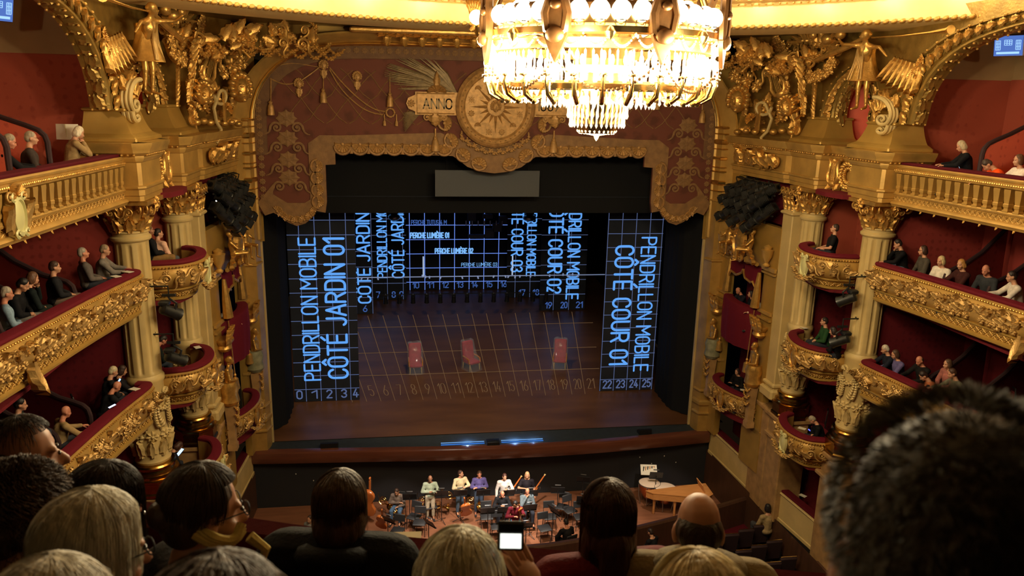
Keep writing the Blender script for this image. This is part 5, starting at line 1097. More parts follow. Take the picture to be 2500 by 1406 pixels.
# pendants under the soffit in the middle
for k in range(7):
    x = -3.6+.55*k; t = thing('ceiling_pendant', (x, -1.4, 14.0), 'gilded leaf pendant under the soffit, %s one from JARDIN' % ('first', 'second', 'third', 'fourth', 'fifth', 'sixth', 'seventh')[k], 'pendant', 'soffit pendants')
    put(orn('shell'), 'shell', t, V(x, -1.42, 14.22), (0, -1, 0), size=(.55, .4)); put(orn('acanthus'), 'drop_leaf', t, V(x, -1.4, 14.2), (0, -1, 0), up=(0, 0, -1), size=(.45, .38)); MB().lathe([(.0, -.12), (.06, -.06), (.07, 0), (.03, .08), (.03, .36)], 8, (x, -1.4, 14.02)).build('drop', M['gold'], t)
MB_ = MB(); MB_.box((0, -1.35, 14.33), (9.5, .5, .16), bev=.05); struct('ceiling_frieze', MB_, M['gold'], None, .3)

# ------------------------------------------------------------------ stroke lettering (rounded technical capitals), drawn as flat ribbons
def arc_(cx, cy, rx, ry, a0, a1, n=7): return [(cx+rx*math.cos(math.radians(lerp(a0, a1, k/n))), cy+ry*math.sin(math.radians(lerp(a0, a1, k/n)))) for k in range(n+1)]
def rrect(w, h, r): return arc_(w-r, h-r, r, r, 0, 90, 4)+arc_(r, h-r, r, r, 90, 180, 4)+arc_(r, r, r, r, 180, 270, 4)+arc_(w-r, r, r, r, 270, 360, 4)+[(w, h-r)]
GL = {'P': (.56, [[(0, 0), (0, 1), (.3, 1)]+arc_(.3, .74, .26, .26, 90, -90)+[(0, .48)]]), 'E': (.50, [[(.5, 1), (0, 1), (0, 0), (.5, 0)], [(0, .5), (.44, .5)]]), 'N': (.58, [[(0, 0), (0, 1), (.58, 0), (.58, 1)]]),
 'D': (.56, [[(0, 0), (0, 1), (.28, 1)]+arc_(.28, .72, .28, .28, 90, 0, 4)+arc_(.28, .28, .28, .28, 0, -90, 4)+[(0, 0)]]), 'R': (.56, [[(0, 0), (0, 1), (.3, 1)]+arc_(.3, .74, .26, .26, 90, -90)+[(0, .48)], [(.28, .48), (.56, 0)]]),
 'I': (.0, [[(0, 0), (0, 1)]]), 'L': (.46, [[(0, 1), (0, 0), (.46, 0)]]), 'O': (.58, [rrect(.58, 1, .28)]), 'M': (.72, [[(0, 0), (0, 1), (.36, .42), (.72, 1), (.72, 0)]]),
 'B': (.56, [[(0, 0), (0, 1), (.3, 1)]+arc_(.3, .755, .23, .245, 90, -90)+[(0, .51)], [(.3, .51)]+arc_(.3, .255, .26, .255, 90, -90)+[(0, 0)]]), 'C': (.54, [arc_(.27, .73, .27, .27, 10, 180, 6)+arc_(.27, .27, .27, .27, 180, 350, 6)]),
 'T': (.56, [[(0, 1), (.56, 1)], [(.28, 1), (.28, 0)]]), 'J': (.42, [[(.42, 1), (.42, .24)]+arc_(.20, .24, .22, .24, 0, -150, 5)]), 'A': (.64, [[(0, 0), (.32, 1), (.64, 0)], [(.11, .33), (.53, .33)]]), 'U': (.56, [[(0, 1), (0, .28)]+arc_(.28, .28, .28, .28, 180, 360, 8)+[(.56, 1)]]),
 'H': (.56, [[(0, 0), (0, 1)], [(.56, 0), (.56, 1)], [(0, .5), (.56, .5)]]), 'S': (.52, [arc_(.26, .75, .26, .25, 20, 270, 8)+arc_(.26, .25, .26, .25, 90, -160, 8)]), 'V': (.6, [[(0, 1), (.3, 0), (.6, 1)]]),
 '0': (.50, [rrect(.50, 1, .25)]), '1': (.24, [[(0, .74), (.24, 1), (.24, 0)]]), '2': (.50, [arc_(.25, .75, .25, .25, 165, -20, 7)+[(0, 0), (.5, 0)]]), '3': (.50, [arc_(.25, .76, .24, .24, 160, -90, 8)+arc_(.25, .26, .25, .26, 90, -160, 8)]),
 '4': (.54, [[(.36, 0), (.36, .55)], [(.30, 1), (0, .26), (.54, .26)]]), '5': (.50, [[(.46, 1), (.06, 1), (.03, .56)]+arc_(.24, .32, .26, .32, 110, -150, 8)]), '6': (.50, [[(.38, 1), (.06, .45)]+arc_(.25, .28, .25, .28, 150, 510, 12)]), '7': (.5, [[(0, 1), (.5, 1), (.18, 0)]]),
 '8': (.50, [arc_(.25, .76, .22, .24, -90, 270, 10), arc_(.25, .26, .25, .26, 90, 450, 10)]), '9': (.50, [[(.12, 0), (.44, .55)]+arc_(.25, .72, .25, .28, -30, 330, 12)]), '.': (0, [[(0, 0), (.01, 0)]]), '+': (.4, [[(0, .5), (.4, .5)], [(.2, .3), (.2, .7)]])}
ACC = {'É': ('E', [[(.18, 1.14), (.36, 1.32)]]), 'È': ('E', [[(.32, 1.14), (.14, 1.32)]]), 'Ô': ('O', [[(.13, 1.14), (.29, 1.30), (.45, 1.14)]])}
def strokes(text, gap=.20):
    out = []; x = 0
    for ch in text:
        if ch == ' ': x += .42; continue
        acc = []
        if ch in ACC: ch, acc = ACC[ch]
        w_, st = GL[ch]; out += [[(px+x, py) for px, py in s_] for s_ in st+acc]; x += w_+gap
    return out, x-gap
def ribbon(mb, pts, hw, pl):
    """a flat stroke with rounded joints and ends; pl maps (x, y) to the surface"""
    for a, b in zip(pts, pts[1:]):
        dx, dy = b[0]-a[0], b[1]-a[1]; L_ = math.hypot(dx, dy) or 1e-6; nx, ny = -dy/L_*hw, dx/L_*hw; mb.add([pl(a[0]+nx, a[1]+ny), pl(a[0]-nx, a[1]-ny), pl(b[0]-nx, b[1]-ny), pl(b[0]+nx, b[1]+ny)], [(0, 1, 2, 3)])
    for x, y in pts: mb.add([pl(x+hw*math.cos(a), y+hw*math.sin(a)) for a in [math.pi*k/4 for k in range(8)]], [tuple(range(8))])
def lettering(text, length, height, weight, pl, gap=.20):
    """pl maps text coordinates (0..length, 0..height) to the surface"""
    st, tw = strokes(text, gap); mb = MB()
    for s_ in st:
        pts = [(x/tw*length, y*height) for x, y in s_]; ribbon(mb, pts, weight, pl)
    return mb
for s_, txt in ((-1, 'ANNO'), (1, '1669')):
    x0 = -2.45 if s_ < 0 else 1.42; mb = lettering(txt, .95 if s_ < 0 else .8, .32, .024, lambda x, y: (x0+x, YP-.146, 11.96+y)); mb.build('lettering', M['palm'], pel, 0)
# ------------------------------------------------------------------ stage: floor, black cloths, projected grid
def fz(y): return -.15+.05*max(0, y)           # raked boards
mb = MB(); mb.grid([[(-9.5, y, fz(y)), (9.5, y, fz(y))] for y in (0, 4, 8, 12, 16, 20, 24)]); st_fl = struct('floor_stage', mb, M['stagew'], None, 0)
mb = MB(); mb.add([(-11, 25, -.5), (11, 25, -.5), (11, 25, 14), (-11, 25, 14)], [(0, 1, 2, 3)]); mb.add([(-10.5, 0, -.5), (-10.5, 25, -.5), (-10.5, 25, 14), (-10.5, 0, 14), (10.5, 0, -.5), (10.5, 25, -.5), (10.5, 25, 14), (10.5, 0, 14)], [(0, 1, 2, 3), (4, 5, 6, 7)]); struct('wall_stage_house', mb, M['black'], None, 0)
mb = MB(); mb.add([(-11, -.1, 13), (11, -.1, 13), (11, 25, 13), (-11, 25, 13)], [(0, 1, 2, 3)]); struct('ceiling_stage', mb, M['black'], None, 0)
for s_, side in ((-1, JARDIN), (1, COUR)):
    x0 = 8.0 if s_ > 0 else 7.98; m = MB(); m.box((s_*8.14, .02, 4.06), (.27, .10, 8.75)); o = m.build('cream_strip', M['cream'], None); o.location = (0, 0, 0); tag(o, 'tall cream edge strip of the stage opening on '+side, 'strip', 'cream edge strips', 'thing')
    mb = MB(); mb.box((s_*8.42, -.10, 4.0), (.30, .5, 9.6)); struct('wall_%s_proscenium_gap' % ('left' if s_ < 0 else 'right'), mb, M['black'], None, 0)
    t = thing('black_masking', (s_*8.1, 1.2, -.1), 'plain black masking cloth just inside the stage opening on '+side, 'stage curtain', 'black masking cloths'); mb = MB(); P = [(s_*8.7, .3), (s_*8.05, .9), (s_*7.72, 1.35), (s_*7.68, 2.0), (s_*7.68, 3.15)]; P = [V(x, y, 0) for x, y in P]
    rows = [[(p.x+.03*math.sin(i*1.9), p.y, z) for i, p in enumerate(resample(P, 24))] for z in (fz(1.2)+.02, 4, 11)]; mb.grid(rows); mb.build('cloth', M['black'], t, 1.2); MB().tube([(p.x, p.y, 10.9) for p in P], .03, 5).build('pipe', M['blackm'], t)
t = thing('black_border', (0, 1.5, 8.1), 'wide black border cloth hanging across the top of the stage opening', 'stage curtain'); MB().prism([(-9, 8.13), (9, 8.13), (9, 13), (-9, 13)], .03, lambda x, z, q: (x, 1.5+q, z)).build('cloth', M['black'], t); MB().box((0, 1.46, 8.75), (18, .02, .02)).build('seam', M['navy'], t)
t = thing('surtitle_screen', (-.13, .5, 8.87), 'blank grey surtitle screen hanging before the black border', 'screen'); MB().box((-.13, .5, 9.35), (3.78, .05, .94)).build('panel', mat('grey screen', (.052, .055, .060), .6), t); MB().tube([(-1.6, .5, 9.8), (-1.6, .5, 12)], .008, 4).build('cable', M['blackm'], t); MB().tube([(1.35, .5, 9.8), (1.35, .5, 12)], .008, 4).build('cable', M['blackm'], t)
BLUE = emit('projected blue', (.125, .39, .95), .95); BLUE2 = emit('projected blue, bright', (.22, .52, 1.0), .95); LINE = emit('projected line', (.135, .19, .40), .62); LINEB = emit('projected line, bright', (.16, .30, .95), .95); DIM = emit('projected blue, dim', (.07, .16, .52), .62); TAN = emit('projected line on the boards', (.22, .12, .055), .6)
def leg(name, x0, x1, y, ztop, label, texts, vlines, hz, nums, m=BLUE, line=LINE, lw=.013, group='projection panels', extra=0):
    t = thing(name, ((x0+x1)/2, y, fz(y)), label, 'stage cloth', group); zb = fz(y)+.02
    MB().box(((x0+x1)/2, y+.03, (ztop+zb)/2), (x1-x0, .05, ztop-zb)).build('cloth', M['navy'], t); MB().tube([(x0, y+.03, ztop), (x1, y+.03, ztop)], .03, 5).build('pipe', M['blackm'], t)
    for x in vlines: MB().box((x, y-.004, (ztop-.2+zb)/2), (lw*2, .003, ztop-.2-zb)).build('grid_line', line, t)
    for z in hz: MB().box(((x0+x1)/2, y-.005, z), (x1-x0, .003, lw*2)).build('grid_line', line, t)
    for txt, pl, L_, h, wgt in texts:
        tw = strokes(txt)[1]; at = 0
        for word in txt.split(' '):
            ww = strokes(word)[1]; x_ = at/tw*L_; lettering(word, ww/tw*L_, h, wgt, (lambda u, v, x_=x_, pl=pl: pl(u+x_, v))).build('lettering', m, t, 0); at += ww+.20+.42
    for n, x in nums: lettering(str(n), .20 if len(str(n)) == 1 else .36, .34, .028, lambda u, v: (x-.1+u, y-.008, zb+.13+v)).build('number', DIM if y > 5 else LINE, t, 0)
    return t
HZ = [1.13-.57+.585*k for k in range(0, 14)]
up = lambda xb, z0, y: (lambda u, v: (xb-v, y-.010, z0+u))           # reads upwards
dn = lambda xb, z0, y: (lambda u, v: (xb+v, y-.010, z0-u))           # reads downwards
leg('lettered_flat', -7.66, -5.05, 3.3, 9.2, 'dark panel reading PENDRILLON MOBILE CÔTÉ JARDIN 01, nearest the pit', [('PENDRILLON MOBILE', up(-6.60, .97, 3.3), 5.90, .62, .036), ('CÔTÉ JARDIN 01', up(-5.50, 1.03, 3.3), 5.82, .76, .050)], (-7.20, -6.60, -6.0, -5.40), HZ, ((0, -7.47), (1, -6.87), (2, -6.27), (3, -5.68), (4, -5.20)))
leg('lettered_flat', 5.22, 7.62, 3.3, 9.2, 'dark panel reading PENDRILLON MOBILE CÔTÉ COUR 01, nearest the pit', [('PENDRILLON MOBILE', dn(6.72, 6.82, 3.3), 5.90, .62, .036), ('CÔTÉ COUR 01', dn(5.62, 6.46, 3.3), 5.20, .76, .050)], (5.24, 5.84, 6.44, 7.04, 7.58), HZ, ((22, 5.48), (23, 6.08), (24, 6.68), (25, 7.26)))
K2 = 1.445; H2 = [.59+.33+.60+.86*k for k in range(9)]; ys = 14.3
leg('lettered_flat', -7.6, -4.80, ys, 8.5, 'dark panel reading CÔTÉ JARDIN, half hidden behind the first JARDIN panel', [('CÔTÉ JARDIN 02', up(-4.93, 1.22, ys), 6.22, .66, .048), ('PENDRILLON MOBILE', up(-6.1, 1.3, ys), 6.16, .60, .042)], (-4.83, -5.70, -6.57), H2, ((6, -5.25), (5, -6.1)), m=BLUE)
leg('lettered_flat', 4.55, 7.2, ys, 8.5, 'dark panel reading CÔTÉ COUR 02 and PENDRILLON MOBILE, middle of the COUR panels', [('CÔTÉ COUR 02', dn(4.98, 6.90, ys), 5.29, .76, .056), ('PENDRILLON MOBILE', dn(6.09, 7.40, ys), 6.16, .68, .046)], (5.35, 6.25), H2, ((19, 5.0), (20, 5.9), (21, 6.8)), m=BLUE)
ys = 16.8; H3 = [.69+.4+.60+.95*k for k in range(8)]
leg('lettered_flat', -5.2, -2.95, ys, 8.2, 'dark panel reading PENDRILLON and CÔTÉ JARDIN, deepest of the JARDIN panels', [('PENDRILLON MOBILE', up(-4.06, 2.05, ys), 5.03, .53, .038), ('CÔTÉ JARDIN 03', up(-3.09, 2.04, ys), 5.20, .66, .046)], (-4.98, -4.05, -3.14), H3, ((7, -4.6), (8, -3.7), (9, -3.25)), m=BLUE)
leg('lettered_flat', 2.98, 5.22, ys, 8.2, 'dark panel reading CÔTÉ COUR 03 and MOBILE, deepest of the COUR panels', [('CÔTÉ COUR 03', dn(3.24, 6.71, ys), 4.40, .66, .046), ('PENDRILLON MOBILE', dn(4.17, 6.75, ys), 4.71, .52, .038)], (3.5, 4.40, 5.16), H3, ((17, 3.85), (18, 4.7)), m=BLUE)
ys = 18.6; t = leg('lettered_backcloth', -2.95, 3.25, ys, 8.0, 'backcloth with a bright grid and PERCHE LUMIÈRE 01 and 02', [('PERCHE LUMIÈRE 01', lambda u, v: (-2.66+u, ys-.01, 4.05+v), 2.3, .30, .035), ('PERCHE LUMIÈRE 02', lambda u, v: (-1.18+u, ys-.01, 3.08+v), 2.3, .30, .033), ('PERCHE LUMIÈRE 03', lambda u, v: (.42+u, ys-.01, 2.25+v), 2.2, .22, .012)], [-2.72+.905*k for k in range(7)], [.78+.52+.88*k for k in range(6)], [(10+k, -2.45+.905*k) for k in range(7)], m=BLUE2, line=LINEB, lw=.018)
lettering('PERCHE TUTUS 4 M', 2.1, .26, .02, lambda u, v: (-2.6+u, ys-.012, 4.86+v)).build('lettering', DIM, t, 0)
# lines and numbers thrown on the boards
PX, PY = .08, -23.2
gr = thing('floor_projection', (0, 3.3, 0), 'projected floor grid of thin tan lines numbered 5 to 21 on the stage boards', 'floor grid')
def fl(x, y): return (x, y, fz(y)+.004)
for k in range(18):
    x0 = -5.37+.585*k; y0, y1 = 3.1, 14.0; xe = lambda y: PX+(x0-PX)*(y-PY)/(3.3-PY); w_ = .011
    MB().add([fl(xe(y0)-w_, y0), fl(xe(y0)+w_, y0), fl(xe(y1)+w_*1.4, y1), fl(xe(y1)-w_*1.4, y1)], [(0, 1, 2, 3)]).build('grid_line', TAN, gr, 0)
for y in (5.8, 8.5, 12.1): MB().add([fl(-5.0*(y+23)/26, y-.03), fl(5.3*(y+23)/26, y-.03), fl(5.3*(y+23)/26, y+.03), fl(-5.0*(y+23)/26, y+.03)], [(0, 1, 2, 3)]).build('grid_line', TAN, gr, 0)
for n in range(5, 22):
    xc = -5.37+.585*(n-3.5+.05); L_ = .17 if n < 10 else .30
    lettering(str(n), L_, 1.05, .016, lambda u, v: fl(PX+(xc-L_/2+u-PX)*(3.65+v-PY)/(3.3-PY), 3.65+v)).build('number', TAN, gr, 0)
M['glowst'] = mat('steel with painted beam glow', (.4, .42, .48), .3, .8, emit=(.32, .42, .7), estr=.45)  # projector light on the steel put in as its own glow
# lighting pipes flown low over the stage
def pipe(y, z, x0, x1, label, lamps, m='steel'):
    t = thing('lighting_pipe', ((x0+x1)/2, y, z), label, 'lighting pipe', 'flown lighting pipes'); MB().tube([(x0, y, z), (x1, y, z)], .025, 6).build('pipe', M[m], t)
    for x in (x0+.4, x1-.4, (x0+x1)/2): MB().tube([(x, y, z), (x, y, 12.5)], .006, 4).build('cable', M['blackm'], t)
    lm = MB(); lm.lathe([(.08, -.22), (.11, -.2), (.12, .18), (.14, .22), (.10, .22)], 10, (0, 0, -.28), rot('X', 200)); lm.box((0, 0, -.06), (.24, .04, .10)); me = lm.mesh('lamp', M['blackm']); cl = MB().box((0, 0, 0), (.06, .08, .08), bev=.02).mesh('clamp', M['steel'])
    for k in range(lamps):
        x = lerp(x0+.5, x1-.5, k/max(1, lamps-1))
        for nm, q in (('lamp', me), ('clamp', cl)): o = bpy.data.objects.new(nm, q); COL.objects.link(o); o.parent = t; o.location = (x-(x0+x1)/2, 0, 0)
    return t
pipe(10.5, 3.55, -6.0, 7.9, 'long thin lighting pipe with small silver clamps crossing the stage', 0, 'glowst'); tt = pipe(13.2, 1.95, -4.6, 5.2, 'lighting pipe with a row of black lamps hung low over the boards', 13, 'blackm')
t = thing('pipe_clamps', (-2, 10.5, 3.5), 'clusters of shiny clamps and cables on the long lighting pipe', 'clamps'); t.name = 'clamp_cluster'; r2 = random.Random(8)
for x in (-5.2, -4.9, -4.4, -2.2, -2.05, -1.85, -1.3, -.2, .6, 1.4, 2.0, 2.15, 2.5, 2.75, 3.3, 4.3, 5.0, 5.25, 5.5, 5.8): MB().box((x, 10.45, 3.52+r2.uniform(-.04, .08)), (.07, .08, .14), R=rot('Y', r2.uniform(-30, 30)), bev=.02).build('clamp', M['glowst'], t)
for x in (-2.15, 2.35): MB().tube([(x, 10.45, 3.6), (x, 10.45, 4.6)], .035, 6).build('rod', emit('rod with painted glow', (.5, .62, .85), .8), t)  # rods given their own glow in place of the projector light
t = thing('grid_machinery', (1.5, 17.8, 4.4), 'grey stepped machinery and rails hanging before the top of the backcloth', 'machinery')
for x0, x1, z0, z1 in ((.75, 1.75, 4.18, 4.38), (1.75, 2.3, 4.2, 4.72), (2.2, 2.75, 4.55, 5.05), (2.6, 3.1, 5.0, 5.5), (.7, 1.2, 5.2, 5.75), (1.6, 2.2, 5.35, 5.6)): MB().box(((x0+x1)/2, 17.8, (z0+z1)/2), (x1-x0, .3, z1-z0), bev=.02).build('grey_block', mat('rigging grey', (.10, .11, .14), .5), t)
for k in range(7): MB().box((.6+.36*k, 17.6, 5.1), (.06, .1, .28)).build('hanger', M['steel'], t)
MB().tube([(.0, 17.7, 5.0), (2.6, 17.7, 5.0)], .03, 5).build('rail', M['steel'], t)
t = thing('blower_lamp', (-3.6, 16.4, 5.6), 'pale moving lamp hanging at the top before the deepest JARDIN panel', 'lamp'); MB().ell((-3.6, 16.4, 5.65), (.35, .3, .22), 12, 8).build('head', M['steel'], t); MB().box((-3.6, 16.4, 5.95), (.5, .3, .2), bev=.04).build('yoke', M['blackm'], t)
t = thing('blower_lamp', (4.1, 16.4, 5.6), 'pale moving lamp hanging at the top before the deepest COUR panel', 'lamp'); MB().ell((4.2, 16.4, 5.6), (.4, .3, .22), 12, 8).build('head', M['steel'], t); MB().box((4.2, 16.4, 5.9), (.5, .3, .2), bev=.04).build('yoke', M['blackm'], t)
# three armchairs in clear dust sheets
M['cher'] = mat('cherry red upholstery', (.36, .010, .030), .45, noise=(6, .2), sheen=.2)
def armchair(x, y, rz, label):
    t = thing('wrapped_chair', (x, y, fz(y)), label, 'armchair', 'three red armchairs'); t.rotation_euler = (0, 0, math.radians(rz)); t.scale = (.80, .86, .86)
    def q(n, mb, m, sm=.65): o = bpy.data.objects.new(n, mb.mesh(n, m, sm)); COL.objects.link(o); o.parent = t; return o
    q('seat', MB().box((0, -.05, .42), (.74, .72, .18), bev=.06), M['cher']); q('backrest', MB().box((0, .33, .95), (.72, .16, 1.05), R=rot('X', -10), bev=.06), M['cher'])
    for sx in (-1, 1):
        q('arm', MB().tube([(.36*sx, .28, .70), (.38*sx, -.05, .68), (.38*sx, -.32, .64), (.37*sx, -.36, .42)], .04, 7), M['harp'])
        for yy in (-.34, .30): q('leg', MB().tube([(.32*sx, yy, .36), (.33*sx, yy*1.08, .0)], [.04, .022], 7), M['cream'])
    mb = MB(); r3 = random.Random(int(x*10)+50); rows = []
    for zz, gx, y0, y1 in ((0.02, .52, -.60, .52), (.3, .47, -.52, .50), (.52, .45, -.48, .52), (.80, .44, -.10, .55), (1.2, .42, .12, .60), (1.50, .40, .22, .62), (1.53, .2, .32, .55)):
        ring = []
        for k in range(24):
            a = 2*math.pi*k/24; cx, cy = math.cos(a), math.sin(a); ring.append((gx*math.copysign(abs(cx)**.6, cx)+r3.uniform(-.025, .025), lerp(y0, y1, .5+.5*math.copysign(abs(cy)**.6, cy))+r3.uniform(-.02, .02), zz+r3.uniform(-.02, .02)*(zz > .1)))
        rows.append(ring)
    mb.grid(rows, cu=True); q('dust_sheet', mb, M['plastic'], .5); return t
armchair(-2.68, 6.1, 3, 'red armchair in clear plastic, standing on the boards near number 8'); armchair(-.12, 6.25, 28, 'red armchair in clear plastic turned slightly, standing near number 12'); armchair(4.05, 6.15, -14, 'red armchair in clear plastic, standing near number 18')
# ------------------------------------------------------------------ forestage, footlight trough, varnished lip, orchestra pit
LIP = smooth_path([(-8.7, -.86, 0), (-8.06, -.92, 0), (-4.5, -1.12, 0), (-.45, -1.40, 0), (3.8, -1.34, 0), (7.95, -.90, 0), (8.6, -.84, 0)], 2)
mb = MB(); mb.prism([(p.x, p.y+.28) for p in LIP]+[(8.7, 0), (-8.7, 0)], -.4, lambda x, y, q: (x, y, -.17+q)); struct('floor_forestage', mb, M['seal'], None, .3)
mb = MB(); P = [V(p.x, p.y, 0) for p in LIP]
mb.grid([[(p.x, p.y+.30, -.17), (p.x, p.y+.28, -.145), (p.x, p.y+.05, -.15), (p.x, p.y-.02, -.19), (p.x, p.y-.04, -.30), (p.x, p.y-.02, -.52), (p.x, p.y+.02, -.60), (p.x, p.y+.06, -.62), (p.x, p.y+.8, -.64)] for p in P]); lip = struct('trim_1_stage_lip', mb, M['lipw'], None, .6)
t = thing('footlight_trough', (.2, -1.0, -.16), 'footlight trough glowing blue behind the middle of the stage lip', 'footlights')
for x0, x1 in ((-1.9, -.28), (.36, 1.95)): MB().box(((x0+x1)/2, -.90, -.155), (x1-x0, .05, .02)).build('blue_strip', emit('footlight blue', (.05, .22, .75), .8), t); MB().box(((x0+x1)/2, -.80, -.13), (x1-x0, .02, .03)).build('edge', emit('footlight edge', (.2, .45, .9), .7), t)
MB().box((.03, -.98, -.10), (.5, .34, .16), bev=.02).build('prompt_lid', M['blackm'], t)
for x, w_, lab in ((-5.95, .62, 'dark stage monitor wedge at the JARDIN end of the forestage'), (6.0, .5, 'dark stage monitor wedge at the COUR end of the forestage')):
    t = thing('stage_monitor', (x, -.62, -.17), lab, 'speaker', 'stage monitors'); MB().prism([(-.15, 0), (.15, 0), (.15, .08), (-.08, .22), (-.15, .2)], w_, lambda y, z, q: (x-w_/2+q, -.62+y, -.17+z)).build('cabinet', M['blackm'], t); MB().box((x, -.66, -.02), (w_*.85, .2, .02), R=rot('X', -30)).build('grille', M['navy'], t)
PF = -2.5
mb = MB(); mb.add([(-8.9, -.62, PF), (8.9, -.62, PF), (8.9, -6.3, PF), (-8.9, -6.3, PF)], [(0, 1, 2, 3)]); struct('floor_pit', mb, M['pitw'], None, 0)
mb = MB(); mb.add([(-8.9, -.6, PF), (8.9, -.6, PF), (8.9, -.6, -.3), (-8.9, -.6, -.3)], [(0, 1, 2, 3)]); mb.box((-6.9, -.58, -1.6), (.06, .05, 1.9)); mb.box((5.1, -.58, -1.6), (.06, .05, 1.9)); struct('wall_pit', mb, M['darkw'], None, 0)
mb = MB(); P = smooth_path([(-9.0, -3.7, 0), (-6.8, -4.5, 0), (-2.4, -5.75, 0), (0, -5.95, 0), (2.4, -5.75, 0), (6.8, -4.5, 0), (9.0, -3.7, 0)], 2); sweep(mb, P, [(0, PF), (0, -1.35), (.03, -1.30), (-.10, -1.28), (-.14, -1.35), (-.14, PF-.2)]); struct('wall_pit_rail', mb, M['walnut'], None, .4)
mb = MB(); mb.grid([[(p.x, p.y-.12, -2.3), (p.x, -27, -1.5)] for p in P]); struct('floor_stalls', mb, M['velvet'], None, 0)
# ------------------------------------------------------------------ the great chandelier
M['globe'] = emit('lit opal globe', (1.0, .84, .55), 5.5); M['bulb'] = emit('candle flame bulb', (1.0, .80, .48), 9.0)
M['crystal'] = mat('cut crystal', (1.0, .93, .80), .08, .0, spec=1.0, emit=(1.0, .80, .52), estr=1.1)  # lamplight caught in the drops put in as emission
M['chgold'] = mat('lit gilt bronze', (.85, .58, .22), .25, 1.0)
M['candle'] = mat('white candle sleeve', (.85, .78, .62), .5, emit=(1.0, .82, .5), estr=1.2)  # bulb light on the sleeve put in as emission
ch = thing('chandelier', (CH.x, CH.y, 11.8), 'huge glowing gilt bronze and crystal chandelier hanging before the pelmet', 'chandelier')
zm = lambda z: z-.45 if z > 13.05 else (z-.36 if z > 12.7 else z-.36*max(0, (z-11.7))/1.0)
ca = lambda R_, a, z: V(CH.x+R_*math.cos(a), CH.y+R_*math.sin(a), zm(z))
def cpart(n, mb, m, sm=.65): return mb.build(n, m, ch, sm)
ring = lambda prof: MB().lathe([(r, zm(z)) for r, z in prof], 72, (CH.x, CH.y, 0), caps=False)
cpart('upper_ring', ring([(1.78, 13.98), (1.84, 14.02), (1.84, 14.10), (1.76, 14.14), (1.72, 14.06), (1.78, 13.98)]), M['dbronze'])
cpart('gallery_band', ring([(1.80, 13.70), (1.86, 13.72), (1.87, 13.80), (1.82, 13.84), (1.80, 13.95), (1.78, 13.95), (1.74, 13.84), (1.74, 13.70), (1.80, 13.70)]), M['chgold'])
cpart('painted_band', ring([(1.72, 13.52), (1.76, 13.53), (1.76, 13.66), (1.72, 13.67), (1.72, 13.52)]), M['brocl'])
cpart('lower_band', ring([(1.48, 12.86), (1.54, 12.88), (1.55, 12.96), (1.5, 13.0), (1.44, 12.95), (1.48, 12.86)]), M['chgold'])
cpart('hub', MB().lathe([(.0, 12.2), (.3, 12.25), (.45, 12.6), (.5, 13.0), (.42, 13.4), (.6, 13.75), (.42, 14.1), (.3, 15.2), (.2, 17)], 32, (CH.x, CH.y, -.4)), M['chgold'])
cpart('rod', MB().tube([(CH.x, CH.y, 15), (CH.x, CH.y, 19.9)], .12, 10), M['chgold'])
for k in range(8):
    a = 2*math.pi*k/8; cpart('spoke', MB().tube([ca(.45, a, 13.6), ca(1.1, a, 13.85), ca(1.75, a, 13.78)], .05, 6), M['chgold']); cpart('spoke', MB().tube([ca(.45, a, 12.9), ca(1.0, a, 12.75), ca(1.5, a, 12.92)], .045, 6), M['chgold']); cpart('suspension_chain', MB().tube([ca(1.75, a, 14.1), ca(1.0, a, 15.8), ca(.2, a, 17)], .03, 6), M['chgold'])
gm = MB().ell((0, 0, 0), .145, 16, 11).mesh('globe', M['globe']); gc = MB().lathe([(.03, -.24), (.05, -.18), (.02, -.12), (.08, -.13), (.09, -.10)], 12).mesh('globe_cup', M['chgold'])
def inst(n, me, p, rz=0, s=1): o = bpy.data.objects.new(n, me); COL.objects.link(o); o.parent = ch; o.location = p-world_of(ch); o.rotation_euler = (0, 0, rz); o.scale = (s, s, s); return o
for k in range(40):
    if k % 5 == 0: continue
    a = 2*math.pi*(k+.0)/40-math.pi/2+.20; g = inst('globe', gm, ca(1.80, a, 14.0)); c_ = inst('globe_cup', gc, ca(1.80, a, 14.0))
for k in range(24):
    a = 2*math.pi*(k+.5)/24; inst('globe', gm, ca(1.35, a, 14.15), 0, .9)
# lyres on the outer face
ly = MB()
for sd in (-1, 1): ly.tube([(sd*x, 0, z) for x, z in ((.03, -.30), (.12, -.22), (.15, -.02), (.10, .14), (.11, .30), (.20, .44), (.24, .40))], [.05, .06, .065, .06, .055, .05, .03], 7)
ly.prism([(-.10, -.42), (0, -.62), (.10, -.42), (.16, -.28), (.12, -.12), (.16, .05), (.10, .16), (-.10, .16), (-.16, .05), (-.12, -.12), (-.16, -.28)], .06, lambda x, z, q: (x, -.03+q, z))
ly.box((0, 0, .36), (.3, .05, .05)); ly.ell((0, -.05, -.28), (.13, .06, .10), 10, 7); ly.ell((0, -.05, .08), (.08, .05, .06), 10, 6)
for x in (-.05, 0, .05): ly.tube([(x, -.02, .12), (x, -.02, .36)], .008, 4)
lm = ly.mesh('lyre', M['dbronze'])
for k in range(8): a = 2*math.pi*k/8-math.pi/2+.20; inst('lyre', lm, ca(1.90, a, 13.98), a+math.pi/2, 1.08)
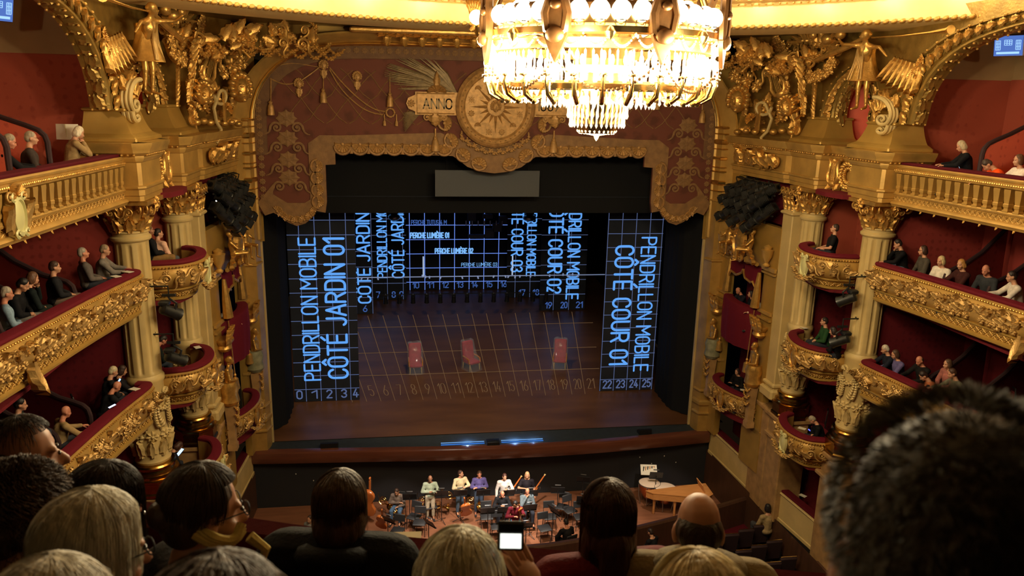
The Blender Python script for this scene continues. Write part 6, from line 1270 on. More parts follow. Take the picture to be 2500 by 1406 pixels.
# candle arms
arm = MB(); arm.tube([(0, 0, 0), (.10, 0, -.16), (.26, 0, -.20), (.38, 0, -.08), (.36, 0, .04), (.28, 0, .02)], [.03, .035, .035, .03, .022, .015], 7); arm.tube([(.26, 0, -.20), (.40, 0, -.12), (.46, 0, .06), (.44, 0, .14)], [.03, .03, .025, .02], 7); arm.ell((.46, 0, .15), (.07, .07, .02), 10, 5); arm.ell((.2, 0, -.21), (.05, .04, .06), 8, 5)
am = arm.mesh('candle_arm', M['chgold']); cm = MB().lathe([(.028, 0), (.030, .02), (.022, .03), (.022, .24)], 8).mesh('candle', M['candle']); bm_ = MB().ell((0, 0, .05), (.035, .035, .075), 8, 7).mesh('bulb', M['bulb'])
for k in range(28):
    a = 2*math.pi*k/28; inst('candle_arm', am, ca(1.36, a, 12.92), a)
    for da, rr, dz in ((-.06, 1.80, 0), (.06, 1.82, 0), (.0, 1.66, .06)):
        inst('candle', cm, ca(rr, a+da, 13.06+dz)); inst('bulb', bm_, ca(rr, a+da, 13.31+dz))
# crystal: basket tiers, curtains and swags of cut drops
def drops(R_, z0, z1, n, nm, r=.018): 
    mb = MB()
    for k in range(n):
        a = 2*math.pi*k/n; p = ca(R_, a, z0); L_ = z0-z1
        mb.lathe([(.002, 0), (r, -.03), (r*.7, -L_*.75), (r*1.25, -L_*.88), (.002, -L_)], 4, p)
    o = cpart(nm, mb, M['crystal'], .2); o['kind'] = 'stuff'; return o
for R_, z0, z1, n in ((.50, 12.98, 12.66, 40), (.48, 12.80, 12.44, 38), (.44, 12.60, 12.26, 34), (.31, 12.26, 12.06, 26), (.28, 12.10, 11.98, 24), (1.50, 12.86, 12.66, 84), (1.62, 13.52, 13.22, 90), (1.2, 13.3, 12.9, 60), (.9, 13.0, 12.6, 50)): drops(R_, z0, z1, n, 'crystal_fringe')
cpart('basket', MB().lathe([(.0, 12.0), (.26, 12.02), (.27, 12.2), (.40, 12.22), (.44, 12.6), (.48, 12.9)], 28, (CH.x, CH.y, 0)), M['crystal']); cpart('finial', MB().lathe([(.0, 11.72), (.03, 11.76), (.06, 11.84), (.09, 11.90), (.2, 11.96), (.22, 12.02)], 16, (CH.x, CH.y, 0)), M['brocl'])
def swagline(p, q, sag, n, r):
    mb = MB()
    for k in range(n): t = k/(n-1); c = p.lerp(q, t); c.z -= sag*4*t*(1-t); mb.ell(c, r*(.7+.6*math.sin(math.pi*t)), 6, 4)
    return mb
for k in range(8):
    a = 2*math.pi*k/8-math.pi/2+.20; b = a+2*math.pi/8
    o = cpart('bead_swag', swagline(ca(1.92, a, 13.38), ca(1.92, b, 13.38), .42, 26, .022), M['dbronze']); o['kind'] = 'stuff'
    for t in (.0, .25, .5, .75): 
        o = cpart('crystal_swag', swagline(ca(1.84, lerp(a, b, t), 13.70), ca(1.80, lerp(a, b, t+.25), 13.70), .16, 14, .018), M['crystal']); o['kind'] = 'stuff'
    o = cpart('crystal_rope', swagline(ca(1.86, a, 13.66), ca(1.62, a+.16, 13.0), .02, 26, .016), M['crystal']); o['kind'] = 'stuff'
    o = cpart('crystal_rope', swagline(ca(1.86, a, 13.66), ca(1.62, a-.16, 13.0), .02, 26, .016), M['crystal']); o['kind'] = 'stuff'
    cpart('bronze_flower', MB().lathe([(0, -.12), (.06, -.06), (.08, 0), (.04, .06), (.0, .08)], 10, ca(1.9, a+math.pi/8, 13.72)), M['chgold'])
# ------------------------------------------------------------------ the audience in the boxes
def boxer(px, py, tier, face, label, dz=.23, **k):
    """a spectator whose head is sighted at (px, py) at a seated height above the rail of the tier"""
    s_ = 1 if px > 1250 else -1; PTH = {'top': TOPP, 'av_up': AVP, 'av_low': AVP}.get(tier, MAINP); bow = tier == 'lower' or (1905 < px < 2075 or 355 < px < 500)
    P = dict(sit=True); P.update(k.pop('P', {})); a = math.radians(face); ln = math.radians(P.get('lean', 0)); off = .62*math.sin(ln); back = .74-off*.8+(dz-.23)*.5; h = atx(px, py, s_*9.9)
    if bow and s_ < 0:
        h = aty(px, py, -7.0 if px > 375 else -7.35)
    for _ in range(0 if bow and s_ < 0 else 12):
        q = min(PTH, key=lambda p: abs(p.y-h.y)).x if not bow else 8.42
        if tier.startswith('av'): q = 8.22
        h = atx(px, py, s_*(q+(back if not bow else .50)))
    drop = .50+.02+.12+.60*math.cos(ln)
    loc = (h.x+math.sin(a)*off, h.y-math.cos(a)*off, h.z-drop); return person(label, loc, face, P, group='spectators in the boxes', voxel=.017, **k)
G = dict
boxer(2357, 352, 'top', 62, 'person with grey blond hair and black jacket, top tier on COUR, holding a cup', P=G(lean=12, nod=18, arms='rail'), top=(18, 18, 22), hair=(176, 158, 128), hairk='bob')
boxer(2425, 392, 'top', 70, 'person in a bright orange top bending forward in the top box on COUR', P=G(lean=34, nod=25, arms='rail'), top=(232, 78, 22), hair=(60, 44, 36), hairk='short')
boxer(2492, 388, 'top', 80, 'person in a white blouse at the picture edge in the top box on COUR', P=G(lean=10, arms='rail'), top=(225, 212, 200), hair=(90, 60, 40), hairk='bob')
boxer(2200, 592, 'second', 70, 'dark haired person in black sweater, hand on forehead, middle tier on COUR', P=G(lean=12, nod=15, arms=('rail', 'chin')), top=(16, 15, 18), bottom=(84, 104, 130), hair=(34, 24, 20))
boxer(2258, 609, 'second', 74, 'person in a grey green top with brown hair and glasses, middle tier on COUR', P=G(lean=8, arms='lap'), top=(70, 64, 56), hair=(58, 36, 26), hairk='bob', glasses=True)
boxer(2302, 634, 'second', 100, 'person with pale blond hair, white jacket and grey scarf, middle tier on COUR', P=G(lean=6, nod=8, arms='lap'), top=(214, 204, 188), hair=(200, 176, 128), hairk='bob')
boxer(2352, 642, 'second', 84, 'person with blond hair, dark jacket and red scarf, middle tier on COUR', P=G(lean=8, nod=8, yaw=20, arms='rail'), top=(58, 28, 26), hair=(178, 128, 70), hairk='wavy')
boxer(2413, 655, 'second', 104, 'bald person in a dark vest with grey sleeves, middle tier on COUR', P=G(lean=12, nod=12, arms='lap'), top=(44, 46, 50), hairk='fringe', hair=(60, 50, 44), skin='skin2')
boxer(2477, 672, 'second', 68, 'dark haired person in white sleeves at the picture edge, middle tier on COUR', P=G(lean=16, arms='rail'), top=(200, 190, 178), hair=(40, 26, 22), hairk='bun')
boxer(2168, 850, 'first', 78, 'white haired person in navy resting on the rail, lowest tier on COUR', P=G(lean=14, nod=10, yaw=-20, arms='rail'), top=(24, 28, 40), hair=(190, 180, 160))
boxer(2192, 862, 'first', 84, 'person with brown hair in a lilac top, lowest tier on COUR', P=G(lean=14, nod=8, arms='rail'), top=(92, 84, 128), hair=(78, 54, 40), hairk='bob')
boxer(2252, 876, 'first', 96, 'balding person in a black sweater, lowest tier on COUR', P=G(lean=14, nod=15, arms='rail'), top=(22, 20, 20), hairk='fringe', hair=(50, 38, 32), skin='skin2')
boxer(2266, 912, 'first', 70, 'dark haired person in a peach top leaning on the rail, lowest tier on COUR', P=G(lean=26, nod=20, arms='rail'), top=(206, 122, 82), hair=(40, 26, 22), dz=.12)
boxer(2333, 908, 'first', 76, 'person with brown hair in a grey green sweater, lowest tier on COUR', P=G(lean=16, nod=10, arms='rail'), top=(112, 110, 92), hair=(70, 46, 34), dz=.14)
boxer(2318, 886, 'first', 88, 'person in a dusty pink top behind the grey green sweater, lowest tier on COUR', P=G(lean=10, arms='lap'), top=(150, 92, 84), hair=(84, 60, 44), hairk='bob', dz=.3)
boxer(2040, 556, 'second', 62, 'person in a black tee shirt and glasses in the upper bowed box on COUR', P=G(lean=-6, arms='lap'), top=(18, 17, 19), hair=(52, 36, 28), sleeves=False, glasses=True, dz=.26)
boxer(2016, 783, 'first', 74, 'person in a green sweater in the middle bowed box on COUR', P=G(lean=6, yaw=-10, arms='lap'), top=(34, 66, 36), hair=(30, 22, 20), dz=.2)
boxer(2040, 806, 'first', 48, 'person in black with dark hair in the middle bowed box on COUR', P=G(lean=10, nod=10, arms='lap'), top=(18, 16, 18), hair=(36, 24, 22), hairk='bob', dz=.12)
boxer(1993, 1020, 'lower', 70, 'grey haired person in black bent over a blue lit telephone, lowest bowed box on COUR', P=G(lean=22, nod=28, arms='lap'), top=(14, 14, 16), hair=(150, 138, 118), dz=.12)
boxer(1808, 706, 'av_up', 96, 'balding person in a dark suit leaning over the draped stage box on COUR', P=G(lean=18, nod=15, arms='rail'), top=(26, 26, 36), hairk='fringe', hair=(60, 46, 40), dz=.34, skin='skin2')
boxer(1836, 716, 'av_up', 78, 'person with long dark hair in black in the draped stage box on COUR', P=G(lean=6, arms='lap'), top=(22, 22, 30), hair=(42, 26, 22), hairk='long', dz=.28)
boxer(1852, 724, 'av_up', 84, 'white haired person in a white blouse in the draped stage box on COUR', P=G(lean=14, nod=12, arms='rail'), top=(206, 196, 178), hair=(214, 200, 172), hairk='bob', dz=.24)
boxer(1803, 905, 'av_low', 112, 'person in a black low necked dress in the lower stage box on COUR', P=G(lean=2, nod=10, arms='cross'), top=(16, 14, 16), hair=(52, 30, 24), hairk='bob', dz=.34)
boxer(1830, 924, 'av_low', 92, 'older person in glasses and dark suit in the lower stage box on COUR', P=G(lean=6, arms='lap'), top=(20, 20, 24), hair=(96, 84, 72), glasses=True, dz=.22)
boxer(182, 318, 'top', -58, 'white haired person in a beige cardigan beside an open newspaper, top tier on JARDIN', P=G(lean=14, nod=14, arms='chin'), top=(150, 124, 84), hair=(214, 200, 174), hairk='wavy', dz=.30)
boxer(70, 334, 'top', -66, 'grey haired person between light red partitions, top box on JARDIN', P=G(lean=6, arms='lap'), top=(60, 50, 46), hair=(150, 136, 116))
boxer(12, 340, 'top', -62, 'grey haired person in a black jacket, cut by the picture edge, top tier on JARDIN', P=G(lean=14, nod=8, arms='rail'), top=(18, 18, 22), hair=(140, 126, 108), skin='skin2')
boxer(200, 616, 'second', -60, 'grey haired person in a grey shirt leaning back, middle tier on JARDIN', P=G(lean=-4, arms='lap'), top=(92, 84, 80), hair=(150, 140, 126), skin='skin2', dz=.32)
boxer(250, 608, 'second', -76, 'older person in a black and white patterned blouse, middle tier on JARDIN', P=G(lean=6, nod=6, arms='rail'), top=(120, 112, 104), hair=(140, 118, 92), dz=.34)
boxer(128, 650, 'second', -62, 'person with short brown hair in a dark jacket, middle tier on JARDIN', P=G(lean=2, nod=4, arms='lap'), top=(30, 30, 34), bottom=(110, 92, 80), hair=(62, 40, 30), dz=.30)
boxer(70, 676, 'second', -50, 'person with brown hair in dark green, chin on hand, middle tier on JARDIN', P=G(lean=12, nod=8, arms=('chin', 'lap')), top=(20, 28, 28), bottom=(26, 34, 30), hair=(92, 60, 40), hairk='bob', dz=.28)
boxer(42, 690, 'second', -80, 'black haired person with a white bag, middle tier on JARDIN', P=G(lean=12, nod=20, arms='lap'), top=(18, 17, 20), bottom=(120, 116, 112), hair=(22, 18, 18), dz=.26)
boxer(8, 714, 'second', -58, 'grey haired person in a light blue shirt at the picture edge, middle tier on JARDIN', P=G(lean=6, nod=6, arms='lap'), top=(124, 146, 166), hair=(156, 144, 128), skin='skin2', dz=.24)
boxer(362, 560, 'second', -60, 'bearded person in black beside a pale pink top, upper bowed box on JARDIN', P=G(lean=-2, yaw=-10, arms='lap'), top=(22, 22, 26), bottom=(120, 90, 52), hair=(30, 22, 20), dz=.30, skin='skin3')
boxer(384, 568, 'second', -30, 'person in a pale pink top seen from behind, upper bowed box on JARDIN', P=G(lean=4, yaw=-25, arms='lap'), top=(214, 170, 146), bottom=(66, 72, 78), hair=(34, 22, 20), dz=.28)
boxer(388, 826, 'first', -58, 'person in a black coat slouching in the middle bowed box on JARDIN', P=G(lean=26, nod=16, arms='lap'), top=(20, 26, 24), bottom=(44, 50, 60), hair=(44, 36, 32), dz=.14, skin='skin2')
boxer(268, 905, 'first', -55, 'white haired person in a dark suit, lowest tier on JARDIN', P=G(lean=10, nod=14, arms='lap'), top=(26, 26, 30), hair=(186, 172, 140), dz=.30)
boxer(290, 902, 'first', -62, 'person with dark hair holding a blue lit telephone, lowest tier on JARDIN', P=G(lean=8, nod=16, arms='rail'), top=(24, 22, 26), hair=(52, 32, 26), hairk='bob', dz=.30)
boxer(273, 940, 'first', -52, 'bald ruddy person in a black coat over a lit telephone, lowest tier on JARDIN', P=G(lean=22, nod=18, arms='rail'), top=(22, 22, 26), hairk='bald', skin='skin2', dz=.20)
boxer(152, 1004, 'first', -48, 'bald person in a beige shirt and braces at the rail, lowest tier on JARDIN', P=G(lean=14, nod=4, arms='rail'), top=(150, 124, 86), hairk='bald', skin='skin2', dz=.18)
boxer(42, 985, 'first', -70, 'person with black hair and a dark sweatshirt with a pale emblem, lowest tier on JARDIN', P=G(lean=4, nod=8, arms='lap'), top=(24, 28, 26), hair=(26, 20, 18), dz=.28)
boxer(425, 1085, 'lower', -55, 'person in dark clothes bent over a lit telephone, lowest bowed box on JARDIN', P=G(lean=26, nod=28, arms='lap'), top=(26, 26, 30), hair=(66, 40, 28), hairk='bob', dz=.10)
boxer(548, 748, 'av_up', -88, 'person in white sleeves resting on the draped stage box on JARDIN', P=G(lean=16, nod=12, arms='rail'), top=(196, 186, 170), hair=(60, 46, 38), dz=.16)
# small things lying on the rails or held
def slip(px, py, z, label, w_=.16, h=.22, rz=20, m='white', cat='paper'):
    p = atz(px, py, z+.01); t = thing('programme', p, label, cat, 'papers on the rails'); t.rotation_euler = (0, 0, math.radians(rz))
    mb = MB(); mb.box((0, 0, .004), (w_, h, .008)); o = bpy.data.objects.new('booklet', mb.mesh('booklet', M[m], 0)); COL.objects.link(o); o.parent = t; c = bpy.data.objects.new('cover_fold', MB().box((-w_*.48, 0, .007), (.008, h, .008)).mesh('cover_fold', M['papery'], 0)); COL.objects.link(c); c.parent = t
for px, py, z, lab, rz in ((312, 664, 8.36, 'white programme on the crimson rail beside the column, middle tier on JARDIN', 60), (282, 675, 8.36, 'white programme on the crimson rail before the patterned blouse, middle tier on JARDIN', 50), (341, 923, 5.60, 'white programme on the tip of the rail, lowest tier on JARDIN', 80), (328, 950, 5.60, 'white programme before the dark suits, lowest tier on JARDIN', 60), (482, 848, 5.60, 'white slip on the rail of the middle bowed box on JARDIN', 30),
    (1962, 800, 5.60, 'white slip on the rail of the middle bowed box on COUR', 10), (1958, 1046, 2.84, 'open white programme on the rail of the lowest bowed box on COUR', 40), (1815, 952, 2.52, 'white slip on the rail of the lower stage box on COUR', 70), (1960, 1210, -.0, 'white slip on the dark ground box rail on COUR', 30)): slip(px, py, z, lab, rz=rz)
def phone(px, py, z, label, rz=0, tilt=35, col=(.35, .55, 1.0), s=1.0, strength=2.2):
    p = atz(px, py, z) if py > 420 else atx(px, py+6, 9.75); t = thing('telephone', p, label, 'telephone', 'lit telephones'); t.rotation_euler = (math.radians(tilt), 0, math.radians(rz)); t.scale = (s, s, s)
    for n, mb, m in (('case', MB().box((0, 0, 0), (.085, .17, .012), bev=.004), M['blackm']), ('screen', MB().box((0, 0, .008), (.075, .15, .003)), emit('telephone screen', col, strength))): o = bpy.data.objects.new(n, mb.mesh(n, m, .3)); COL.objects.link(o); o.parent = t
phone(290, 932, 5.75, 'telephone with blue screen in a hand above the rail, lowest tier on JARDIN', -50, 50); phone(274, 992, 5.64, 'white lit telephone lying at the rail, lowest tier on JARDIN', -50, 15, (.6, .7, 1.0)); phone(440, 1104, 2.7, 'telephone with blue picture in the lowest bowed box on JARDIN', -40, 35, (.4, .6, 1.0), 1.5); phone(1978, 1052, 2.75, 'telephone with deep blue screen in the lowest bowed box on COUR', 50, 30, (.10, .12, 1.0)); phone(2343, 408, 11.12, 'small bright telephone beside the black jacket, top tier on COUR', 60, 60, (.6, .8, 1.0))
p = atx(160, 322, -10.22); t = thing('newspaper', p, 'open pale newspaper behind the white haired person, top box on JARDIN', 'newspaper'); MB().grid([[tuple(p+V(-.22+.11*k, .0+.03*abs(k-2), -.16)), tuple(p+V(-.22+.11*k, .05+.03*abs(k-2), .16))] for k in range(5)]).build('sheet', M['white'], t, .2); MB().box(p+V(0, .02, 0), (.01, .02, .32)).build('fold', M['papery'], t)
# little chairs standing in the boxes
def boxchair(px, py, tier, face, label, dz=.0):
    zr = RZ[tier]; p = atz(px, py, zr+dz); t = thing('box_chair', (p.x, p.y, zr-1.02), label, 'chair', 'small chairs in the boxes'); t.rotation_euler = (0, 0, math.radians(face))
    def q(n, mb, m): o = bpy.data.objects.new(n, mb.mesh(n, m)); COL.objects.link(o); o.parent = t
    q('seat', MB().box((0, 0, .45), (.42, .42, .08), bev=.03), M['velvetb']); q('back_frame', MB().tube([(-.18, -.2, .45), (-.19, -.22, .9), (-.12, -.24, 1.06), (.12, -.24, 1.06), (.19, -.22, .9), (.18, -.2, .45)], .02, 6), M['blackm']); q('back_pad', MB().box((0, -.22, .8), (.3, .04, .36), bev=.015), M['velvetb'])
    for x in (-.18, .18):
        for y in (-.18, .18): q('leg', MB().tube([(x, y, .42), (x*1.05, y*1.1, 0)], [.018, .013], 6), M['blackm'])
for px, py, tier, fc, lab in ((2275, 388, 'top', 60, 'small dark chair with padded back in the top box on COUR'), (2302, 598, 'second', 70, 'small dark chair behind the white jacket, middle tier on COUR'), (2455, 640, 'second', 80, 'small dark chair behind the bald head, middle tier on COUR'), (2112, 605, 'second', 60, 'small dark chair in the upper bowed box on COUR'), (2230, 858, 'first', 80, 'small dark chair behind the lilac top, lowest tier on COUR'), (2448, 948, 'first', 80, 'empty small dark chair farthest along the lowest tier on COUR'), (2002, 1000, 'lower', 60, 'small dark chair in the lowest bowed box on COUR'), (155, 615, 'second', -60, 'small dark chair behind the grey shirt, middle tier on JARDIN'), (140, 960, 'first', -60, 'empty small dark chair in the lowest tier on JARDIN'), (205, 965, 'first', -60, 'small dark chair behind the bald ruddy person, lowest tier on JARDIN')): boxchair(px, py, tier, fc, lab)
# ------------------------------------------------------------------ orchestra pit: players, stands, chairs, instruments
PFZ = -2.5
def player(px, py, face, label, stand=False, **k):
    P = dict(sit=not stand); P.update(k.pop('P', {})); hz = 1.62 if stand else 1.27
    h = atz(px, py, PFZ+hz); a = math.radians(face); ln = math.radians(P.get('lean', 0)); off = .62*math.sin(ln)
    t, J = person(label, (h.x+math.sin(a)*off, h.y-math.cos(a)*off, PFZ), face, P, group='musicians in the pit', voxel=.017, **k)
    if not stand: pit_chair_at(h.x+math.sin(a)*off, h.y-math.cos(a)*off, face, 'black orchestra chair holding the '+label)
    return t, J
CH_ME = {}
def pit_chair_at(x, y, face, label):
    if not CH_ME:
        CH_ME['seat'] = MB().box((0, -.02, .455), (.44, .42, .05), bev=.02).mesh('seat', M['chairblk']); CH_ME['backrest'] = MB().box((0, -.24, .82), (.40, .04, .26), R=rot('X', 8), bev=.015).mesh('backrest', M['chairblk'])
        for n, sx in (('legl', -1), ('legr', 1)):
            for m, sy in (('f', 1), ('b', -1)): CH_ME['leg '+n+m] = MB().tube([(.19*sx, .16*sy-.02, .44), (.21*sx, .2*sy-.03, 0)], .012, 6).mesh('leg', M['blackm'])
            CH_ME['back_post '+n] = MB().tube([(.19*sx, -.2, .44), (.19*sx, -.25, .92)], .011, 6).mesh('back_post', M['blackm'])
    t = thing('orchestra_chair', (x, y, PFZ), label, 'chair', 'black orchestra chairs'); t.rotation_euler = (0, 0, math.radians(face))
    for n, me in CH_ME.items(): o = bpy.data.objects.new(n.split(' ')[0], me); COL.objects.link(o); o.parent = t
    return t
ST_ME = {}
def stand(px, py, face, label, h=1.12, paper=True):
    """a music stand whose desk is sighted at (px, py)"""
    if not ST_ME:
        ST_ME['desk'] = MB().box((0, .0, .0), (.50, .015, .34), R=rot('X', -28), bev=.005).mesh('desk', M['blackm']); ST_ME['ledge'] = MB().box((0, -.09, -.165), (.50, .07, .012), bev=.004).mesh('ledge', M['blackm']); ST_ME['desk_lamp'] = MB().box((0, -.02, .185), (.22, .05, .03), bev=.008).mesh('desk_lamp', M['steel']); ST_ME['sheet_music'] = MB().box((0, -.022, .0), (.40, .004, .27), R=rot('X', -28)).mesh('sheet_music', M['white'])
        ST_ME['pole'] = MB().tube([(0, .03, -.02), (0, .03, -1.06)], .014, 6).mesh('pole', M['blackm'])
        for k in range(3): a = 2*math.pi*k/3; ST_ME['foot %d' % k] = MB().tube([(0, .03, -.98), (.28*math.cos(a), .03+.28*math.sin(a), -1.10)], .011, 5).mesh('foot', M['blackm'])
    p = atz(px, py, PFZ+h); t = thing('music_stand', p, label, 'music stand', 'black music stands'); t.rotation_euler = (0, 0, math.radians(face)); s = h/1.11; t.scale = (1, 1, s)
    for n, me in ST_ME.items():
        if n == 'sheet_music' and not paper: continue
        o = bpy.data.objects.new(n.split(' ')[0], me); COL.objects.link(o); o.parent = t
    return t
player(970, 1192, 165, 'musician in a grey brown sweater and jeans', P=G(lean=12, nod=20, arms=('lap', 'cross')), top=(112, 98, 90), bottom=(74, 100, 132), hair=(60, 42, 34))
t1, J1 = player(1050, 1168, 180, 'musician with bald head, grey green shirt and beige trousers', True, P=G(lean=2, nod=14, arms=('play', 'cross')), top=(142, 152, 132), bottom=(176, 164, 142), hairk='bald', skin='skin3')
player(1124, 1157, 196, 'musician in a cream sweater looking aside', True, P=G(yaw=40, arms='play'), top=(206, 188, 150), bottom=(70, 84, 100), hair=(66, 44, 34))
player(1170, 1157, 180, 'musician in a purple blue shirt', True, P=G(nod=14, arms='cross'), top=(74, 66, 112), bottom=(60, 72, 90), hair=(78, 52, 38), skin='skin2')
player(1231, 1163, 184, 'musician in a light grey shirt with a bassoon', True, P=G(lean=4, nod=14, arms=('play', 'down')), top=(188, 180, 176), bottom=(60, 62, 70), hair=(70, 42, 34))
player(1287, 1160, 170, 'musician with long blond hair in black with a bassoon', True, P=G(nod=10, arms=('down', 'play')), top=(26, 22, 28), bottom=(30, 30, 36), hair=(190, 150, 110), hairk='long', sleeves=False)
player(1226, 1199, 178, 'bald musician in a black top', P=G(lean=8, nod=16, arms='play'), top=(24, 24, 28), bottom=(30, 32, 40), hairk='bald', skin='skin2')
player(1287, 1194, 182, 'bald musician in glasses and grey teal sweater', P=G(lean=4, nod=8, arms=('lap', 'chin')), top=(92, 104, 112), bottom=(40, 44, 54), hairk='bald', glasses=True, skin='skin2')
player(1259, 1228, 176, 'musician with dark hair, maroon shirt and jeans', True, P=G(lean=6, nod=26, yaw=-20, arms=('fiddle', 'play')), top=(92, 22, 34), bottom=(78, 104, 134), hair=(24, 20, 20))
player(1384, 1272, 20, 'musician with dark hair in black seen from behind', P=G(lean=10, nod=10, arms='play'), top=(22, 20, 22), bottom=(24, 24, 28), hair=(30, 22, 22), skin='skin2')
player(1443, 1186, 176, 'musician with copper hair half hidden at the violas', P=G(nod=8, arms='play'), top=(60, 30, 40), hair=(150, 74, 36), hairk='bob')
player(758, 1262, 150, 'musician in pale grey at the dark end of the pit', P=G(nod=6, arms='lap'), top=(140, 138, 136), hair=(60, 40, 30))
for k, (px, py, fc, w_) in enumerate(((1000, 1212, 175, 'before the grey brown sweater'), (1078, 1204, 176, 'before the grey green shirt'), (1124, 1203, 182, 'before the cream sweater'), (1180, 1202, 180, 'before the purple shirt'), (1240, 1203, 182, 'before the light grey shirt'), (1297, 1203, 178, 'before the blond musician'), (1191, 1246, 180, 'in the second row before the tall row of winds'), (1232, 1244, 180, 'before the black topped player'), (1294, 1238, 182, 'before the teal sweater'), (1284, 1282, 184, 'close before the violinist'), (1362, 1196, 170, 'alone by the dark wall with its desk tilted up'), (1424, 1170, 160, 'farthest towards the dark COUR corner'), (1352, 1245, 120, 'turned sideways near the empty chairs'), (1048, 1276, 130, 'turned edge on among the empty chairs towards JARDIN'), (948, 1268, 140, 'turned edge on by the cello'), (1425, 1218, 170, 'beside the copper haired musician'))):
    stand(px, py, fc, 'black music stand '+w_, 1.12 if py < 1250 else 1.0, k % 2 == 0)
for k, (px, py, fc, w_) in enumerate(((1010, 1262, 150, 'empty, between the cello and the horns'), (1024, 1276, 170, 'empty, in front of the horns'), (1052, 1236, 190, 'empty, behind the horn cluster'), (1372, 1238, 150, 'empty, beside the lone music stand'), (1392, 1246, 200, 'empty, second by the lone music stand'), (1342, 1262, 180, 'empty, behind the kneeling dark haired musician'), (1188, 1262, 180, 'empty, in the second row of strings'), (1214, 1286, 180, 'empty, before the violinist'), (970, 1296, 160, 'empty, nearest the rail by the cello'), (1417, 1262, 185, 'empty, by the long haired listener'), (1330, 1290, 190, 'empty, at the conductor side'))):
    p = atz(px, py, PFZ+.45); pit_chair_at(p.x, p.y, fc, 'black orchestra chair '+w_)
def violin(pos, R_, s, label, cat, grp=None, m='fiddle'):
    """bowed instrument: body with waist, fingerboard, scroll, bridge; local y runs up the neck, z out of the belly"""
    t = thing({1: 'violin'}.get(s, 'cello' if s < 3.2 else 'double_bass'), pos, label, cat, grp); t.rotation_euler = R_; t.scale = (s, s, s)
    def q(n, mb, mm, sm=.6): o = bpy.data.objects.new(n, mb.mesh(n, mm, sm)); COL.objects.link(o); o.parent = t; return o
    out = []
    for y, w_ in ((-.18, 0.0), (-.178, .05), (-.16, .085), (-.12, .103), (-.07, .098), (-.03, .068), (.0, .056), (.03, .060), (.06, .078), (.10, .085), (.14, .074), (.165, .045), (.172, .0)): out.append((w_, y))
    rows = []
    for w_, y in out: rows.append([(-w_, y, 0), (-w_, y, .036), (-w_*.6, y, .046), (0, y, .050), (w_*.6, y, .046), (w_, y, .036), (w_, y, 0), (0, y, -.008)])
    mb = MB(); mb.grid(rows, cu=True); q('body', mb, M[m], .9); q('fingerboard', MB().box((0, .17, .066), (.026, .26, .010), bev=.003), M['blackm']); q('neck', MB().box((0, .24, .05), (.022, .15, .024), bev=.004), M[m]); q('scroll', MB().ell((0, .33, .05), (.014, .022, .02), 8, 6), M[m]); q('bridge', MB().box((0, -.02, .062), (.045, .006, .034)), M['cream']); q('tailpiece', MB().box((0, -.10, .064), (.028, .10, .008), bev=.003), M['blackm'])
    for x in (-.012, -.004, .004, .012): q('string', MB().tube([(x, -.08, .072), (x, .30, .070)], .0012, 4), M['steel'])
    for sx in (-1, 1): q('sound_hole', MB().tube([(.035*sx, -.05, .048), (.03*sx, -.02, .050), (.026*sx, .01, .050)], .004, 4), M['blackm'])
    return t
p = atz(1272, 1250, PFZ+1.30); violin(p, (math.radians(68), math.radians(20), math.radians(205)), 1.15, 'orange brown viola held by the maroon shirted musician', 'viola').name = 'viola'
p = atz(930, 1276, PFZ+.55); violin(p, (math.radians(62), math.radians(-12), math.radians(160)), 2.1, 'reddish cello leaning upright beside the bright pit floor', 'cello')
p = atz(897, 1228, PFZ+.85); violin(p, (math.radians(84), math.radians(-6), math.radians(150)), 2.9, 'tall double bass at the dark JARDIN end of the pit', 'double bass', m='fiddle')
p = atz(1138, 1246, PFZ+.6); violin(p, (math.radians(60), math.radians(10), math.radians(185)), 2.1, 'brown cello lying among the second row of stands', 'cello')
def bassoon(px, py, tilt, label):
    p = atz(px, py, PFZ+.95); t = thing('bassoon', p, label, 'bassoon', 'bassoons'); R_ = rot('Y', tilt); f = lambda x, y, z: p+R_ @ V(x, y, z)+V(0, -.22, 0)
    MB().tube([f(0, 0, -.5), f(0, 0, .55), f(0, 0, .74)], [.030, .026, .022], 10).build('long_joint', M['fiddle'], t); MB().tube([f(.05, 0, -.5), f(.05, 0, .2)], .024, 8).build('wing_joint', M['fiddle'], t); MB().lathe([(.022, 0), (.03, .03), (.034, .06), (.02, .06)], 10, f(0, 0, .72), R_).build('bell', M['cream'], t); MB().tube([f(.05, 0, .2), f(.08, -.1, .30), f(.06, -.22, .26)], .006, 6).build('crook', M['steel'], t)
    for k in range(6): MB().ell(f(.02, -.032, -.4+.15*k), .012, 6, 4).build('key', M['steel'], t)
bassoon(1243, 1196, 32, 'bassoon slanting across the light grey shirt'); bassoon(1300, 1192, 32, 'bassoon slanting across the blond musician')
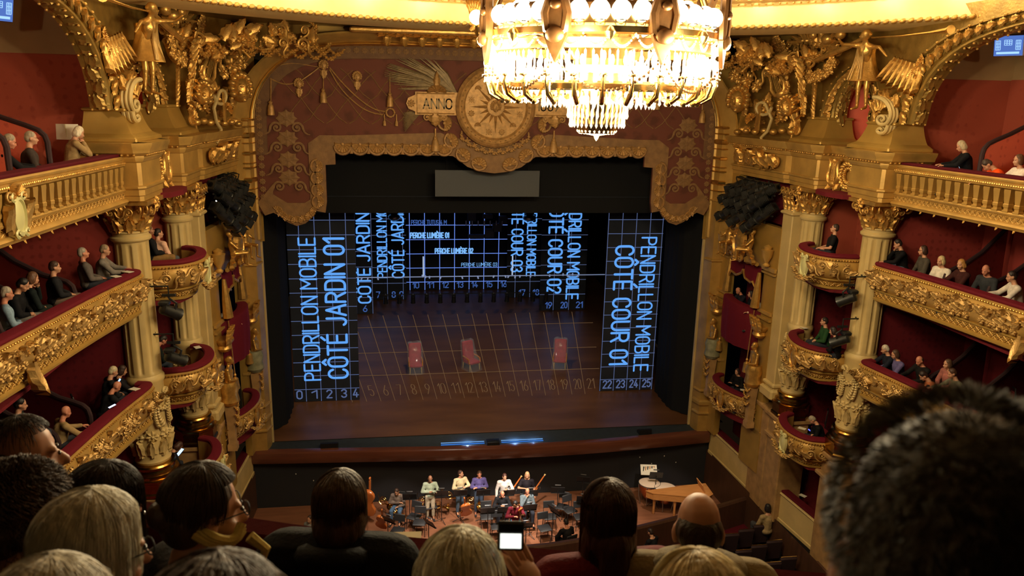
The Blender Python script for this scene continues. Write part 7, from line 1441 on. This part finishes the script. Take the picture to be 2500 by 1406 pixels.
def horn(px, py, h, label):
    p = atz(px, py, PFZ+h); t = thing('horn', p, label, 'horn', 'brass horns'); t.rotation_euler = (math.radians(70), 0, math.radians((px*7) % 60-30))
    def q(n, mb): o = bpy.data.objects.new(n, mb.mesh(n, M['brass'], .9)); COL.objects.link(o); o.parent = t
    q('coil', MB().tube([(.14*math.cos(a), .14*math.sin(a), .02*math.sin(2*a)) for a in [2*math.pi*k/20 for k in range(20)]], .014, 7, closed=True)); q('inner_coil', MB().tube([(.09*math.cos(a), .10*math.sin(a)-.02, .02) for a in [2*math.pi*k/16 for k in range(16)]], .011, 6, closed=True)); q('bell', MB().lathe([(.015, 0), (.03, .12), (.06, .22), (.14, .30), (.15, .31)], 18, (.1, -.1, 0), rot('Y', 60), caps=False)); q('mouthpipe', MB().tube([(-.13, .04, .02), (-.2, .2, .05), (-.18, .3, .06)], .009, 6))
    for k in range(4): q('valve', MB().lathe([(.014, 0), (.014, .09), (.02, .09), (.0, .1)], 8, (-.04+.03*k, .02, .02)))
for px, py, h, w_ in ((1052, 1200, .98, 'held against the grey green shirt'), (1032, 1222, .55, 'on its stand behind the beige trousers'), (1068, 1232, .4, 'on its stand beside the beige trousers'), (1150, 1222, .5, 'on its stand in the tall row'), (935, 1222, .6, 'hanging by the double bass'), (962, 1252, .4, 'lying by the edge on stand'), (1095, 1210, .7, 'leaning at the end of the tall row')): horn(px, py, h, 'shiny brass horn '+w_)
# timpani, mallet board, harpsichord
def timpano(px, py, r, label):
    p = atz(px, py, PFZ+.88); t = thing('kettle_drum', (p.x, p.y, PFZ), label, 'kettledrum', 'kettledrums')
    MB().lathe([(.06, .25), (.2, .30), (r*.8, .5), (r*.98, .75), (r, .86)], 26, (p.x, p.y, PFZ)).build('copper_bowl', mat('copper', (.55, .20, .08), .25, 1.0), t); MB().lathe([(0, .885), (r*.97, .88), (r*1.02, .87)], 28, (p.x, p.y, PFZ)).build('drum_skin', mat('drum skin', (.72, .56, .44), .6), t); MB().lathe([(r*1.0, .84), (r*1.05, .85), (r*1.05, .88), (r*1.0, .885)], 28, (p.x, p.y, PFZ), caps=False).build('hoop', M['steel'], t)
    for k in range(6):
        a = 2*math.pi*k/6; d = V(math.cos(a), math.sin(a), 0); MB().tube([V(p.x, p.y, PFZ+.86)+d*r*1.06, V(p.x, p.y, PFZ+.4)+d*r*1.0, V(p.x, p.y, PFZ+.05)+d*r*.8], .016, 6).build('strut', M['steel'], t)
timpano(1586, 1178, .40, 'kettledrum with pale skin nearest the tilted board'); timpano(1625, 1190, .40, 'kettledrum with pale skin beside the harpsichord')
p = atz(1584, 1147, PFZ+1.2); t = thing('mallet_board', (p.x, p.y, PFZ), 'tilted board of mallets on a stand behind the kettledrums', 'board'); MB().box(p, (.62, .03, .42), R=rot('Z', -10) @ rot('X', -50)).build('board', M['white'], t); MB().tube([p, (p.x, p.y+.05, PFZ)], .02, 6).build('post', M['blackm'], t)
for k in range(6): MB().tube([p+V(-.24+.085*k, -.05, -.12), p+V(-.18+.08*k, .06, .12)], [.012, .022], 6).build('mallet', M['harp' if k % 2 else 'blackm'], t)
stand(1602, 1160, 170, 'black music stand crossing the kettledrums', 1.25)
def harpsichord():
    a0, b0, c0 = atz(1578, 1198, PFZ+.92), atz(1652, 1238, PFZ+.92), atz(1755, 1245, PFZ+.92); t = thing('harpsichord', (b0.x, b0.y, PFZ), 'long orange brown harpsichord, lid closed, beyond the bald head', 'harpsichord')
    x0, y0 = a0.x, a0.y; out = [(x0, y0), (x0+.2, y0-.22), (x0+2.0, y0-.75), (x0+2.35, y0-.5), (x0+2.38, y0+.28), (x0+1.6, y0+.22), (x0+.8, y0+.10)]
    MB().prism(out, .24, lambda x, y, q: (x, y, PFZ+.66+q)).build('case', M['harp'], t, .3); lid = [(lerp(x0+1.2, x, 1.03), lerp(y0-.2, y, 1.04)) for x, y in out]; MB().prism(lid, .025, lambda x, y, q: (x, y, PFZ+.905+q)).build('lid', M['harp'], t, .3)
    MB().box((x0+2.2, y0-.1, PFZ+.80), (.32, .7, .05), bev=.01).build('keyboard', M['white'], t); MB().box((x0+2.05, y0-.12, PFZ+1.08), (.03, .6, .34), R=rot('Y', -20)).build('music_desk', M['harp'], t)
    for x, y in ((x0+.3, y0-.08), (x0+2.0, y0-.6), (x0+2.2, y0+.15), (x0+1.0, y0-.35)): MB().lathe([(.03, 0), (.05, .06), (.04, .3), (.06, .6), (.07, .68)], 8, (x, y, PFZ)).build('leg', M['harp'], t)
    for k in range(5): MB().tube([(x0+.3+.4*k, y0-.20-.115*k, PFZ+.72), (x0+.55+.4*k, y0-.27-.115*k, PFZ+.72)], .01, 4).build('moulding', M['fiddle'], t)
harpsichord()
M['wallw'] = M['walnut']
for k in range(6):
    x = -7.2+.62*k if k < 2 else 5.9+.5*(k-2); t = thing('pit_lamp', (x, -.55, -1.2-.3*(k % 2)), 'small pale lamp on the dark pit wall, number %s along' % ('one', 'two', 'three', 'four', 'five', 'six')[k], 'lamp', 'pit wall lamps'); MB().ell((x, -.56, -1.2-.3*(k % 2)), .05, 8, 6).build('shade', M['white'], t); MB().box((x, -.53, -1.1-.3*(k % 2)), (.04, .05, .14)).build('bracket', M['blackm'], t)
# seats of the stalls and the listener by the COUR wall
def stall(x, y, label):
    t = thing('stall_seat', (x, y, -2.2), label, 'seat', 'stalls seats'); MB().box((x, y-.28, -1.62), (.54, .10, .72), R=rot('X', 8), bev=.04).build('backrest', M['stallv'], t); MB().box((x, y-.02, -1.82), (.50, .46, .12), bev=.04).build('seat', M['stallv'], t)
    for sx in (-1, 1): MB().box((x+.28*sx, y-.05, -1.72), (.05, .5, .07), bev=.015).build('arm', M['blackm'], t); MB().box((x+.28*sx, y-.1, -1.98), (.04, .4, .45)).build('side', M['blackm'], t)
    MB().tube([(x-.26, y-.31, -1.25), (x+.26, y-.31, -1.25)], .012, 5).build('number_rail', M['brass'], t)
for r in range(4):
    for k in range(7): stall(8.5-.62*k, -5.35-.92*r-.20*k, 'dark red stalls seat, row %s from the pit, %s from the COUR wall' % (('one', 'two', 'three', 'four')[r], ('first', 'second', 'third', 'fourth', 'fifth', 'sixth', 'seventh')[k]))
h = atz(1876, 1248, -.85); person('person in a light patterned top seen from behind by the COUR wall in the stalls', (h.x-.05, h.y-.1, -2.1), 10, G(lean=2, nod=6, yaw=-20, arms='lap'), scale=1.15, top=(150, 128, 92), bottom=(60, 60, 64), hair=(30, 22, 20), hairk='bob', voxel=.017)
h = atz(1600, 1298, -.9); person('person in black bent in the dark stalls beyond the long brown hair', (h.x, h.y, -2.2), 30, G(lean=12, nod=12, arms='lap'), top=(20, 20, 24), bottom=(22, 22, 26), hair=(40, 28, 24), voxel=.017)
# ------------------------------------------------------------------ the row in front: rail, programmes, heads
RL = smooth_path([(-6.6, -23.0, 0), (-5.2, -23.38, 0), (-4.44, -23.60, 0), (-3.67, -23.92, 0), (-2.74, -24.17, 0), (-1.93, -24.39, 0), (-1.2, -24.58, 0), (.4, -25.1, 0), (1.6, -25.6, 0)], 2)
t = thing('front_rail', (-3, -24, 9.9), 'padded dark crimson rail running before the row of heads', 'railing')
mb = MB(); sweep(mb, RL, [(-.11, 10.46), (-.10, 10.57), (-.05, 10.64), (.02, 10.66), (.07, 10.62), (.09, 10.50), (.07, 10.42), (-.09, 10.40)], 0, True); mb.build('padded_top', M['velvet'], t)
mb = MB(); sweep(mb, RL, [(-.10, 9.6), (-.10, 10.42), (.10, 10.42), (.12, 9.6)]); mb.build('panel', M['velvet'], t)
mb = MB(); sweep(mb, RL, [(-.62, 10.20), (-.62, 10.24), (-.12, 10.30), (-.12, 10.20)]); mb.build('shelf', M['velvet'], t)
mb = MB(); sweep(mb, RL, [(-1.6, 9.62), (.1, 9.62), (.1, 9.5), (-1.6, 9.5)]); struct('floor_amphitheatre', mb, M['redd'], None, 0)
for px, py, lab, rz, z in ((665, 1342, 'cream programme on the shelf before the yellow scarf', 6, 10.29), (985, 1338, 'cream programme on the shelf beside the black coat', -4, 10.29), (978, 1378, 'second cream programme lower down beside the black coat', -14, 10.20), (1580, 1378, 'pale programme under the long brown hair', 12, 10.25)):
    p = atz(px, py, z+.01); q_ = thing('programme_booklet', p, lab, 'programme', 'programmes in front'); q_.rotation_euler = (math.radians(4), 0, math.radians(rz))
    for n, mb, m in (('pages', MB().box((0, 0, 0), (.16, .22, .012), bev=.003), 'papery'), ('cover', MB().box((0, .002, .008), (.162, .222, .003)), 'papery'), ('title_line', MB().box((0, .04, .0102), (.09, .012, .001)), 'white')): o = bpy.data.objects.new(n, mb.mesh(n, M[m], .3)); COL.objects.link(o); o.parent = q_
def strands(parent, J, col, kind, n=1500, seed=1, hs=1.0, rad=.0011, name='hair_strands'):
    """combed locks: each strand leaves the crown, follows the skull and falls"""
    rng = np.random.RandomState(seed); H = np.array(J['H']); h = np.array(J['head']); up = np.array([0, 0, 1.0]); S = 10
    fall = {'short': .0, 'crop': .0, 'bob': .085, 'long': .24, 'wavy': .13, 'curly': .12, 'fringe': .0, 'bun': .0, 'wispy': .05}[kind]
    V_ = []; F_ = []; base = 0
    for i in range(n):
        ph = rng.uniform(0, 2*np.pi); fwd = np.sin(ph)                              # +1 looks along the face
        t0 = abs(rng.normal(0, .55)); tmax = {True: .95, False: 1.64 if fall > .08 else 1.95}[bool(fwd > .45)]
        if kind in ('crop',): t0 = np.arccos(rng.uniform(-.55, 1)); 
        if kind == 'fringe':
            t0 = rng.uniform(1.0, 1.7)
            if fwd > .2: continue
        if t0 > tmax: continue
        ln = rng.uniform(.6, 1.0); pts = []; R3 = np.array([.088, .100, .100])*hs*(1+rng.uniform(0, .07))*(.975 if kind == 'crop' else 1); cz = np.array([0, -.018, .042]); cur = None
        wob = rng.uniform(0, 6.28); amp = {'curly': .016, 'wavy': .007}.get(kind, .002); off = rng.normal(0, .05)
        L_ = {'short': .5, 'crop': .07, 'bob': 2.3, 'long': 2.5, 'wavy': 2.0, 'curly': 1.3, 'fringe': .4, 'bun': 1.5, 'wispy': 1.0}[kind]*ln
        for k in range(S):
            u = k/(S-1); th = t0+L_*u; f_ = 0
            if th > tmax: f_ = (th-tmax)/max(.2, L_); th = tmax
            p2 = ph+off*u+(amp*8*np.sin(wob+u*14) if kind in ('curly', 'wavy') else 0)
            d = np.array([np.sin(th)*np.cos(p2), np.sin(th)*np.sin(p2), np.cos(th)]); lift_ = 1+ (.10*u if kind == 'crop' else .02*np.sin(u*3.1))
            q = cz+d*R3*lift_
            if kind == 'curly': q = q+d*amp*np.sin(wob+u*17)
            w = h+H @ q
            if f_ > 0: w = w-up*fall*f_*1.9+np.array([np.sin(wob+u*9), np.cos(wob+u*8), 0])*amp*.8
            pts.append(w)
        pts = np.array(pts); tg = np.gradient(pts, axis=0); tg /= (np.linalg.norm(tg, axis=1)[:, None]+1e-9); a = np.cross(tg, np.array([.3, .2, .93])); a /= (np.linalg.norm(a, axis=1)[:, None]+1e-9); b = np.cross(tg, a)
        r_ = (rad*(1-.55*np.linspace(0, 1, S)))[:, None]
        ring = np.stack([pts+a*r_, pts-a*r_*.5+b*r_*.87, pts-a*r_*.5-b*r_*.87], 1).reshape(-1, 3); V_.append(ring)
        for k in range(S-1):
            for j in range(3): c0 = base+k*3+j; c1 = base+k*3+(j+1) % 3; F_.append((c0, c1, c1+3, c0+3))
        base += S*3
    me = bpy.data.meshes.new(name); VV = np.concatenate(V_); me.vertices.add(len(VV)); me.vertices.foreach_set('co', VV.ravel()); FF = np.array(F_, dtype=np.int32)
    me.loops.add(FF.size); me.loops.foreach_set('vertex_index', FF.ravel()); me.polygons.add(len(FF)); me.polygons.foreach_set('loop_start', np.arange(0, FF.size, 4, dtype=np.int32)); me.polygons.foreach_set('use_smooth', [True]*len(FF)); me.update(calc_edges=True); me.materials.append(hairm(col))
    o = bpy.data.objects.new(name, me); COL.objects.link(o); o.parent = parent; o['kind'] = 'stuff'; return o
def near(px, py, s, face, label, P, kind, scale=1.0, n=1500, hs=1.0, hcol=(90, 70, 50), top=(20, 20, 24), capk=None, skin='skin', glasses=False, rad=.0011, seed=1, hcol2=None, voxel=.009, fat=.02):
    """a listener whose head centre is sighted at (px, py) at distance s"""
    P = dict(sit=True, **P); rch = P.pop('reach', None); J = joints(P); a = math.radians(face); h = atd(px, py, s); R_ = Matrix.Rotation(a, 3, 'Z'); loc = h-(R_ @ J['head'])*scale
    if rch: wr = R_.inverted() @ ((atd(*rch)-loc)/scale)-J['shr']; P['arms'] = ('lap', [wr*.5+V(.10, -.02, -.12), wr])
    t, J = person(label, loc, face, P, top=top, bottom=(30, 30, 34), hair=hcol, hairk=capk or ('short' if kind in ('crop', 'wispy', 'bun') else kind), skin=skin, voxel=voxel, glasses=glasses, legs=s > 1.5, scale=scale, fat=fat, group=None)
    if kind != 'fringe': strands(t, J, hcol2 or hcol, kind, n, seed, hs, rad)
    return t, J
near(500, 1254, 2.05, -58, 'person with brown hair pinned up, glasses, black top and pale yellow scarf', G(lean=4, nod=4, arms='lap'), 'bun', hcol=(62, 44, 28), capk='bun', glasses=True, n=1700, seed=2)
t, J = near(232, 1358, 1.62, -50, 'person with long silvery white hair and glasses', G(lean=4, nod=6, arms='lap'), 'bob', hcol=(206, 198, 176), capk='bob', glasses=True, n=2200, seed=3, top=(24, 22, 24), hs=1.06)
near(62, 1271, 1.95, -48, 'person with curly chestnut hair', G(lean=4, nod=4, arms='lap'), 'curly', hcol=(74, 50, 30), capk='curly', n=1800, seed=4, top=(20, 18, 20), hs=1.12)
near(66, 1118, 2.45, -62, 'balding person with short dark brown hair seen in profile', G(lean=2, arms='lap'), 'short', hcol=(48, 34, 24), capk='fringe', n=900, seed=5, top=(30, 28, 30))
near(262, 1249, 2.1, -70, 'person with dark brown hair and ruddy face behind the white hair', G(lean=8, nod=6, arms='lap'), 'wavy', hcol=(44, 26, 18), capk='bob', n=1500, seed=6, top=(22, 20, 22), skin='skin2')
near(125, 1585, 1.15, -15, 'person with grey wavy hair at the lower edge', G(lean=6, nod=10, arms='lap'), 'wavy', hcol=(198, 188, 166), capk='bob', n=1700, seed=7, rad=.0009)
near(525, 1643, .98, -10, 'person with brown hair, only the crown showing at the lower edge', G(lean=6, nod=14, arms='lap'), 'wavy', hcol=(78, 54, 34), capk='bob', n=1500, seed=8, hs=1.1)
t8, J8 = near(832, 1240, 2.70, -12, 'person with straight dark blond bob and black coat seen from behind', G(lean=4, nod=4, arms='lap', shrug=.06), 'bob', hcol=(74, 54, 32), capk='bob', n=2000, seed=9, top=(14, 15, 19), fat=.05)
t9, J9 = near(1122, 1460, 1.62, -8, 'white haired person raising a lit telephone', G(lean=6, nod=12, reach=(1306, 1452, 1.66)), 'short', hcol=(232, 222, 196), capk='short', n=1700, seed=10, top=(90, 34, 26), hs=1.06)
near(1482, 1265, 2.62, 2, 'person with long straight brown hair and a knitted red sweater', G(lean=4, nod=2, arms='lap', shrug=.05), 'long', hcol=(70, 44, 26), capk='long', n=2200, seed=11, top=(98, 20, 22), fat=.026)
t12, J12 = near(1704, 1292, 2.60, -14, 'bald person in a ribbed beige sweater seen from behind', G(lean=6, nod=8, arms='rail', shrug=.08), 'fringe', hcol=(60, 46, 34), capk='fringe', n=200, seed=12, top=(134, 118, 84), fat=.03)
near(1702, 1533, 1.45, 6, 'person with pale blond hair at the lower edge', G(lean=6, nod=12, arms='lap'), 'wispy', hcol=(222, 200, 144), capk='short', n=1600, seed=13, hs=1.05)
near(2308, 1384, .615, -20, 'large dark head with short cropped grey brown hair close to the viewer', G(lean=0, nod=6, arms='lap'), 'crop', hcol=(104, 94, 76), capk='short', n=9000, seed=14, rad=.0007, hs=1.02, voxel=.006)
def collar(t, J, col, r, tube_, dz=.0):
    P = [J['neck']+V(r*math.cos(a), r*.9*math.sin(a)-.015, .055+dz-.035*math.sin(a)) for a in [2*math.pi*k/18 for k in range(18)]]; mb = MB(); mb.tube(P, tube_, 9, closed=True); o = bpy.data.objects.new('collar', mb.mesh('collar', cloth(col), .9)); COL.objects.link(o); o.parent = t
collar(t8, J8, (14, 15, 19), .105, .045); collar(t12, J12, (134, 118, 84), .105, .052, .05)
# the raised telephone, scarf and collars
p = atd(1247, 1308, 1.60); t = thing('raised_telephone', p, 'bright lit telephone held up beside the white hair, showing the pit', 'telephone'); t.rotation_euler = (math.radians(74), 0, math.radians(-8))
for n, mb, m in (('case', MB().box((0, 0, 0), (.056, .062, .009), bev=.004), M['blackm']), ('screen', MB().box((0, -.009, .006), (.044, .030, .002)), emit('telephone picture', (.92, .96, .86), 1.6)), ('dark_screen', MB().box((0, .019, .006), (.050, .016, .002)), M['navy'])): o = bpy.data.objects.new(n, mb.mesh(n, m, .3)); COL.objects.link(o); o.parent = t
p = atd(528, 1308, 2.0); t = thing('neck_scarf', p, 'pale yellow scarf folded at the neck of the pinned up hair', 'scarf')
for k in range(3): MB().tube(smooth_path([p+V(-.05, -.02+.012*k, .02+.010*k), p+V(0, -.03, -.01+.010*k), p+V(.045, .0, -.02), p+V(.06, .03, -.005+.010*k)], 2), [.012]+[.026]*11+[.014] if False else .013, 7).build('fold', cloth((190, 170, 96)), t)
MB().tube([p+V(.08, .02, -.02), p+V(.12, .02, -.06), p+V(.10, .01, -.12)], [.016, .014, .006], 7).build('tail', cloth((190, 170, 96)), t)
